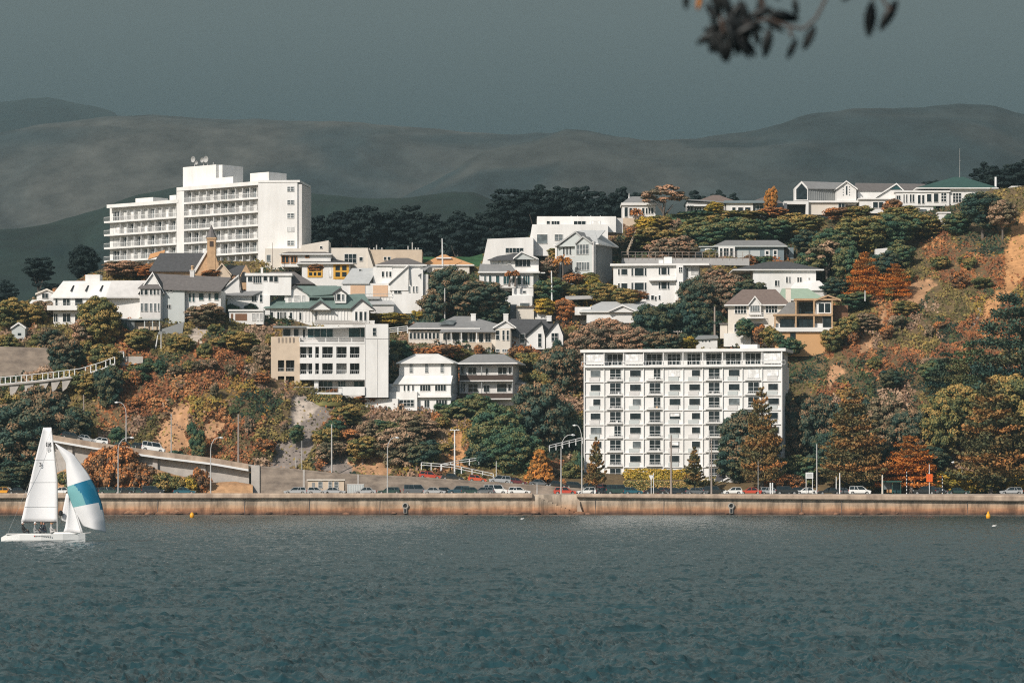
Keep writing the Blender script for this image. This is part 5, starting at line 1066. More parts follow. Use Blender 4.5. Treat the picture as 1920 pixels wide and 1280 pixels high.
def ramp():
    d0 = 715.6
    px = [-300] + list(range(60, 1181, 14))
    root = empty('ramp', (X(475, d0), d0, 3.9), 0, 'long sloping concrete ramp with parapet, bridge deck at left and retaining wall at right', 'ramp'); o = root.location
    def strip(name, mat, f, a, b_, v0, v1, parent=root, closed=True):
        m = MB(); ps = [p for p in px if a <= p <= b_]; vs = []
        for p in ps:
            zt, zb = f(p); x = X(p, d0) - o.x; vs += [(x, v0, zb - o.z), (x, v0, zt - o.z), (x, v1, zt - o.z), (x, v1, zb - o.z)]
        fs = []
        for i in range(len(ps) - 1):
            for j in range(4): fs.append((i * 4 + j, (i + 1) * 4 + j, (i + 1) * 4 + (j + 1) % 4, i * 4 + (j + 1) % 4))
        fs += [(0, 1, 2, 3), tuple((len(ps) - 1) * 4 + j for j in (3, 2, 1, 0))]; m.add(vs, fs); return m.build(name, mat, parent, fix=True)
    T = lambda p: Zc(rampy(p), d0)
    strip('parapet', 'coping', lambda p: (T(p), T(p) - 1.05), -300, 475, -.25, .05)
    strip('parapet', 'concrete', lambda p: (T(p) - .12, T(p) - .5), 475, 1180, -.18, .05)
    strip('deck_edge', 'metal_white', lambda p: (T(p) - 1.05, T(p) - 1.45), -300, 475, -.45, .06)
    strip('deck', 'concrete', lambda p: (T(p) - .75, T(p) - 1.5), -300, 475, .06, 8.5)
    strip('carriageway', 'asphalt', lambda p: (T(p) - .35, T(p) - 1.6), 475, 1180, .06, 8.2)
    strip('abutment_wall', 'concrete_pale', lambda p: (T(p) - 1.52, 2.5), 60, 475, 1.5, 2.0)
    strip('retaining_wall', 'concrete', lambda p: (T(p) - .5, 2.4), 475, 1180, -.15, 1.2)
    strip('inner_barrier', 'metal_grey', lambda p: (T(p) - .1, T(p) - .4), 60, 560, 7.6, 7.75)
    m = MB(); x = X(475, d0) - o.x; m.box(x - .4, x + 1.3, -.45, 1.0, -1, T(478) - o.z - .05); m.box(x + 10, x + 10.4, -.25, -.15, 0, T(575) - o.z - .1); m.box(x + 21, x + 21.3, -.22, -.15, 0, T(680) - o.z - .1); m.build('pier', 'concrete_pale', root)
    for p in (130, 200, 290, 380): m = MB(); x = X(p, d0) - o.x; m.box(x - .5, x + .5, .9, 1.49, -1, T(p) - o.z - 1.6); m.build('pier', 'concrete_pale', root)
    # earth bank between the road and the bridge
    P = np.arange(60, 476, 3.0); nr = 26; t = np.linspace(0, 1, nr)[:, None]; crest = np.interp(P, [60, 120, 175, 230, 270, 330, 400, 440, 475], [905, 880, 860, 852, 872, 890, 904, 902, 908]) 
    PY = 926 + (crest[None] - 926) * np.sin(t * math.pi / 2); dd = 711.8 + 4.6 * t + 0 * P[None]; x = (P - 960)[None] / F * dd; z = H + (YH - PY) / F * dd; dd = dd + (fbm(x * .5, z * .5, 4, 3) - .5) * 1.2
    V = np.stack([x, dd, z], -1); K = len(P); ii = np.arange(nr - 1)[:, None] * K + np.arange(K - 1)[None]; Q = np.stack([ii, ii + 1, ii + K + 1, ii + K], -1).reshape(-1, 4)
    n = fbm(x * .3, z * .4, 4, 6)[..., None]; C = np.array(TAN) * (1 - n) + np.array((.45, .27, .14)) * n
    me = npmesh('bank', V.reshape(-1, 3), Q, 'ground', {'Col': ('POINT', np.concatenate([C, np.ones(C.shape[:2] + (1,))], -1).reshape(-1, 4))}, smooth=True); tag(link(bpy.data.objects.new('bank', me)), kind='structure')
ramp()

# ---- retaining walls, walkway and fences on the hill
def walls():
    def w(name, label, pts, d, mat, th=.8, cat='wall'):
        c = pts[0]; root_x, root_z = X(c[0], d), Zc(c[1], d); m = MB()
        m.prism([(X(x, d) - root_x, Zc(y, d) - root_z) for x, y in pts], 0, th); o = m.build(name, mat, fix=True); o.location = (root_x, d, root_z); tag(o, label, cat)
    w('retaining_wall', 'broad weathered brown concrete retaining wall above the white walkway', [(-60, 735), (-60, 648), (20, 650), (92, 652), (95, 700), (60, 735)], 756, 'concrete')
    w('retaining_wall', 'grey sloping retaining wall below the large slate roofed gabled house', [(286, 640), (300, 618), (345, 603), (340, 640), (300, 650)], 768, 'mid_grey')
    w('retaining_wall', 'low pale concrete wall with railing where the white walkway meets the hill', [(205, 690), (210, 668), (268, 668), (268, 680)], 751, 'concrete_pale')
    w('garden_terrace', 'pale terrace wall under the hilltop villa', [(1150, 424), (1152, 410), (1190, 410), (1192, 426)], 868, 'cream_wall')
    w('garden_terrace', 'grey fence topped terrace above the white flat roofed house', [(1165, 494), (1166, 484), (1405, 484), (1405, 498)], 826, 'shade_grey')
    w('deck', 'small timber deck with rails left of the wide pale grey hip roof', [(1060, 562), (1060, 555), (1112, 554), (1112, 560)], 806, 'shade_grey', 3, 'deck')
walls()
def railing(name, label, pts, d, h, mat, step, rails=(1.0, .5), th=.09, deck=None, cat='fence'):
    """posts and rails along a polyline of photo pixels (foot of the rail)"""
    x0, z0 = X(pts[0][0], d), Zc(pts[0][1], d); root = empty(name, (x0, d, z0), 0, label, cat)
    m, q = MB(), MB(); g = [((X(x, d + v) - x0), v, Zc(y, d + v) - z0) for x, y, v in [(p + (0,))[:3] for p in pts]]
    for a, b_ in zip(g, g[1:]):
        L = math.dist(a, b_); n = max(1, round(L / step))
        for i in range(n + 1):
            p = [a[k] + (b_[k] - a[k]) * i / n for k in range(3)]; m.box(p[0] - th, p[0] + th, p[1] - th, p[1] + th, p[2] - .4, p[2] + h)
        for r_ in rails: q.tube([(a[0], a[1] - th - .03, a[2] + h * r_), (b_[0], b_[1] - th - .03, b_[2] + h * r_)], th * .8, 5)
        if deck: dk = MB(); dk.plate([(a[0], a[1] - .3, a[2]), (b_[0], b_[1] - .3, b_[2]), (b_[0], b_[1] + 2.2, b_[2]), (a[0], a[1] + 2.2, a[2])], .35); dk.build('deck', deck, root)
    m.build('post', mat, root); q.build('rail', mat, root); return root
r_ = railing('walkway', 'sloping white railed walkway on concrete brackets along the slope at far left', [(-40, 724), (70, 714), (150, 704), (190, 692), (215, 682)], 744, 1.45, 'metal_white', 1.1, (1, .04), deck='concrete_pale', cat='walkway')
for p, y in ((22, 726), (50, 723), (78, 720), (100, 716), (120, 714)):
    m = MB(); ox, oz = r_.location.x, r_.location.z; x = X(p, 744) - ox; z = Zc(y - 4, 744) - oz; m.prism([(x - .5, z), (x + 1.6, z + .1), (x + .5, z - 2.0), (x - .3, z - 2.6)], .1, 1.6); m.build('bracket', 'concrete_pale', r_, fix=True)
railing('fence', 'white two rail fence running down beside the parked cars on the ramp', [(790, 876), (845, 880), (925, 897)], 722.5, 1.0, 'metal_white', 2.2)
railing('fence', 'white two rail fence climbing right behind the tall crossarm pole', [(828, 878, 0), (862, 871, 1), (898, 866, 2)], 724, .9, 'metal_white', 2.2)
railing('fence', 'white railing climbing towards the apartment block in the tree shade', [(1030, 843, 0), (1092, 828, 2)], 734, .9, 'metal_white', 1.5)
railing('fence', 'pale railing on the small path at the top of the white walkway', [(215, 667), (232, 666)], 750, .8, 'metal_white', .8)
railing('fence', 'wire fence along the terrace above the white flat roofed house', [(1166, 484), (1405, 485)], 826, 1.5, 'wood_pole', 1.6, (1, .5, .1), th=.05)
railing('fence', 'white board fence beside the pale modern flats and car', [(728, 625), (764, 621)], 776, 1.1, 'metal_white', 2.0, (1, .6, .2), th=.12)
railing('stair_rail', 'steep timber stair climbing the slope right of the pale grey gabled house', [(1176, 474, 0), (1192, 438, 8)], 838, .8, 'cream_wall', 1.4, (1, .1), cat='stairs')

# ---- air
def haze():
    m = bpy.data.materials.new('haze'); m.use_nodes = True; nt = m.node_tree; nt.nodes.remove(nt.nodes['Principled BSDF'])
    v = nt.nodes.new('ShaderNodeVolumePrincipled'); v.inputs['Color'].default_value = (*HAZE_COL, 1); v.inputs['Density'].default_value = HAZE_D; v.inputs['Anisotropy'].default_value = 0
    nt.links.new(v.outputs[0], nt.nodes['Material Output'].inputs['Volume']); MATS['haze'] = m
    mb = MB(); mb.box(-2600, 2600, -260, 8600, -5, 1150); o = mb.build('haze', 'haze'); tag(o, 'thin grey teal air between the shore and the far hills', 'haze', kind='stuff')
HAZE_COL, HAZE_D = (.42, .61, .69), 6.8e-5
haze()
# ---- light, sky, camera
SUN = Vector((-.50, -.66, .56)).normalized()
EL = math.asin(SUN.z); AZ = math.atan2(SUN.x, SUN.y)
w = bpy.data.worlds.new('World'); sc.world = w; w.use_nodes = True; nt = w.node_tree; bg = nt.nodes['Background']
st = nt.nodes.new('ShaderNodeTexSky'); st.sky_type = 'NISHITA'; st.sun_disc = False; st.sun_elevation = EL; st.sun_rotation = AZ; st.air_density = 1.2; st.dust_density = 1.0
tc = nt.nodes.new('ShaderNodeTexCoord'); sx = nt.nodes.new('ShaderNodeSeparateXYZ'); nt.links.new(tc.outputs['Generated'], sx.inputs[0])
# storm cloud bank fills the sky beyond the hill and overhead; clear sky stays behind the photographer
nz = nt.nodes.new('ShaderNodeTexNoise'); nz.inputs['Scale'].default_value = 2.2; nz.inputs['Detail'].default_value = 5; nt.links.new(tc.outputs['Generated'], nz.inputs[0])
a1 = nt.nodes.new('ShaderNodeMath'); a1.operation = 'MULTIPLY_ADD'; a1.inputs[1].default_value = .5; nt.links.new(nz.outputs[0], a1.inputs[0]); nt.links.new(sx.outputs[1], a1.inputs[2])
mr = nt.nodes.new('ShaderNodeMapRange'); mr.inputs[1].default_value = -.15; mr.inputs[2].default_value = .45; nt.links.new(a1.outputs[0], mr.inputs[0])
cr = nt.nodes.new('ShaderNodeValToRGB'); cr.color_ramp.elements[0].position = .35; cr.color_ramp.elements[1].position = .7
SKY_S = .085
K_ = 1 / SKY_S
STORM_A, STORM_B = (.012, .023, .026), (.021, .035, .036)
cr.color_ramp.elements[0].color = (*[c for c in STORM_A], 1); cr.color_ramp.elements[1].color = (*[c for c in STORM_B], 1); nt.links.new(nz.outputs[0], cr.inputs[0])
ms = nt.nodes.new('ShaderNodeVectorMath'); ms.operation = 'SCALE'; ms.inputs['Scale'].default_value = K_; nt.links.new(cr.outputs[0], ms.inputs[0])
# the cloud thins and brightens higher up
er = nt.nodes.new('ShaderNodeMapRange'); er.inputs[1].default_value = .10; er.inputs[2].default_value = .30; er.inputs[3].default_value = 0; er.inputs[4].default_value = 1; nt.links.new(sx.outputs[2], er.inputs[0])
hm = nt.nodes.new('ShaderNodeMix'); hm.data_type = 'RGBA'; hm.inputs['B'].default_value = (.38, .38, .335, 1); nt.links.new(er.outputs[0], hm.inputs['Factor']); nt.links.new(cr.outputs[0], hm.inputs['A']); nt.links.new(hm.outputs['Result'], ms.inputs[0])
mx = nt.nodes.new('ShaderNodeMix'); mx.data_type = 'RGBA'; nt.links.new(mr.outputs[0], mx.inputs['Factor']); nt.links.new(st.outputs[0], mx.inputs['A']); nt.links.new(ms.outputs[0], mx.inputs['B'])
nt.links.new(mx.outputs['Result'], bg.inputs[0]); bg.inputs[1].default_value = SKY_S
ld = bpy.data.lights.new('sun', 'SUN'); ld.energy = 4.7; ld.angle = R(.55); ld.color = (1, .93, .84)
so = link(bpy.data.objects.new('sun', ld)); so.rotation_euler = SUN.to_track_quat('Z', 'Y').to_euler(); so.location = (-50, -50, 100)
cd = bpy.data.cameras.new('camera'); cam = link(bpy.data.objects.new('camera', cd)); cam.location = (0, 0, H); cam.rotation_euler = (math.pi / 2, 0, 0)
cd.lens = F / 1920 * 36; cd.sensor_width = 36; cd.shift_y = (YH - 640) / 1920; cd.clip_start = .5; cd.clip_end = 20000
cd.dof.use_dof = True; cd.dof.focus_distance = 600; cd.dof.aperture_fstop = 7.0
sc.camera = cam
sc.view_settings.view_transform = 'Standard'; sc.view_settings.look = 'None'; sc.view_settings.exposure = 0; sc.view_settings.gamma = 1
sc.cycles.max_bounces = 6; sc.cycles.diffuse_bounces = 2; sc.cycles.glossy_bounces = 3; sc.cycles.volume_bounces = 0; sc.cycles.transparent_max_bounces = 8

sc.cycles.use_denoising = False
sc.cycles.filter_width = 1.15
sc.cycles.use_adaptive_sampling = False
# =============================================================== PLANTS
def crown_mesh(name, seed, lobes, n, leaf, lr=(.08, .14), flat=.8, shape='dome', hollow=.72, up=0.0):
    """unit crown: x,y in [-.5,.5], z in [0,1]; leafy lobes with gaps between them, cores inside coloured dark to stand for inner shade"""
    g = np.random.default_rng(seed); cs = []; rs = []
    k = 0
    while len(cs) < lobes and k < 20000:
        k += 1
        if shape == 'cone': z = g.random() ** 1.3; rad = .5 * (1 - z) ** .8 + .02; a = g.uniform(0, 6.283); q = rad * g.uniform(.75, 1); c = np.array([q * math.cos(a), q * math.sin(a), z * .95])
        elif shape == 'umbrella': a = g.uniform(0, 6.283); q = .5 * g.random() ** .5; c = np.array([q * math.cos(a), q * math.sin(a), .50 + .38 * math.cos(q * 3.0) + g.uniform(-.16, .06)])
        else:
            v = g.normal(size=3); v /= np.linalg.norm(v); v[2] = abs(v[2]) if g.random() < .72 else v[2]
            q = g.uniform(hollow, 1.0); c = v * q * np.array([.43, .43, .50]); c[2] += .46
            lump = 1 + .28 * (vnoise(np.array([v[0] * 1.7 + seed]), np.array([v[1] * 1.7 + v[2] * 1.3]), seed)[0] - .5) * 2; c[:2] *= lump; c[2] = .46 + (c[2] - .46) * lump
        r = g.uniform(*lr)
        if any(np.linalg.norm(c - c2) < .62 * (r + r2) for c2, r2 in zip(cs, rs)): continue
        cs.append(c); rs.append(r)
    cs = np.array(cs); rs = np.array(rs); w = rs ** 2; cnt = np.maximum(20, (w / w.sum() * n).astype(int))
    C, Nn, Sx, Rn = [], [], [], []
    for c, r, m in zip(cs, rs, cnt):
        v = g.normal(size=(m, 3)); v[:, 2] = np.where(g.random(m) < .75, np.abs(v[:, 2]), v[:, 2]); v /= np.linalg.norm(v, axis=1)[:, None]
        j = 1 + .16 * (vnoise(v[:, 0] * 3 + r * 90, v[:, 2] * 3 + v[:, 1] * 2, seed) - .5) * 2
        p = c + v * (r * g.uniform(.80, 1.06, m) * j)[:, None] * np.array([1, 1, flat])
        keep = np.ones(m, bool)
        for c2, r2 in zip(cs, rs):
            if c2 is not c and np.linalg.norm(c - c2) < r + r2: keep &= np.linalg.norm((p - c2) / np.array([1, 1, flat]), axis=1) > r2 * .78
        p, v = p[keep], v[keep]; m = len(p)
        nn = v + g.normal(size=(m, 3)) * .45 + np.array([0, 0, up]); nn /= np.linalg.norm(nn, axis=1)[:, None]
        C.append(p); Nn.append(nn); Sx.append(g.uniform(.6, 1.25, m) * leaf); Rn.append(np.clip(g.random() * .6 + g.random(m) * .4, 0, 1))
    C = np.concatenate(C); V, Q = leafquads(C, np.concatenate(Nn), np.concatenate(Sx), 1.3, g); rnd = np.concatenate(Rn)
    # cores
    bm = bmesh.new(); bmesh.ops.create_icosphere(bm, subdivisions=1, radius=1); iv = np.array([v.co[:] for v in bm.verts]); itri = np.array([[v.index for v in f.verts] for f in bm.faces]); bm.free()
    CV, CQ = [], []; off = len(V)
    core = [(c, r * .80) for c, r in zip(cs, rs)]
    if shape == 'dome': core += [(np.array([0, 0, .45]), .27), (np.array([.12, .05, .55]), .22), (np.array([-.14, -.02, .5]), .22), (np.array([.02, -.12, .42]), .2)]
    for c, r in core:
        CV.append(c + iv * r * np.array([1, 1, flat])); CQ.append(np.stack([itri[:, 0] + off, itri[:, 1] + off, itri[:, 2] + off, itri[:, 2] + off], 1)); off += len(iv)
    return V, Q, rnd, np.concatenate(CV), [tuple(int(i) for i in q[:3]) for q in np.concatenate(CQ)]
def mesh_of(name, V, Q, rnd, CV=None, tris=()):
    if CV is not None:
        # degenerate-free: write the core as quads split from tris with a repeated midpoint
        VV = np.concatenate([V, CV]); T = np.array(tris)
        mid = (VV[T[:, 1]] + VV[T[:, 2]]) / 2; base = len(VV); VV = np.concatenate([VV, mid])
        Q2 = np.stack([T[:, 0], T[:, 1], base + np.arange(len(T)), T[:, 2]], 1); Q = np.concatenate([Q, Q2]); rnd = np.concatenate([rnd, np.full(len(Q2), .12)]); V = VV  # cores get a dark leaf tone, painting the shade inside the crown
    return npmesh(name, V, Q, 'leaf_green', {'rnd': ('FACE', rnd)})
def conifer(seed, tiers, per, leafn, leaf, prof, droop=.0, upturn=.12, jitter=.25, spread=.22, top=.03, crook=0):
    g = np.random.default_rng(seed); C, Nn, S, Rn = [], [], [], []
    for t in range(tiers):
        z = .02 + .95 * (t / (tiers - 1)); R0 = prof(z) * .5; ang0 = g.uniform(0, 6.28); rt = g.random() * .5
        for b in range(per):
            a = ang0 + 6.283 * b / per + g.uniform(-jitter, jitter); Lb = R0 * g.uniform(.72, 1.08); m = max(4, int(leafn * (Lb / .5) ** 1.1)); zz = z + g.uniform(-.3, .3) / tiers
            s = g.random(m) ** .6; wd = spread * Lb * np.sin(np.clip(s * 1.05, 0, 1) * math.pi * .85 + .15)
            lat = g.normal(size=m) * wd; dirv = np.array([math.cos(a), math.sin(a)]); per_ = np.array([-dirv[1], dirv[0]])
            xy = dirv[None] * (s * Lb)[:, None] + per_[None] * lat[:, None]
            hz = zz - droop * s * Lb + upturn * s ** 2 * Lb + g.normal(size=m) * .35 / tiers * .45 + crook * (fbm(xy[:, 0] * 6, xy[:, 1] * 6, 2, seed) - .5)
            C.append(np.concatenate([xy, hz[:, None]], 1)); nn = g.normal(size=(m, 3)) * .55 + np.array([0, 0, 1.0]); Nn.append(nn / np.linalg.norm(nn, axis=1)[:, None]); S.append(g.uniform(.6, 1.2, m) * leaf); Rn.append(np.clip(rt + g.random() * .25 + g.random(m) * .3, 0, 1))
    V, Q = leafquads(np.concatenate(C), np.concatenate(Nn), np.concatenate(S), 1.7, g)
    return V, Q, np.concatenate(Rn)
CR = {}
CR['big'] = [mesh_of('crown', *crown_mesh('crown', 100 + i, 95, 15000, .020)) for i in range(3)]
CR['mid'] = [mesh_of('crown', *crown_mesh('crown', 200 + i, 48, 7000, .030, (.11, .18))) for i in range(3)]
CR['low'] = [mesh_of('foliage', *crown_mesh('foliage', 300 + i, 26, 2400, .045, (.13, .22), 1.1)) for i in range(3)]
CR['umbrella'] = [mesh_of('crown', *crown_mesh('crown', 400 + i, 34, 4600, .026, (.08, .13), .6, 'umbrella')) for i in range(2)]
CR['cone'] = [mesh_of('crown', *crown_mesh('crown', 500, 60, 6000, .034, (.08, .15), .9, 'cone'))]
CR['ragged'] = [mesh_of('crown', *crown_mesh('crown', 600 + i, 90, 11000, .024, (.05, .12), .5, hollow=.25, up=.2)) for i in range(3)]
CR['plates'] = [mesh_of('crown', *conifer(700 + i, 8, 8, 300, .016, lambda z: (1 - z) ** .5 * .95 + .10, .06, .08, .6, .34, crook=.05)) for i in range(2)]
CR['norfolk'] = [mesh_of('crown', *conifer(800 + i, 17, 7, 190, .016, lambda z: (1 - z) ** .7 + .03, .02, .16, .2, .20)) for i in range(2)]
CR['young'] = [mesh_of('crown', *conifer(900 + i, 11, 6, 110, .034, lambda z: (1 - z) ** .8 + .05, .02, .22, .2, .16)) for i in range(2)]
def trunk_mesh(seed, spread=.26, n=6):
    g = random.Random(seed); m = MB(); m.tube([(0, 0, -.5), (.01, 0, 0), (.02, .01, .25), (.0, 0, .5)], [.05, .038, .03, .02], 7)
    for i in range(n):
        a = 6.28 * i / n + g.uniform(-.4, .4); r = spread * g.uniform(.7, 1.3); z0 = g.uniform(.0, .22)
        m.tube([(0.01, 0, z0), (r * .4 * math.cos(a), r * .4 * math.sin(a), z0 + .16), (r * math.cos(a), r * math.sin(a), z0 + .38)], [.022, .016, .008], 5)
    return m.mesh('trunk', 'trunk')
TR = [trunk_mesh(i) for i in range(4)]
m_ = MB(); m_.tube([(0, 0, -.3), (0, 0, 0), (0, 0, .5), (0, 0, 1)], [.028, .024, .014, .003], 8); TRC = m_.mesh('trunk', 'trunk')
PRF = random.Random(21)
NOUN = {'big': 'broad domed tree', 'mid': 'rounded tree', 'low': 'bush', 'umbrella': 'flat topped tree', 'cone': 'conical tree', 'ragged': 'ragged pine', 'plates': 'layered conifer', 'norfolk': 'tall tiered pine', 'young': 'young tiered pine'}
ADJ = {'leaf_dark': 'dark green', 'leaf_green': 'mid green', 'leaf_pohutukawa': 'green and bronze', 'leaf_bronze': 'bronze brown', 'leaf_olive': 'olive', 'leaf_rust': 'rusty', 'leaf_orange': 'orange', 'leaf_yellow': 'yellow green', 'leaf_purple': 'purplish grey',
       'leaf_norfolk': 'green and orange', 'leaf_norfolk_orange': 'bright orange', 'leaf_black': 'nearly black', 'leaf_grass': 'straw coloured'}
def plant(kind, px, pb, pt, w, pal, d=None, bare=.18, trunk='trunk', name=None, lab=None, noun=None, group=None, sx=1.0):
    """px centre, pb foot, pt top, w width - all in photo pixels"""
    d = d or float(D(px, pb)); k = d / F; Hh, W = (pb - pt) * k, w * k
    v = PRF.choice(CR[kind]); pal = 'leaf_' + pal; z0 = Zc(pb, d)
    is_low = kind == 'low'
    if is_low:
        o = bpy.data.objects.new(name or 'bush', v); link(o); o.location = (X(px, d), d, z0 - Hh * .12); o.scale = (W * 1.02, W * .9, Hh * 1.12); o.rotation_euler = (0, 0, PRF.uniform(0, 6.28))
        o.scale = (W, W, Hh * 1.12); c = o; root = o
    else:
        con = kind in ('norfolk', 'young', 'plates', 'cone'); b = .04 if kind == 'cone' else (.10 if con else bare)
        root = empty(name or ('pine_tree' if con or kind == 'ragged' else 'tree'), (X(px, d), d, z0 - .3))
        c = link(bpy.data.objects.new('crown', v), root); c.location = (0, 0, Hh * b * .8); c.scale = (W, W, Hh * (1 - b * .8)); c.rotation_euler = (0, 0, PRF.uniform(0, 6.28))
        t = link(bpy.data.objects.new('trunk', TRC if con else PRF.choice(TR)), root); t.scale = (W * .8, W * .8, Hh if con else Hh * .95); t.rotation_euler = (0, 0, PRF.uniform(0, 6.28)); t.location = (0, 0, 0)
        if con: t.scale = (Hh * .9, Hh * .9, Hh * .97)
        if trunk != 'trunk': t.material_slots[0].link = 'OBJECT'; t.material_slots[0].material = MATS[trunk]
    c.material_slots[0].link = 'OBJECT'; c.material_slots[0].material = MATS[pal]
    size = ('small', 'medium', 'large')[0 if Hh * W < (6 if is_low else 45) else (1 if Hh * W < (16 if is_low else 130) else 2)]
    PLANTS.append(dict(o=root, px=px, py=(pb + pt) / 2, adj=f'{size} {ADJ[pal]}', noun=noun or NOUN[kind], cat='bush' if is_low else 'tree', group=group, rel=True, lab=lab))
    return root
P = plant
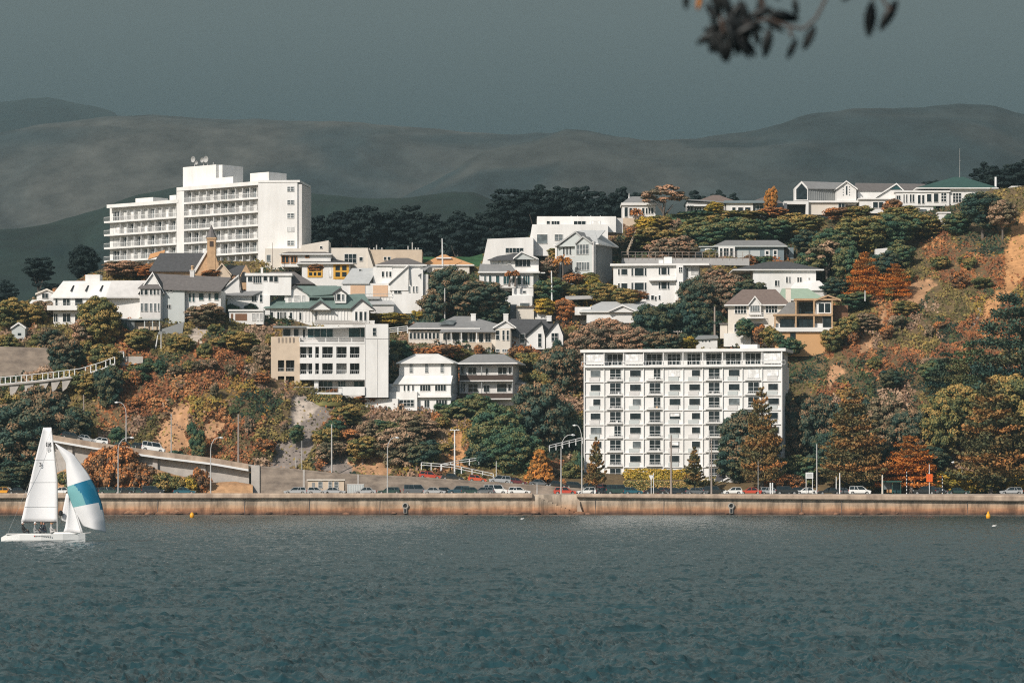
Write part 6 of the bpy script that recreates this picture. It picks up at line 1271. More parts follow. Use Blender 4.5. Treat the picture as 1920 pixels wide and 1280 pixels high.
# --- trees: (kind, px, foot, top, width, palette)
for a in [('big', 40, 905, 745, 150, 'pohutukawa'), ('big', 105, 890, 770, 95, 'pohutukawa'), ('big', 5, 860, 730, 100, 'olive'), ('mid', 80, 830, 722, 90, 'pohutukawa'), ('mid', 135, 845, 760, 75, 'dark'), ('big', -50, 900, 735, 140, 'pohutukawa'), ('mid', 55, 912, 850, 90, 'dark'), ('mid', 0, 930, 880, 80, 'dark'),
          ('mid', 12, 668, 624, 58, 'olive'), ('mid', 118, 700, 628, 62, 'pohutukawa'), ('mid', 92, 655, 610, 48, 'pohutukawa'), ('big', 188, 648, 552, 92, 'olive'), ('mid', 165, 650, 590, 60, 'bronze'), ('mid', 200, 700, 640, 62, 'olive'), ('mid', 205, 762, 682, 52, 'dark'), ('mid', 168, 742, 690, 60, 'olive'), ('mid', 260, 660, 612, 58, 'olive'), ('mid', 55, 610, 566, 60, 'olive'), ('mid', 20, 615, 556, 70, 'olive'), ('mid', 85, 595, 560, 50, 'purple'),
          ('mid', 386, 612, 566, 78, 'purple'), ('mid', 235, 520, 486, 90, 'bronze', 815), ('mid', 275, 515, 494, 40, 'rust', 806), ('mid', 396, 520, 503, 42, 'rust', 797),
          ('mid', 450, 660, 618, 70, 'olive'), ('mid', 495, 690, 640, 42, 'purple'), ('mid', 340, 660, 625, 50, 'olive'),
          ('big', 718, 735, 650, 78, 'pohutukawa'), ('mid', 752, 690, 634, 56, 'green'), ('mid', 700, 742, 690, 45, 'pohutukawa'),
          ('big', 842, 598, 496, 100, 'pohutukawa', 803), ('big', 895, 606, 523, 118, 'pohutukawa', 800), ('mid', 815, 605, 545, 60, 'pohutukawa', 799), ('mid', 930, 612, 560, 55, 'dark', 799),
          ('big', 930, 890, 752, 118, 'green', 733), ('big', 1005, 885, 712, 125, 'pohutukawa', 741), ('big', 1062, 892, 755, 72, 'dark', 745), ('big', 1050, 770, 640, 88, 'pohutukawa', 770), ('big', 965, 900, 800, 110, 'green', 727), ('mid', 905, 895, 830, 72, 'dark', 730), ('big', 1078, 730, 655, 66, 'bronze', 771), ('mid', 1010, 760, 690, 60, 'olive', 768), ('mid', 860, 800, 745, 80, 'green', 755), ('mid', 895, 790, 735, 60, 'green', 757),
          ('big', 1100, 690, 605, 86, 'bronze', 779), ('big', 1145, 690, 592, 100, 'bronze', 783), ('big', 1195, 682, 606, 84, 'bronze', 780), ('mid', 1240, 672, 620, 70, 'pohutukawa', 776),
          ('big', 1230, 665, 562, 92, 'dark', 786), ('big', 1288, 665, 556, 96, 'dark', 788), ('big', 1308, 610, 515, 80, 'pohutukawa', 800), ('big', 1358, 590, 508, 92, 'bronze', 803), ('mid', 1400, 575, 522, 72, 'dark', 800), ('mid', 1335, 640, 580, 50, 'dark', 789), ('mid', 1340, 540, 500, 44, 'bronze', 806),
          ('mid', 1172, 572, 538, 56, 'olive', 803), ('mid', 1132, 568, 528, 60, 'olive', 806), ('mid', 1030, 566, 518, 62, 'green', 811), ('mid', 1028, 528, 482, 44, 'bronze', 818), ('mid', 1060, 600, 556, 40, 'rust', 802), ('mid', 1025, 592, 556, 46, 'yellow', 802), ('mid', 1045, 490, 462, 44, 'olive', 828), ('mid', 1100, 545, 508, 50, 'olive', 814),
          ('mid', 1220, 470, 425, 88, 'olive'), ('mid', 1262, 498, 442, 86, 'bronze'), ('mid', 1212, 438, 402, 42, 'yellow'), ('mid', 1240, 432, 402, 45, 'olive'), ('mid', 1330, 470, 415, 90, 'green'), ('mid', 1290, 460, 420, 60, 'olive'), ('mid', 1390, 462, 405, 96, 'green'), ('mid', 1445, 452, 408, 86, 'green'), ('mid', 1350, 440, 400, 60, 'olive'), ('mid', 1500, 446, 398, 84, 'olive'), ('big', 1560, 505, 425, 96, 'green'), ('mid', 1515, 475, 430, 62, 'dark'), ('big', 1620, 482, 402, 116, 'olive'), ('big', 1675, 470, 396, 96, 'green'), ('mid', 1730, 448, 400, 76, 'olive'), ('mid', 1600, 420, 385, 60, 'olive'), ('mid', 1690, 420, 385, 70, 'olive'), ('mid', 1660, 525, 470, 60, 'dark'),
          ('umbrella', 1550, 520, 445, 72, 'purple'), ('mid', 1520, 520, 470, 60, 'green'), ('mid', 1590, 530, 460, 60, 'green'), ('mid', 1690, 500, 455, 50, 'green'), ('mid', 1570, 560, 520, 60, 'dark'), ('mid', 1600, 580, 545, 70, 'green'),
          ('umbrella', 1244, 408, 341, 82, 'bronze', 863), ('mid', 1446, 404, 350, 25, 'orange', 865), ('mid', 1340, 404, 377, 38, 'yellow', 866), ('big', 1842, 432, 356, 86, 'dark', 826), ('mid', 1795, 440, 395, 60, 'green'), ('mid', 1880, 430, 372, 60, 'purple', 822),
          ('big', 1402, 905, 765, 118, 'pohutukawa', 724), ('big', 1462, 880, 722, 86, 'pohutukawa', 737), ('mid', 1380, 900, 830, 70, 'dark', 723), ('big', 1505, 880, 735, 88, 'pohutukawa', 735), ('big', 1545, 870, 735, 84, 'pohutukawa', 737), ('big', 1560, 900, 800, 80, 'dark', 726), ('big', 1665, 860, 738, 92, 'purple', 733), ('big', 1705, 880, 760, 92, 'pohutukawa', 728), ('big', 1758, 880, 735, 96, 'olive', 727), ('big', 1805, 850, 715, 110, 'olive', 735), ('big', 1905, 850, 695, 140, 'olive', 733), ('big', 1880, 900, 790, 110, 'pohutukawa', 724), ('big', 1640, 905, 820, 84, 'dark', 724), ('big', 1730, 905, 830, 90, 'dark', 722), ('big', 1960, 900, 740, 140, 'olive', 723), ('mid', 1500, 910, 850, 70, 'green', 721), ('mid', 1450, 740, 705, 50, 'pohutukawa', 762), ('mid', 1610, 850, 740, 70, 'pohutukawa', 738),
          ('mid', 1590, 640, 590, 46, 'olive'), ('mid', 1560, 660, 610, 46, 'olive'), ('mid', 1500, 660, 635, 40, 'green'), ('mid', 1750, 720, 670, 60, 'green'), ('mid', 1670, 730, 690, 46, 'dark'), ('mid', 1700, 590, 560, 50, 'olive'), ('mid', 1625, 620, 585, 50, 'purple'),
          ('mid', 370, 862, 800, 30, 'green', 727), ('mid', 555, 830, 792, 30, 'green', 733), ('mid', 690, 830, 785, 46, 'purple', 738), ('mid', 745, 880, 800, 80, 'purple', 729), ('mid', 790, 885, 820, 80, 'dark', 728), ('mid', 720, 820, 785, 60, 'green', 741), ('mid', 785, 830, 775, 80, 'purple', 741), ('mid', 650, 800, 755, 60, 'olive', 744), ('mid', 610, 840, 800, 46, 'olive', 735), ('mid', 680, 860, 815, 60, 'olive', 731)]:
    P(*a[:6], d=a[6] if len(a) > 6 else None)
# conifers along the road and on the hill
P('young', 1117, 912, 818, 46, 'norfolk', 712.5); P('young', 1302, 912, 835, 50, 'norfolk', 712.5); P('cone', 1012, 897, 838, 48, 'orange', 722)
P('norfolk', 1428, 916, 722, 104, 'norfolk', 714); P('norfolk', 1600, 918, 722, 158, 'norfolk', 714); P('plates', 1706, 914, 818, 128, 'norfolk_orange', 714); P('norfolk', 1858, 920, 706, 184, 'norfolk', 714); P('norfolk', 1985, 918, 720, 150, 'norfolk', 714)
P('plates', 1622, 556, 474, 84, 'norfolk_orange'); P('plates', 1678, 556, 494, 74, 'norfolk_orange')
P('plates', 1820, 760, 640, 120, 'green'); P('plates', 1892, 770, 552, 185, 'dark', 741); P('plates', 1965, 740, 540, 150, 'dark', 742); P('plates', 1775, 750, 660, 100, 'dark', 752)
# dark pines behind the crest and at far left
for px, pt, w in ((592, 402, 60), (622, 392, 62), (655, 386, 66), (700, 384, 70), (735, 388, 60), (772, 384, 66), (808, 400, 70), (860, 396, 66), (895, 400, 60), (925, 378, 64), (962, 350, 74), (1005, 346, 78), (1048, 348, 66), (1082, 344, 50), (1128, 352, 54), (1165, 352, 60), (1200, 356, 50), (1305, 354, 40), (1345, 358, 44), (1375, 362, 40), (1850, 306, 64), (1890, 302, 72), (1930, 298, 70), (1745, 333, 36), (975, 400, 90), (880, 430, 80), (640, 430, 90), (760, 430, 90)):
    dd = (925 if px < 1250 else 945) + PRF.uniform(-8, 8); P('ragged', px, pt + (105 if px < 1250 else 80), pt - PRF.uniform(0, 6), w * (1.35 if px < 1250 else 1.2), 'black', dd, noun='ragged pine behind the crest', bare=.1)
P('ragged', 72, 552, 476, 66, 'black', 872); P('big', 158, 530, 457, 66, 'black', 872); P('ragged', 8, 600, 520, 60, 'black', 866); P('ragged', 110, 560, 528, 70, 'black', 862)
# palms
def palm(px, pb, pt, w, d, pal, label):
    k = d / F; Hh, W = (pb - pt) * k, w * k; r_ = empty('palm_tree', (X(px, d), d, Zc(pb, d) - .3), 0, label, 'palm'); g = np.random.default_rng(int(px))
    m = MB(); m.tube([(0, 0, 0), (.1, 0, Hh * .4), (0, 0, Hh * .8)], [.28, .2, .16], 7); m.build('trunk', 'trunk', r_)
    C, N_, S_, Rr = [], [], [], []
    for i in range(46):
        v = g.normal(size=3); v[2] = abs(v[2]) * .8 - .15; v /= np.linalg.norm(v); n = 16; s = np.linspace(.1, 1, n)[:, None]; p = v * s * W * .5 + np.array([0, 0, Hh * .8]) - np.array([0, 0, 1]) * (s ** 2) * W * .22
        C.append(p); nn = g.normal(size=(n, 3)); N_.append(nn / np.linalg.norm(nn, axis=1)[:, None]); S_.append(np.full(n, .16)); Rr.append(g.random(n))
    V, Q = leafquads(np.concatenate(C), np.concatenate(N_), np.concatenate(S_), 2.2, g); o = link(bpy.data.objects.new('fronds', npmesh('fronds', V, Q, 'leaf_' + pal, {'rnd': ('FACE', np.concatenate(Rr))})), r_)
palm(458, 588, 537, 26, 793, 'rust', 'rusty crowned palm on a thin trunk below the church'); palm(393, 580, 542, 24, 789, 'rust', 'small rusty round palm before the slate roofed gabled house')
palm(1055, 528, 476, 40, 814, 'orange', 'orange tufted cabbage tree beside the pale grey gabled house'); palm(955, 535, 504, 17, 809, 'rust', 'left one of two tiny palms before the dark terrace windows'); palm(966, 535, 503, 17, 809, 'rust', 'right one of two tiny palms before the dark terrace windows')
palm(1193, 408, 393, 28, 864, 'rust', 'rusty spreading palm before the white hilltop villa'); palm(715, 770, 750, 18, 756, 'grass', 'small spiky palm against the white terrace wall')
# bushes
B = lambda *a, **k: P('low', *a, **k)
rb = random.Random(77)
for z, n, pals, wr, hr in [(((200, 560), (640, 860)), 16, ('rust', 'olive', 'rust', 'bronze', 'green', 'purple'), (16, 40), (10, 22)), (((600, 860), (760, 880)), 26, ('olive', 'green', 'purple', 'olive', 'rust'), (18, 42), (12, 24)),
                           (((1500, 1780), (560, 720)), 13, ('rust', 'olive', 'green', 'rust', 'purple'), (18, 44), (12, 24)), (((1640, 1880), (430, 560)), 10, ('olive', 'rust', 'green', 'olive'), (18, 40), (12, 22)), (((1180, 1480), (420, 500)), 26, ('olive', 'green', 'rust', 'bronze'), (18, 44), (12, 22)),
                           (((60, 260), (600, 720)), 18, ('olive', 'green', 'rust', 'olive'), (20, 44), (14, 24)), (((620, 1000), (590, 760)), 12, ('olive', 'rust', 'green'), (18, 34), (10, 18)), (((1060, 1160), (520, 600)), 8, ('olive', 'green', 'yellow'), (18, 34), (10, 18)), (((270, 440), (620, 700)), 10, ('olive', 'green', 'purple'), (18, 34), (10, 20))]:
    k = 0
    while k < n:
        px, py = rb.uniform(*z[0]), rb.uniform(*z[1]); 
        if rockmask(np.array([px]), np.array([py]))[0] >= 0 or py < np.interp(px, SKYX, SKYY) + 12: continue
        B(px, py + 4, py - rb.uniform(*hr), rb.uniform(*wr), rb.choice(pals)); k += 1
for px, pb, pt, w, pal, d in [(210, 924, 846, 60, 'rust', 712.6), (165, 922, 868, 46, 'rust', 712.4), (185, 900, 842, 56, 'rust', 713.5), (240, 922, 862, 60, 'rust', 712.6), (270, 924, 876, 54, 'rust', 712.4), (300, 924, 884, 50, 'olive', 712.2), (330, 924, 890, 44, 'olive', 712.2), (225, 890, 834, 70, 'rust', 714.2), (130, 922, 880, 44, 'olive', 712.4), (355, 924, 896, 34, 'yellow', 712),
                            (375, 924, 880, 40, 'rust', 713), (1190, 905, 884, 40, 'yellow', 731), (1068, 905, 870, 40, 'olive', 727), (1040, 905, 876, 30, 'purple', 727), (1082, 900, 842, 24, 'green', 731), (1465, 915, 885, 60, 'rust', 716), (1490, 915, 893, 40, 'rust', 716), (1590, 910, 885, 70, 'olive', 718), (1640, 915, 894, 60, 'olive', 717), (1780, 922, 886, 70, 'yellow', 716), (1815, 922, 882, 60, 'yellow', 716), (1890, 915, 868, 70, 'yellow', 717), (1920, 915, 880, 60, 'yellow', 717), (1850, 922, 895, 50, 'olive', 716), (1745, 920, 900, 40, 'olive', 716),
                            (690, 602, 586, 70, 'yellow', 792), (735, 603, 588, 60, 'yellow', 791), (783, 600, 583, 26, 'yellow', 796), (660, 604, 590, 40, 'yellow', 795), (720, 672, 650, 40, 'rust', 775), (800, 672, 652, 80, 'rust', 774), (840, 668, 645, 60, 'rust', 774), (897, 663, 648, 20, 'rust', 779), (975, 680, 646, 40, 'rust', 777), (868, 672, 655, 40, 'grass', 775), (1000, 690, 660, 60, 'olive', 774), (1045, 668, 640, 22, 'dark', 779), (1445, 640, 612, 40, 'olive', 777), (1425, 638, 610, 30, 'rust', 778), (1395, 625, 600, 36, 'green', 779),
                            (855, 770, 762, 60, 'olive', 757), (700, 755, 737, 60, 'rust', 757), (960, 775, 762, 60, 'olive', 757), (1290, 652, 632, 40, 'yellow', 777), (1235, 655, 640, 50, 'olive', 778), (1480, 660, 636, 44, 'green', 774), (1460, 640, 625, 20, 'green', 774), (1195, 560, 545, 40, 'rust', 803), (1080, 555, 532, 60, 'olive', 812), (1110, 558, 522, 40, 'yellow', 812), (1075, 530, 512, 40, 'rust', 812), (1310, 440, 410, 70, 'olive', 858), (1575, 408, 388, 60, 'rust', 864), (1610, 404, 386, 50, 'olive', 862), (1675, 400, 376, 40, 'rust', 862),
                            (1450, 405, 388, 60, 'rust', 865), (1400, 408, 395, 80, 'grass', 864), (1310, 408, 396, 70, 'green', 864), (345, 566, 550, 40, 'green', 787), (435, 590, 572, 40, 'green', 788), (470, 590, 568, 26, 'dark', 788), (510, 610, 598, 120, 'olive', 793), (610, 610, 578, 36, 'rust', 797), (530, 540, 528, 24, 'rust', 797), (592, 506, 496, 30, 'rust', 806)]:
    B(px, pb, pt, w, pal, d=d)
def hedge(label, x0, x1, yb, yt, d, pal, th=1.2, name='hedge'):
    g = np.random.default_rng(int(x0)); k = d / F; xa, xb = X(x0, d), X(x1, d); Hh = (yb - yt) * k; n = int((xb - xa) * (Hh + th) * 60)
    f = g.integers(0, 3, n); u = g.random(n); v = g.random(n); c = np.stack([xa + (xb - xa) * u, np.where(f == 0, 0, th * v), np.where(f == 0, Hh * v, Hh)], -1); c += g.normal(size=c.shape) * .10; c[:, 2] += .25 * Hh * (fbm(c[:, 0] * .9, c[:, 1] * 0, 3, 4) - .5); c[:, 1] += d
    c[:, 2] += Zc(yb, d); c[:, 0] -= 0; nn = g.normal(size=(n, 3)) * .6 + np.array([0, -.7, .5]); nn /= np.linalg.norm(nn, axis=1)[:, None]; V, Q = leafquads(c, nn, g.uniform(.12, .26, n), 1.3, g)
    bx = np.array([(xa, d + .1, Zc(yb, d) - 1), (xb, d + .1, Zc(yb, d) - 1), (xb, d + .1, Zc(yb, d) + Hh * .85), (xa, d + .1, Zc(yb, d) + Hh * .85), (xa, d + th, Zc(yb, d) - 1), (xb, d + th, Zc(yb, d) - 1), (xb, d + th, Zc(yb, d) + Hh * .85), (xa, d + th, Zc(yb, d) + Hh * .85)]); o_ = len(V)
    V = np.concatenate([V, bx]); Q = np.concatenate([Q, np.array([(0, 1, 2, 3), (3, 2, 6, 7), (1, 5, 6, 2), (4, 0, 3, 7)]) + o_])
    tag(link(bpy.data.objects.new(name, npmesh(name, V, Q, 'leaf_' + pal, {'rnd': ('FACE', np.concatenate([g.random(n), np.full(4, .3)]))}))), label, 'hedge')
hedge('long yellow green clipped hedge at the foot of the apartment block', 1172, 1296, 903, 881, 727, 'yellow', 2)
hedge('straw coloured grass bank behind the parked cars right of the hedge', 1170, 1340, 922, 903, 717.5, 'grass', 3, 'verge')
hedge('dark hedge below the yellow bushes behind the long grey roofed villa', 765, 815, 602, 590, 795, 'dark'); hedge('trimmed green hedge before the blue modern house on the ridge', 1250, 1320, 409, 403, 862, 'green')
hedge('flat topped green hedge before the slate roofed gabled house', 345, 425, 572, 563, 786, 'olive'); hedge('orange brown hedge at the foot of the concrete flats', 575, 640, 752, 742, 750, 'olive')

# labels: every plant named by look and by the nearest thing one can find; ties resolved by order in the row
LAND += [(475, 895, 'the bridge abutment'), (852, 845, 'the crossarm pole'), (1895, 480, 'the bare orange cliff'), (1730, 545, 'the bare tan rock patch'), (330, 795, 'the bare tan cliff'), (585, 780, 'the concrete covered chute'), (235, 800, 'the tall lamp post'), (100, 690, 'the white railed walkway'), (720, 875, 'the tan roadside rock'), (855, 845, 'the narrow orange scar'),
         (1645, 515, 'the orange conifers'), (1600, 820, 'the widest tiered pine'), (1428, 820, 'the slim tiered pine'), (1743, 895, 'the orange road sign'), (1530, 880, 'the grey roadside pole'), (1858, 820, 'the rightmost tiered pine'), (1850, 640, 'the great layered conifers'), (1012, 865, 'the conical orange tree'), (50, 850, 'the mainsail')]
def label_plants():
    out = {}
    for p in PLANTS:
        if p.get('lab'): p['o']['label'] = p['lab']; p['o']['category'] = p['cat']; continue
        if not p['rel']: base = f"{p['adj']} {p['noun']}"
        else:
            sc_ = [((p['px'] - l[0]) ** 2 + (p['py'] - l[1] + 18) ** 2, l) for l in LAND]; q, l = min(sc_, key=lambda t: t[0]); dx, dy = p['px'] - l[0], p['py'] - (l[1] - 18)
            rel = ('right of' if dx > 0 else 'left of') if abs(dx) > abs(dy) * 1.1 else ('below' if dy > 0 else 'above')
            base = f"{p['adj']} {p['noun']} {rel} {l[2]}"
        out.setdefault(base, []).append(p)
    NUM = ['', 'two', 'three', 'four', 'five', 'six', 'seven', 'eight', 'nine', 'ten', 'eleven', 'twelve', 'thirteen', 'fourteen', 'fifteen', 'sixteen', 'seventeen', 'eighteen', 'nineteen', 'twenty'] + [str(i) for i in range(21, 60)]
    ORD = ['', 'second', 'third', 'fourth', 'fifth', 'sixth', 'seventh', 'eighth', 'ninth', 'tenth', 'eleventh', 'twelfth', 'thirteenth', 'fourteenth', 'fifteenth', 'sixteenth', 'seventeenth', 'eighteenth', 'nineteenth', 'twentieth']
    for base, ps in out.items():
        ps.sort(key=lambda p: p['px']); n = len(ps)
        for i, p in enumerate(ps):
            if n == 1: l = base
            elif i == 0: l = 'leftmost ' + base
            elif i == n - 1: l = 'rightmost ' + base
            elif n == 3: l = 'middle ' + base
            elif i < 20: l = ORD[i] + ' from left, ' + base
            else: l = base
            w = l.split(); 
            if len(w) > 16: w = [x for x in w if x not in ('the', 'medium')]
            p['o']['label'] = ' '.join(w[:16]); p['o']['category'] = p['cat']; p['o']['group'] = p['group'] or ('trees on the hill and shore' if p['cat'] == 'tree' else 'bushes on the slopes')
# =============================================================== CARS
def car_proto(kind):
    """local frame: x forward, y left, z up, wheels on z=0"""
    Sp = dict(hatch=(3.9, 1.66, 1.46), sedan=(4.5, 1.72, 1.42), wagon=(4.6, 1.74, 1.48), suv=(4.5, 1.8, 1.72), van=(4.8, 1.85, 1.98), mpv=(4.5, 1.78, 1.68), pickup=(5.1, 1.8, 1.72))
    L, W, Ht = Sp[kind]; h = L / 2; wl = .62 if kind not in ('suv', 'van', 'pickup') else .72; belt = {'hatch': .90, 'sedan': .88, 'wagon': .90, 'suv': 1.05, 'van': 1.12, 'mpv': 1.0, 'pickup': 1.05}[kind]
    root = empty('parked_car')
    nose = {'van': .96, 'suv': .98, 'pickup': .98, 'mpv': .86}.get(kind, .74)
    fx, rx = h - .80, -h + .78; r = .31 if wl < .7 else .35
    def arch(c): return [(c + math.cos(a) * (r + .07), .33 + math.sin(a) * (r + .07)) for a in [math.pi * t / 6 for t in range(7)]]
    tail = {'sedan': (-h + .08, belt + .02), 'hatch': (-h + .05, belt + .04)}.get(kind, (-h + .04, belt + .03))
    side = [(-h + .12, .22), (rx - r - .1, .20)] + [p for p in reversed(arch(rx))] + [p for p in reversed(arch(fx))] + [(fx + r + .1, .20), (h - .1, .24), (h, .42), (h - .03, nose - .08), (h - .18, nose)]
    cowl = {'van': h - .75, 'mpv': h - .95, 'suv': h - 1.15, 'pickup': h - 1.5}.get(kind, h - 1.22); side += [(cowl, belt), tail, (-h, belt - .25), (-h + .02, .42)]
    body = bmesh.new()
    ys = [(-W / 2, .96, .03), (-W / 2 + .12, 1.0, 0), (W / 2 - .12, 1.0, 0), (W / 2, .96, .03)]; rings = []
    for y, s, dz in ys: rings.append([body.verts.new((x * s, y, max(.2, z - dz) if z > .5 else z)) for x, z in side])
    n = len(side)
    for a, b in zip(rings, rings[1:]):
        for i in range(n): body.faces.new((a[i], a[(i + 1) % n], b[(i + 1) % n], b[i]))
    body.faces.new(rings[0]); body.faces.new(rings[-1][::-1]); bmesh.ops.recalc_face_normals(body, faces=body.faces)
    bmesh.ops.triangulate(body, faces=[f for f in body.faces if len(f.verts) > 4])
    me = bpy.data.meshes.new('body'); body.to_mesh(me); body.free(); me.materials.append(MATS['car_white']); link(bpy.data.objects.new('body', me), root)
    # cabin: glasshouse frustum with pillars and roof skin
    A = {'sedan': (cowl, cowl - .75, -h + 1.25, -h + .62), 'hatch': (cowl + .1, cowl - .65, -h + .42, -h + .10), 'wagon': (cowl, cowl - .75, -h + .42, -h + .12), 'suv': (cowl, cowl - .6, -h + .32, -h + .08), 'van': (cowl + .1, cowl - .55, -h + .16, -h + .05), 'mpv': (cowl + .15, cowl - .75, -h + .3, -h + .08), 'pickup': (cowl, cowl - .55, -.55, -.75)}[kind]
    w0, w1 = W / 2 - .07, W / 2 - .26; zt = Ht - .05
    g = MB(); g.add([(A[0], -w0, belt - .02), (A[3], -w0, belt - .02), (A[3], w0, belt - .02), (A[0], w0, belt - .02), (A[1], -w1, zt), (A[2], -w1, zt), (A[2], w1, zt), (A[1], w1, zt)], [(0, 1, 2, 3), (4, 7, 6, 5), (0, 4, 5, 1), (1, 5, 6, 2), (2, 6, 7, 3), (3, 7, 4, 0)])
    g.build('windows', 'glass', root, fix=True)
    rf = MB(); rf.add([(A[1] + .05, -w1 - .02, zt), (A[2] - .05, -w1 - .02, zt), (A[2] - .05, w1 + .02, zt), (A[1] + .05, w1 + .02, zt), (A[1] - .1, -w1 + .1, Ht + .01), (A[2] + .1, -w1 + .1, Ht + .01), (A[2] + .1, w1 - .1, Ht + .01), (A[1] - .1, w1 - .1, Ht + .01)], [(0, 1, 2, 3), (4, 7, 6, 5), (0, 4, 5, 1), (1, 5, 6, 2), (2, 6, 7, 3), (3, 7, 4, 0)]); rf.build('car_roof', 'car_white', root, fix=True)
    pl = MB()
    for s in (-1, 1):
        for xb, xt in ((A[0], A[1]), ((A[0] + A[3]) / 2 + .1, (A[1] + A[2]) / 2 + .1), (A[3] + .08, A[2])):
            pl.tube([(xb, s * (w0 + .012), belt - .03), (xt, s * (w1 + .02), zt + .01)], .045, 4)
        if kind in ('van', 'mpv', 'wagon', 'suv'): pl.tube([(A[3] + 1.0, s * (w0 + .012), belt - .03), (A[2] + .95, s * (w1 + .02), zt)], .04, 4)
    pl.build('pillars', 'car_white', root)
    if kind == 'pickup': m = MB(); m.box(-h + .1, -.9, -W / 2 + .1, W / 2 - .1, belt, belt + .04); m.build('tray_cover', 'black', root)
    for cx in (fx, rx):
        for s in (-1, 1):
            m = MB(); m.lathe([(.05, 0), (r, 0), (r + .01, .06), (r, .2), (.05, .2)], 14, (cx, s * (W / 2 - .10) - .1, .32), axis='y'); wh = m.build('wheel', 'tyre', root, fix=True)
            m = MB(); m.lathe([(.03, 0), (r * .66, 0), (r * .62, .02), (.03, .03)], 10, (cx, s * (W / 2) + (-.03 if s < 0 else .01), .32), axis='y'); m.build('rim', 'rim', wh, fix=True)
    for s in (-1, 1):
        m = MB(); m.box(h - .24, h + .005, s * (W / 2 - .18) - .17, s * (W / 2 - .18) + .14, nose - .22, nose - .07); m.build('headlight', 'lamp_glass', root)
        m = MB(); m.box(-h - .01, -h + .14, s * (W / 2 - .15) - .12, s * (W / 2 - .15) + .12, belt - .26, belt - .04); m.build('tail_light', 'tail_red', root)
        m = MB(); m.box(cowl - .28, cowl - .12, s * (W / 2 + .06) - .07, s * (W / 2 + .06) + .07, belt, belt + .13); m.build('mirror', 'car_white', root)
    for sx_, nm in ((1, 'bumper'), (-1, 'bumper')): m = MB(); m.box(sx_ * (h - .03) - .05, sx_ * (h - .03) + .05, -W / 2 + .14, W / 2 - .14, .28, .46); m.build(nm, 'black', root)
    return root
PROTO, CARN = {}, []
KN = dict(hatch='hatchback', sedan='sedan', wagon='estate car', suv='tall off roader', van='van', mpv='people carrier', pickup='pickup')
CN = dict(white='white', silver='silver', grey='dark grey', black='black', red='red', maroon='maroon', orange='orange red', blue='dark blue', navy='navy', green='dark green', teal='teal', yellow='yellow')
def car(kind, colr, px, d, z, head, where, length=None):
    """head: yaw in degrees, 0 = nose to the right in the picture"""
    if kind not in PROTO: PROTO[kind] = car_proto(kind); o = PROTO[kind]
    else: o = copy_tree(PROTO[kind])
    o.location = (X(px, d), d, z); o.rotation_euler = (0, 0, R(head))
    for c in o.children:
        if c.name.split('.')[0] in ('body', 'car_roof', 'pillars', 'mirror'): c.material_slots[0].link = 'OBJECT'; c.material_slots[0].material = MATS['car_' + colr]
    CARN.append((o, px, f'{CN[colr]} {KN[kind]}', where)); return o
RD = 3.80
lower = [('sedan', 'yellow', 4, 180), ('sedan', 'white', 14, 0), ('sedan', 'black', 36, 0), ('sedan', 'white', 115, 180), ('wagon', 'green', 207, 0), ('hatch', 'black', 233, 0), ('wagon', 'green', 257, 0), ('suv', 'navy', 287, 0), ('hatch', 'black', 190, 0), ('sedan', 'teal', 346, 0),
         ('wagon', 'silver', 554, 180), ('hatch', 'silver', 594, 0), ('sedan', 'silver', 627, 0), ('sedan', 'silver', 685, 180), ('wagon', 'green', 730, 180), ('van', 'grey', 779, 0), ('sedan', 'silver', 815, 0), ('hatch', 'black', 838, 0), ('suv', 'blue', 861, 180), ('wagon', 'green', 886, 0), ('wagon', 'grey', 905, 180), ('van', 'white', 929, 0), ('wagon', 'white', 973, 0),
         ('wagon', 'red', 1060, 0), ('hatch', 'white', 1100, 180), ('hatch', 'teal', 1187, 0), ('sedan', 'black', 1228, 0), ('sedan', 'navy', 1266, 0), ('sedan', 'black', 1278, 180), ('sedan', 'grey', 1306, 0), ('suv', 'black', 1340, 0), ('hatch', 'white', 1374, 180), ('sedan', 'red', 1407, 180), ('wagon', 'silver', 1446, 0), ('suv', 'black', 1475, 0), ('sedan', 'white', 1512, 180), ('sedan', 'black', 1555, 180), ('mpv', 'white', 1612, 0), ('suv', 'black', 1733, 180), ('sedan', 'grey', 1762, 0), ('wagon', 'silver', 1896, 180), ('sedan', 'navy', 1137, 0), ('hatch', 'grey', 1322, 0), ('hatch', 'navy', 1490, 180), ('sedan', 'green', 1797, 0), ('hatch', 'maroon', 1250, 0), ('sedan', 'grey', 1582, 0)]
rg = random.Random(12)
for k, (kind, c, px, hd) in enumerate(lower):
    d = 705.6 if k % 3 else 706.3
    if px in (14, 190, 838, 1278, 1762, 1137, 1322, 1490, 1797, 1250, 1582): d = 709.0
    z = RD + (.0 if px < 1000 else -.03); car(kind, c, px, d, z, hd + rg.uniform(-4, 4), 'road')
car('van', 'green', 1159, 706.2, RD, 0, 'road')
for kind, c, px, hd in [('wagon', 'black', 135, 0), ('sedan', 'silver', 160, 0), ('hatch', 'white', 185, 180), ('sedan', 'green', 234, 0), ('hatch', 'black', 264, 0), ('van', 'white', 287, 0), ('wagon', 'red', 806, 0), ('sedan', 'black', 848, 0), ('hatch', 'orange', 895, 0), ('mpv', 'silver', 937, 180), ('hatch', 'maroon', 970, 0), ('sedan', 'grey', 1012, 0), ('sedan', 'black', 1044, 0), ('wagon', 'black', 1080, 0), ('sedan', 'black', 1106, 0), ('hatch', 'maroon', 1134, 0)]:
    d = 718.2; s = (rampy(px + 12) - rampy(px - 12)) / 24; o = car(kind, c, px, d, Zc(rampy(px) + (3.5 if px > 500 else 2.5), 715.6), hd, 'ramp'); pitch = math.atan(s); o.rotation_euler = (0, pitch if hd == 0 else -pitch, R(hd))
import collections
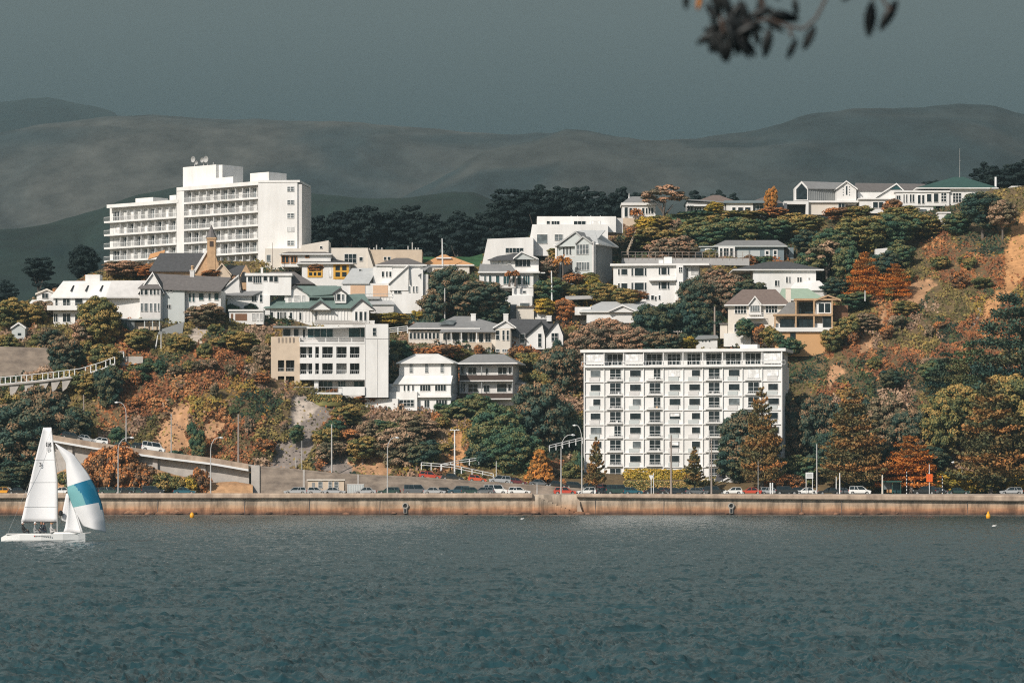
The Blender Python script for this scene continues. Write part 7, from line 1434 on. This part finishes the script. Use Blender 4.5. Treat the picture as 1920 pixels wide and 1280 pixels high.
cnt = collections.Counter((n, w) for _, _, n, w in CARN); seen = collections.Counter()
LM = [(4, 'by the left edge'), (115, 'behind the mainsail'), (220, 'beside the tall lamp below the bank'), (290, 'below the rusty bank'), (346, 'below the bridge end'), (554, 'left of the cream kiosk'), (612, 'before the cream kiosk'), (680, 'beside the grey container'), (730, 'at the lamp right of the container'), (779, 'below the ramp cars'), (830, 'behind the dark van'),
      (861, 'left of the white van'), (905, 'touching the white van'), (930, 'near the broken steps'), (1000, 'left of the broken steps'), (1050, 'above the broken steps'), (1117, 'before the young pine'), (1170, 'before the hedge'), (1221, 'at the triangle sign'), (1270, 'left of the wooden pole'), (1305, 'below the small tiered pine'), (1350, 'before the pink cottage'), (1400, 'right of the pink cottage'), (1447, 'beside the white bollards'), (1515, 'below the white notice board'), (1555, 'right of the grey pole'), (1612, 'beside the widest pine trunk'), (1740, 'at the orange sign'), (1896, 'near the right edge')]
CARN.sort(key=lambda t: t[1])
for o, px, n, w_ in CARN:
    seen[(n, w_)] += 1; k, N = seen[(n, w_)], cnt[(n, w_)]
    at = min(LM, key=lambda t: abs(t[0] - px))[1]
    of = '' if N == 1 else (('leftmost ' if k == 1 else 'rightmost ' if k == N else ['', 'second ', 'third ', 'fourth ', 'fifth '][k - 1]))
    at = at if w_ == 'road' else ('on the bridge' if px < 475 else 'by the white fence' if px < 1000 else 'by the apartment block')
    o['label'] = f"{of}{n} on the {'lower road' if w_ == 'road' else 'ramp'} {at}"; o['category'] = 'car'; o['group'] = 'cars along the road and the ramp'

# =============================================================== POSTS, LAMPS, SIGNS
def lamp(px, pb, pt, hx, hy, d, label, r=.11, bend=True):
    k = d / F; root = empty('street_lamp', (X(px, d), d, Zc(pb, d)), 0, label, 'street lamp', 'street lamps'); Hh = (pb - pt) * k; dx = (hx - px) * k; dz = (pb - hy) * k; m = MB()
    m.tube([(0, 0, -.3), (0, 0, Hh * .3), (0, 0, Hh * .78)], [r * 1.3, r * 1.1, r * .85], 8); m.build('pole', 'lamp_pole', root)
    m = MB(); pts = [(0, 0, Hh * .78)] + [(dx * (1 - math.cos(t * math.pi / 2)) * .75, 0, Hh * .78 + (dz - Hh * .78) * math.sin(t * math.pi / 2)) for t in (.3, .6, .85, 1)] + [(dx * .92, 0, dz)]
    m.tube(pts, r * .7, 6); m.build('arm', 'lamp_pole', root); m = MB(); s = 1 if dx > 0 else -1; m.tube([(dx * .86, 0, dz), (dx, 0, dz + .02), (dx + s * .45, 0, dz - .04)], [.08, .17, .07], 8); hd = m.build('lamp_head', 'metal_white', root)
    m = MB(); m.box(min(dx * .92, dx + s * .3), max(dx * .92, dx + s * .3), -.07, .07, dz - .17, dz - .11); m.build('lens', 'lamp_glass', hd)
def pole(px, pb, pt, d, label, r=.13, mat='wood_pole', cross=None, name='utility_pole', cat='pole', lean=0, foot=None):
    k = d / F; root = empty(name, (X(px, d), d, Zc(pb, d)), 0, label, cat); Hh = (pb - pt) * k; m = MB(); m.tube([(0, 0, -.5), (lean * k * .5, 0, Hh * .5), (lean * k, 0, Hh)], [r * 1.25, r * 1.05, r * .8], 8); m.build('pole', mat, root)
    for w_, y in cross or []:
        m = MB(); z = (pb - y) * k; a = w_ * k / 2; m.box(-a, a, -.14, -.02, z - .07, z + .07)
        m.build('crossarm', mat, root)
        for t in (-.9, -.4, .4, .9): q = MB(); q.lathe([(.04, 0), (.06, .08), (.03, .18)], 6, (a * t, -.08, z + .07)); q.build('insulator', 'metal_white', root)
    return root
for a in [(221.5, 926, 818, 247, 820, 701.6, 'tall street lamp rising from the promenade between the sails and the bridge'), (395, 926, 820, 414, 820, 701.6, 'street lamp on the promenade in front of the bridge right end'), (726.5, 926, 818, 744, 820, 701.6, 'street lamp on the promenade above the dark green estate car'), (1052, 926, 816, 1074, 815, 701.6, 'curved street lamp above the broken boat steps'),
          (1091, 926, 798, 1078, 797, 702.3, 'tallest street lamp close to the left corner of the apartment block'), (236.5, 838, 757, 219, 754, 724.5, 'wooden lamp post standing on the bridge against the rusty cliff'), (1804, 926, 868, 1788, 866, 715, 'black and white banded lamp under the rightmost tiered pine')]: lamp(*a)
pole(157, 792, 740, 733, 'short pale pole among the trees left of the rusty cliff'); pole(321, 850, 775, 724.4, 'slim pole on the bridge before the bare tan cliff', .10, 'lamp_pole'); pole(447, 864, 776, 724.4, 'wooden pole topped with white flowers above the bridge end', .17)
pole(566, 882, 826, 724.4, 'thin pale pole on the ramp below the concrete chute', .07, 'lamp_pole'); pole(622, 884, 795, 724.4, 'grey pole on the ramp right of the concrete chute', .13, 'lamp_pole'); pole(852.5, 897, 806, 724.4, 'tall white crossarm pole beside the white fence', .15, 'metal_white', [(18, 806)])
pole(930.5, 897, 864, 723.6, 'short thin pole between the silver people carrier and the trees', .07, 'metal_white'); pole(1258.5, 926, 815, 702, 'tall wooden pole before the clipped hedge', .17); pole(1334, 926, 822, 702.4, 'wooden pole right of the small tiered pine', .15, cross=[(1, 830)]); pole(1330, 900, 806, 719, 'thin curved top pole close before the apartment block', .09, 'lamp_pole')
pole(1531.5, 926, 832, 702, 'slim grey pole below the orange tinted trees', .11, 'lamp_pole'); pole(1421.5, 926, 864, 702, 'very thin pole before the slim tiered pine', .05, 'lamp_pole'); pole(1271, 656, 620, 778, 'small crossarm pole above the apartment block roof', .13, cross=[(16, 622)]); pole(1035, 566, 508, 808, 'white pole beside the green tree below the cabbage tree', .16, 'metal_white', lean=-1)
pole(834, 600, 540, 797, 'grey pole in front of the great dark tree', .14, 'lamp_pole'); pole(511, 500, 455, 812, 'thin pole before the tower end wall', .06, 'wood_pole'); pole(289, 670, 628, 758, 'left leaning leg of the white poles on the grey slope', .13, 'metal_white', lean=7); pole(302, 668, 626, 758, 'upright one of the two white poles on the grey slope', .10, 'metal_white')
pole(555, 872, 855, 727, 'tiny stake on the concrete chute', .07, 'lamp_pole'); pole(1340, 640, 575, 786, 'tan topped pole among the dark trees left of the cream house', .2, 'wood_pole'); pole(1622, 560, 545, 778, 'small white post below the orange conifers', .1, 'metal_white'); pole(1007, 926, 905, 702, 'short leaning post above the broken steps', .06, 'metal_white')
pole(1690 + 10, 926, 884, 705, 'short banded pole right of the green bus shelter', .08, 'metal_white'); pole(1767, 926, 892, 705, 'banded pole right of the orange sign', .08, 'metal_white'); pole(1654.5, 926, 890, 704.6, 'thick pale post left of the green bus shelter', .15, 'cream'); pole(1574.5, 926, 886, 704.6, 'white signal post beside the widest pine trunk', .12, 'metal_white'); pole(1568, 920, 893, 706, 'short white post beside the white signal post', .09, 'metal_white')
pole(1710, 926, 895, 713, 'bare brown trunk like pole right of the green bus shelter', .28, 'trunk_pale')
for o in list(col.objects):
    if o.name.startswith(('utility_pole', 'street_lamp')) and 'banded' in str(o.get('label', '')):
        hgt = max((v[2] for c in o.children if c.name.startswith('pole') for v in [tuple(q.co) for q in c.data.vertices]), default=3)
        for i in range(int(hgt / .7)): m = MB(); m.tube([(0, 0, .35 + i * .7), (0, 0, .70 + i * .7)], .15, 8); m.build('black_band', 'black', o)
for px in (1444.5, 1448.5): m = MB(); m.tube([(0, 0, 0), (0, 0, 2.1)], .14, 8); m.lathe([(.14, 2.1), (.1, 2.18), (.02, 2.2)], 8); o = m.build('bollard', 'metal_white'); o.location = (X(px, 702), 702, 3.93); tag(o, ('left' if px < 1446 else 'right') + ' of the two tall white bollards on the promenade', 'bollard', 'white bollards')
def sign(name, label, px, pb, d, posts, build):
    r_ = empty(name, (X(px, d), d, Zc(pb, d)), 0, label, 'sign'); k = d / F
    for x, t in posts: m = MB(); m.tube([((x - px) * k, 0, -.2), ((x - px) * k, 0, (pb - t) * k)], .07, 6); m.build('post', 'metal_white', r_)
    build(r_, k)
def tri(r_, k):
    m = MB(); m.prism([(-.5, 3.75), (.5, 3.75), (.05, 2.75), (-.05, 2.75)], -.14, -.08); m.build('panel', 'metal_white', r_)
sign('road_sign', 'white downward triangle sign before the clipped hedge', 1221, 926, 702.5, [(1221, 890), (1225.5, 886)], tri)
def board(r_, k):
    m = MB(); m.box(-.75, .75, -.14, -.05, 2.9, 4.1); p = m.build('panel', 'metal_white', r_); m = MB()
    for i in range(4): m.box(-.55, .55, -.16, -.142, 3.1 + i * .22, 3.18 + i * .22)
    m.build('printed_lines', 'mid_grey', p)
sign('notice_board', 'white notice board on two posts above the parked white sedan', 1517.5, 924, 704, [(1511.5, 886), (1523.5, 886)], board)
def orange(r_, k):
    m = MB(); m.box(-.62, .62, -.2, -.1, 2.45, 4.0); p = m.build('panel', 'orange_sign', r_); m = MB(); m.lathe([(.12, 0), (.16, .15), (.05, .3)], 8, (0, 0, 4.05)); m.build('beacon', 'metal_white', r_)
    m = MB(); m.box(-.3, -.12, -.22, -.202, 2.8, 3.7); m.box(.1, .26, -.22, -.202, 2.8, 3.7); m.box(-.3, .26, -.221, -.203, 3.2, 3.32); m.build('symbol', 'red_sign', p)
sign('road_works_sign', 'orange road sign on a post under the trees', 1742.5, 926, 704.4, [(1742.5, 870)], orange)

# =============================================================== BUOYS, GULLS
def buoy(px, pw, d, label, tall):
    r_ = empty('buoy', (X(px, d), d, 0), 0, label, 'buoy'); m = MB(); m.lathe([(.05, -.25), (.34, -.2), (.40, .15), (.36, .45), (.22, .62), (.10, .70 + tall)], 14); m.build('float', 'buoy_yellow', r_, smooth=True); m = MB(); m.lathe([(.035, .6 + tall), (.035, .78 + tall), (.01, .8 + tall)], 6); m.build('top_pin', 'buoy_yellow', r_)
buoy(360, 8, 620, 'round yellow buoy floating just off the left part of the sea wall', .05); buoy(1853, 8, 600, 'pointed yellow buoy floating near the right edge', .3)
def gull(px, py, label):
    d = H * F / (py - YH); r_ = empty('gull', (X(px, d), d, .1), 0, label, 'bird'); m = MB()
    m.lathe([(.02, -.28), (.09, -.12), (.11, .02), (.07, .18), (.02, .26)], 8, (0, 0, 0)); o = m.build('body', 'white', r_, smooth=True); o.rotation_euler = (0, math.pi / 2, 0)
    m = MB(); m.lathe([(.01, .02), (.05, .06), (.05, .11), (.01, .15)], 8, (.24, 0, .02)); m.build('head', 'white', r_, smooth=True)
gull(979, 973.5, 'tiny white gull on the water below the broken steps'); gull(1864, 987, 'tiny white gull on the water by the pointed yellow buoy')

# =============================================================== SAILING BOAT
def boat():
    d = H * F / (1014.5 - YH); k = d / F; x0 = X(82, d); root = empty('sailing_boat', (x0, d, 0), 0, 'small white sailing boat with blue and white spinnaker heading right', 'sailing boat')
    def U(px): return (px - 82) * k
    def Z(py): return (1015.5 - py) * k
    # hull: stations from stern (left) to bow
    st_ = [(3, .35, 1008, .18), (12, .75, 1003.5, .20), (40, 1.05, 1002, .24), (80, 1.15, 1001.5, .26), (120, .85, 1001, .24), (148, .35, 1000.5, .2), (160, .04, 1000, .1)]
    vs, fs = [], []; n = 9
    for px, b, sy, dr in st_:
        zt = Z(sy)
        for i in range(n):
            a = math.pi * i / (n - 1); c, s = math.cos(a), math.sin(a); vs.append((U(px) + (.0), b * (abs(c) ** .6) * (1 if c > 0 else -1), zt - (zt + dr) * s ** .55))
    for i in range(len(st_) - 1):
        for j in range(n - 1): fs.append((i * n + j, (i + 1) * n + j, (i + 1) * n + j + 1, i * n + j + 1))
        fs.append((i * n, i * n + n - 1, (i + 1) * n + n - 1, (i + 1) * n))
    fs += [tuple(range(n))[::-1], tuple((len(st_) - 1) * n + j for j in range(n))]
    m = MB(); m.add(vs, fs); h = m.build('hull', 'car_white', root, fix=True)
    m = MB(); m.box(U(14), U(98), -.95, .95, Z(1002), Z(1000.6)); m.build('cockpit_coaming', 'white', root); m = MB(); m.prism([(U(100), Z(1001.5)), (U(146), Z(1001)), (U(130), Z(998)), (U(104), Z(998))], -.5, .5); m.build('foredeck', 'white', root)
    m = MB(); m.tube([(U(150), 0, Z(1001)), (U(170), 0, Z(999))], .05, 6); m.build('bowsprit', 'metal_grey', root)
    # mast, boom, stays
    m = MB(); m.tube([(U(107.5), 0, Z(1002)), (U(107), 0, Z(900)), (U(96.5), 0, Z(803))], [.06, .055, .03], 8); m.build('mast', 'metal_grey', root)
    m = MB(); m.tube([(U(106), 0, Z(979.5)), (U(38), .25, Z(979.8))], .05, 8); m.build('boom', 'black', root)
    m = MB(); m.tube([(U(103), 0, Z(835)), (U(152), 0, Z(1000))], .012, 4); m.tube([(U(97), 0, Z(806)), (U(14), 0, Z(1002))], .01, 4); m.tube([(U(100), .02, Z(836)), (U(118), .9, Z(930)), (U(110), .95, Z(1001))], .01, 4); m.build('stay', 'metal_grey', root)
    def sheet(name, fn, nu, nv, mat, parent=root, colr=None, mats=None):
        vs = [fn(i / nu, j / nv) for j in range(nv + 1) for i in range(nu + 1)]; q = MB()
        q.add(vs, [(j * (nu + 1) + i, j * (nu + 1) + i + 1, (j + 1) * (nu + 1) + i + 1, (j + 1) * (nu + 1) + i) for j in range(nv) for i in range(nu)]); o = q.build(name, mats or mat, parent, smooth=True)
        if colr: o.data.polygons.foreach_set('material_index', [colr((i + .5) / nu, (j + .5) / nv) for j in range(nv) for i in range(nu)])
        s = o.modifiers.new('thickness', 'SOLIDIFY'); s.thickness = .015; return o
    # main: luff along the mast, leech from (83,803) to (38,979)
    def main(u, v):
        y = 979 + (802 - 979) * v; lx = 38.5 + (80.5 - 38.5) * v ** .94 + 3.0 * math.sin(v * math.pi) * -.6; rx = 106.5 + (96 - 106.5) * max(0, (v - .35) / .65) ** 1.5; px = lx + (rx - lx) * u
        return (U(px), .25 * (1 - u) + .35 * math.sin(u * math.pi) * (1 - v * .5), Z(y))
    solid('sailcloth', (.72, .72, .73), .6, .06, 1.2); solid('sail_teal', (.17, .40, .42), .6, .08, 1.5); solid('sail_blue', (.008, .16, .28), .6, .08, 1.5); solid('sail_mid_blue', (.03, .19, .30), .6, .08, 1.5)
    for nm in ('sailcloth', 'sail_teal', 'sail_blue', 'sail_mid_blue'):
        b_ = MATS[nm].node_tree.nodes['Principled BSDF']; b_.inputs['Transmission Weight'].default_value = 0
    ms = sheet('mainsail', main, 10, 24, 'sailcloth')
    for v in (.16, .42, .66):   # batten seams
        m = MB(); pts = [main(u / 8, v) for u in range(9)]; m.tube([(p[0], p[1] - .03, p[2]) for p in pts], .012, 4); m.build('batten', 'roof_pale', ms)
    def text(s, px, py, size, name, mat, par):
        cu = bpy.data.curves.new(name, 'FONT'); cu.body = s; cu.size = size; cu.extrude = .004; cu.offset = .008; cu.materials.append(MATS[mat]); t_ = link(bpy.data.objects.new(name + '_curve', cu)); bpy.context.view_layer.update(); me = bpy.data.meshes.new_from_object(t_); bpy.data.objects.remove(t_); o = link(bpy.data.objects.new(name, me), par); o.location = (U(px), .19 if s == '3' else .13, Z(py)); o.rotation_euler = (math.pi / 2, 0, 0)
    text('E6', 85.5, 838, .55, 'sail_letters', 'black', ms); text('3', 72.6, 875, .48, 'sail_number', 'black', ms); text('E6', 86.5, 846, .42, 'faint_sail_letters', 'roof_pale', ms)
    # jib
    def jib(u, v):
        y = 1000 + (925 - 1000) * v; lx = 121 + (129 - 121) * v; rx = 156 + (131 - 156) * v; lx = 119 + 11 * v ** .6; return (U(lx + (rx - lx) * u), .15 * math.sin(u * 3.1), Z(y - (1 - v) * 3 * (1 - u)))
    sheet('jib', jib, 6, 12, 'sailcloth')
    def jib2(u, v): y = 975 + (926 - 975) * v; return (U(113 + 10 * v + (127 - 113 - 8 * v) * u), .35, Z(y + 6 * u * (1 - v)))
    sheet('jib_corner', jib2, 3, 6, 'sailcloth')
    # spinnaker
    L_ = [(104, 832), (124, 868), (126, 905), (127, 925), (138, 955), (153, 983), (155, 986)]; R_ = [(104.5, 832), (138, 852), (165, 888), (180, 915), (191, 945), (196.5, 975), (198.5, 999)]
    def ip(P_, t): t *= len(P_) - 1; i = min(int(t), len(P_) - 2); f = t - i; return tuple(P_[i][q] * (1 - f) + P_[i + 1][q] * f for q in (0, 1))
    def spin(u, v):
        a, b_ = ip(L_, v), ip(R_, v); px = a[0] + (b_[0] - a[0]) * u; y = a[1] + (b_[1] - a[1]) * u; return (U(px), -.2 - .9 * math.sin(u * math.pi) * math.sin(min(v * 1.3, 1) * math.pi * .55) + .4 * v, Z(y))
    def cl(u, v):
        if v < .40: return 0
        if v < .40 + .0: return 0
        if v < .66: return 2 if .30 + (v - .4) * 1.5 < u < .80 + (v - .4) * .8 else (3 if u > .5 else 1)
        return 3 if (u > .93 and v < .72) else 0
    sheet('spinnaker', spin, 22, 40, None, colr=cl, mats=['sailcloth', 'sail_teal', 'sail_blue', 'sail_mid_blue'])
    m = MB(); 
    for i in range(10): m.box(U(70 + i * 3), U(71.8 + i * 3), -1.16, -1.13, Z(1006), Z(1004.2))
    m.box(U(67), U(69), -1.16, -1.13, Z(1006), Z(1004.2), 1); m.build('hull_stripe', ['roof_grey', 'tail_red'], h)
    m = MB(); m.lathe([(.02, -.1), (.18, 0), (.18, .3), (.02, .42)], 10, (U(114), 0, Z(966))); m.build('fender', 'black', root)
    # crew: one skinned body each
    def person(px, lean, top, skinmat, shirt, label, s=1.0, face=1):
        r_ = empty('person', (x0 + U(px), d + .1, Z(1001.2)), 0, label, 'person', 'crew sitting in the sailing boat')
        J = {'pelvis': (0, 0, .18), 'chest': (lean * .16, 0, .50), 'neck': (lean * .2, 0, .72), 'head': (lean * .24, 0, .86), 'top': (lean * .24, 0, .95), 'shl': (lean * .17, -.19, .64), 'ell': (lean * .17 + .16 * face, -.26, .44), 'hal': (lean * .17 + .36 * face, -.2, .36), 'shr': (lean * .17, .19, .64), 'elr': (lean * .17 + .16 * face, .26, .44), 'har': (lean * .17 + .36 * face, .2, .36),
             'hil': (.02, -.12, .16), 'knl': (.40 * face, -.16, .30), 'fol': (.46 * face, -.16, -.08), 'hir': (.02, .12, .16), 'knr': (.40 * face, .16, .30), 'for': (.46 * face, .16, -.08)}
        E = [('pelvis', 'chest'), ('chest', 'neck'), ('neck', 'head'), ('head', 'top'), ('chest', 'shl'), ('shl', 'ell'), ('ell', 'hal'), ('chest', 'shr'), ('shr', 'elr'), ('elr', 'har'), ('pelvis', 'hil'), ('hil', 'knl'), ('knl', 'fol'), ('pelvis', 'hir'), ('hir', 'knr'), ('knr', 'for')]
        Rr = dict(pelvis=.15, chest=.155, neck=.06, head=.095, top=.07, shl=.075, ell=.05, hal=.035, shr=.075, elr=.05, har=.035, hil=.10, knl=.075, fol=.05, hir=.10, knr=.075)
        ks = list(J); me = bpy.data.meshes.new('body'); me.from_pydata([J[q] for q in ks], [(ks.index(a), ks.index(b_)) for a, b_ in E], []); o = link(bpy.data.objects.new('body', me), r_); sm = o.modifiers.new('skin', 'SKIN'); 
        for i, q in enumerate(ks): me.skin_vertices[0].data[i].radius = (Rr.get(q, .05),) * 2
        me.skin_vertices[0].data[0].use_root = True; o.modifiers.new('smooth', 'SUBSURF').levels = 1; me.materials.append(MATS[shirt]); o.scale = (s,) * 3
        hx, hz = J['head'][0], J['head'][2]; m = MB(); m.lathe([(.02, -.11), (.07, -.09), (.098, -.02), (.10, .05), (.08, .11), (.02, .135)], 10, (hx + .015 * face, 0, hz + .03)); hd = m.build('head', 'skin', r_, smooth=True); m = MB(); m.lathe([(.105, .03), (.11, .08), (.075, .14), (.02, .16)], 10, (hx - .01 * face, 0, hz + .02)); m.build('cap', top, hd, smooth=True); m = MB(); m.box(hx + .08 * face, hx + .19 * face, -.07, .07, hz + .06, hz + .075); m.build('cap_peak', top, hd)
        for y in (-.2, .2):
            for f_ in range(4): m = MB(); x = J['hal'][0]; m.tube([(x + .01 * face, y + (f_ - 1.5) * .02, .36), (x + .06 * face, y + (f_ - 1.5) * .021, .35), (x + .07 * face, y + (f_ - 1.5) * .02, .32)], .009, 5); m.build('finger', 'skin', r_)
            m = MB(); m.tube([(x - .01, y + (.04 if y < 0 else -.04), .37), (x + .03 * face, y + (.05 if y < 0 else -.05), .38)], .011, 5); m.build('thumb', 'skin', r_)
    person(44, -.4, 'metal_white', 'skin', 'black', 'crew member in dark jacket and white cap at the stern', 1.0); person(64, .3, 'metal_white', 'skin', 'mid_grey', 'crew member in grey holding a pale cap low in the middle of the boat', .85); person(73, .8, 'timber', 'skin', 'car_black', 'crew member in black leaning forward amidships', .95); person(85, -.5, 'car_navy', 'skin', 'car_navy', 'dark clothed crew member sitting highest beside the mast', 1.12, -1); person(95, .2, 'tan_wall', 'skin', 'shade_grey', 'bare headed crew member in pale grey next to the mast', .95)
boat()

# =============================================================== BRANCH NEAR THE CAMERA
def branch():
    d = 8.0; k = d / F; root = empty('overhanging_branch', (X(1400, d), d, Zc(-60, d)), 0, 'out of focus leafy twig hanging into the top right of the view', 'branch'); oz = root.location
    def p(px, py, dy=0): return (X(px, d) - oz.x, dy, Zc(py, d) - oz.z)
    m = MB()
    for pts in ([(1330, -60), (1335, 0), (1352, 40), (1400, 45), (1440, 35), (1480, 50), (1508, 55)], [(1360, -60), (1350, -10), (1352, 40)], [(1430, -70), (1428, 0), (1435, 30)], [(1560, -60), (1548, 0), (1530, 35), (1508, 54)], [(1640, -60), (1638, 0)], [(1650, -70), (1655, 0), (1670, 20)], [(1350, 40), (1365, 75), (1380, 95)], [(1480, 50), (1485, 72)]): m.tube([p(*q) for q in pts], .0035, 6)
    m.build('twig', 'dark_timber', root)
    g = random.Random(4)
    L_ = [(1310, 8, 26, 100, 0), (1345, 8, 40, 85, 1), (1330, 28, 30, 60, 1), (1330, 62, 40, 150, 1), (1350, 70, 44, 110, 1), (1366, 88, 46, 95, 1), (1392, 96, 36, 55, 1), (1372, 60, 44, 60, 1), (1400, 22, 44, 80, 1), (1412, 40, 44, 20, 1), (1385, 50, 50, 40, 1), (1342, 48, 36, 170, 1), (1430, 8, 44, 95, 1), (1440, 78, 46, 100, 1), (1470, 30, 50, 12, 1), (1492, 14, 30, 80, 1), (1490, 84, 34, 115, 1), (1518, 70, 40, 115, 1), (1638, 28, 54, 95, 1), (1672, 22, 52, 120, 1), (1356, 96, 30, 85, 1), (1420, 66, 30, 75, 1), (1308, -20, 40, 80, 0), (1360, -20, 50, 90, 1), (1440, -25, 60, 60, 1), (1500, -30, 50, 30, 1), (1600, -30, 60, 120, 1), (1290, -10, 30, 90, 1), (1395, 75, 44, 120, 1), (1410, 88, 30, 60, 1), (1378, 30, 44, 110, 1), (1362, 14, 44, 70, 1), (1345, 55, 40, 130, 1), (1368, 78, 40, 70, 1), (1338, 72, 36, 100, 1), (1384, 84, 40, 100, 1), (1396, 60, 44, 150, 1), (1420, 32, 40, 160, 1), (1456, 40, 40, 30, 1), (1350, 88, 34, 60, 1), (1335, 44, 30, 80, 1), (1374, 46, 40, 20, 1)]
    solid('twig_leaf', (.006, .009, .010), .5, .3, 30); solid('twig_leaf_autumn', (.55, .20, .03), .5, .3, 30)
    for cx, cy, ln, a, kind in L_:
        l = ln * k * .62; w_ = l * .36; a = R(-a); ax = (math.cos(a), math.sin(a)); bx = (-ax[1], ax[0]); c = p(cx, cy, g.uniform(-.08, .08)); vs = []; n = 8; tw = g.uniform(-.6, .6)
        for i in range(n + 1):
            t = i / n; ww = w_ * math.sin(math.pi * min(1, t * .92 + .06)) ** .7
            for s in (-1, 0, 1): u = (t * 2 - 1) * l; vs.append((c[0] + ax[0] * u + bx[0] * ww * s * math.cos(tw), c[1] + abs(s) * .006 + ww * s * math.sin(tw) + .01 * t * t, c[2] + ax[1] * u + bx[1] * ww * s * math.cos(tw)))
        q = MB(); q.add(vs, [(i * 3 + j, (i + 1) * 3 + j, (i + 1) * 3 + j + 1, i * 3 + j + 1) for i in range(n) for j in range(2)]); o = q.build('leaf', 'twig_leaf' if kind else 'twig_leaf_autumn', root, smooth=True); s_ = o.modifiers.new('t', 'SOLIDIFY'); s_.thickness = .0006
branch()
label_plants()
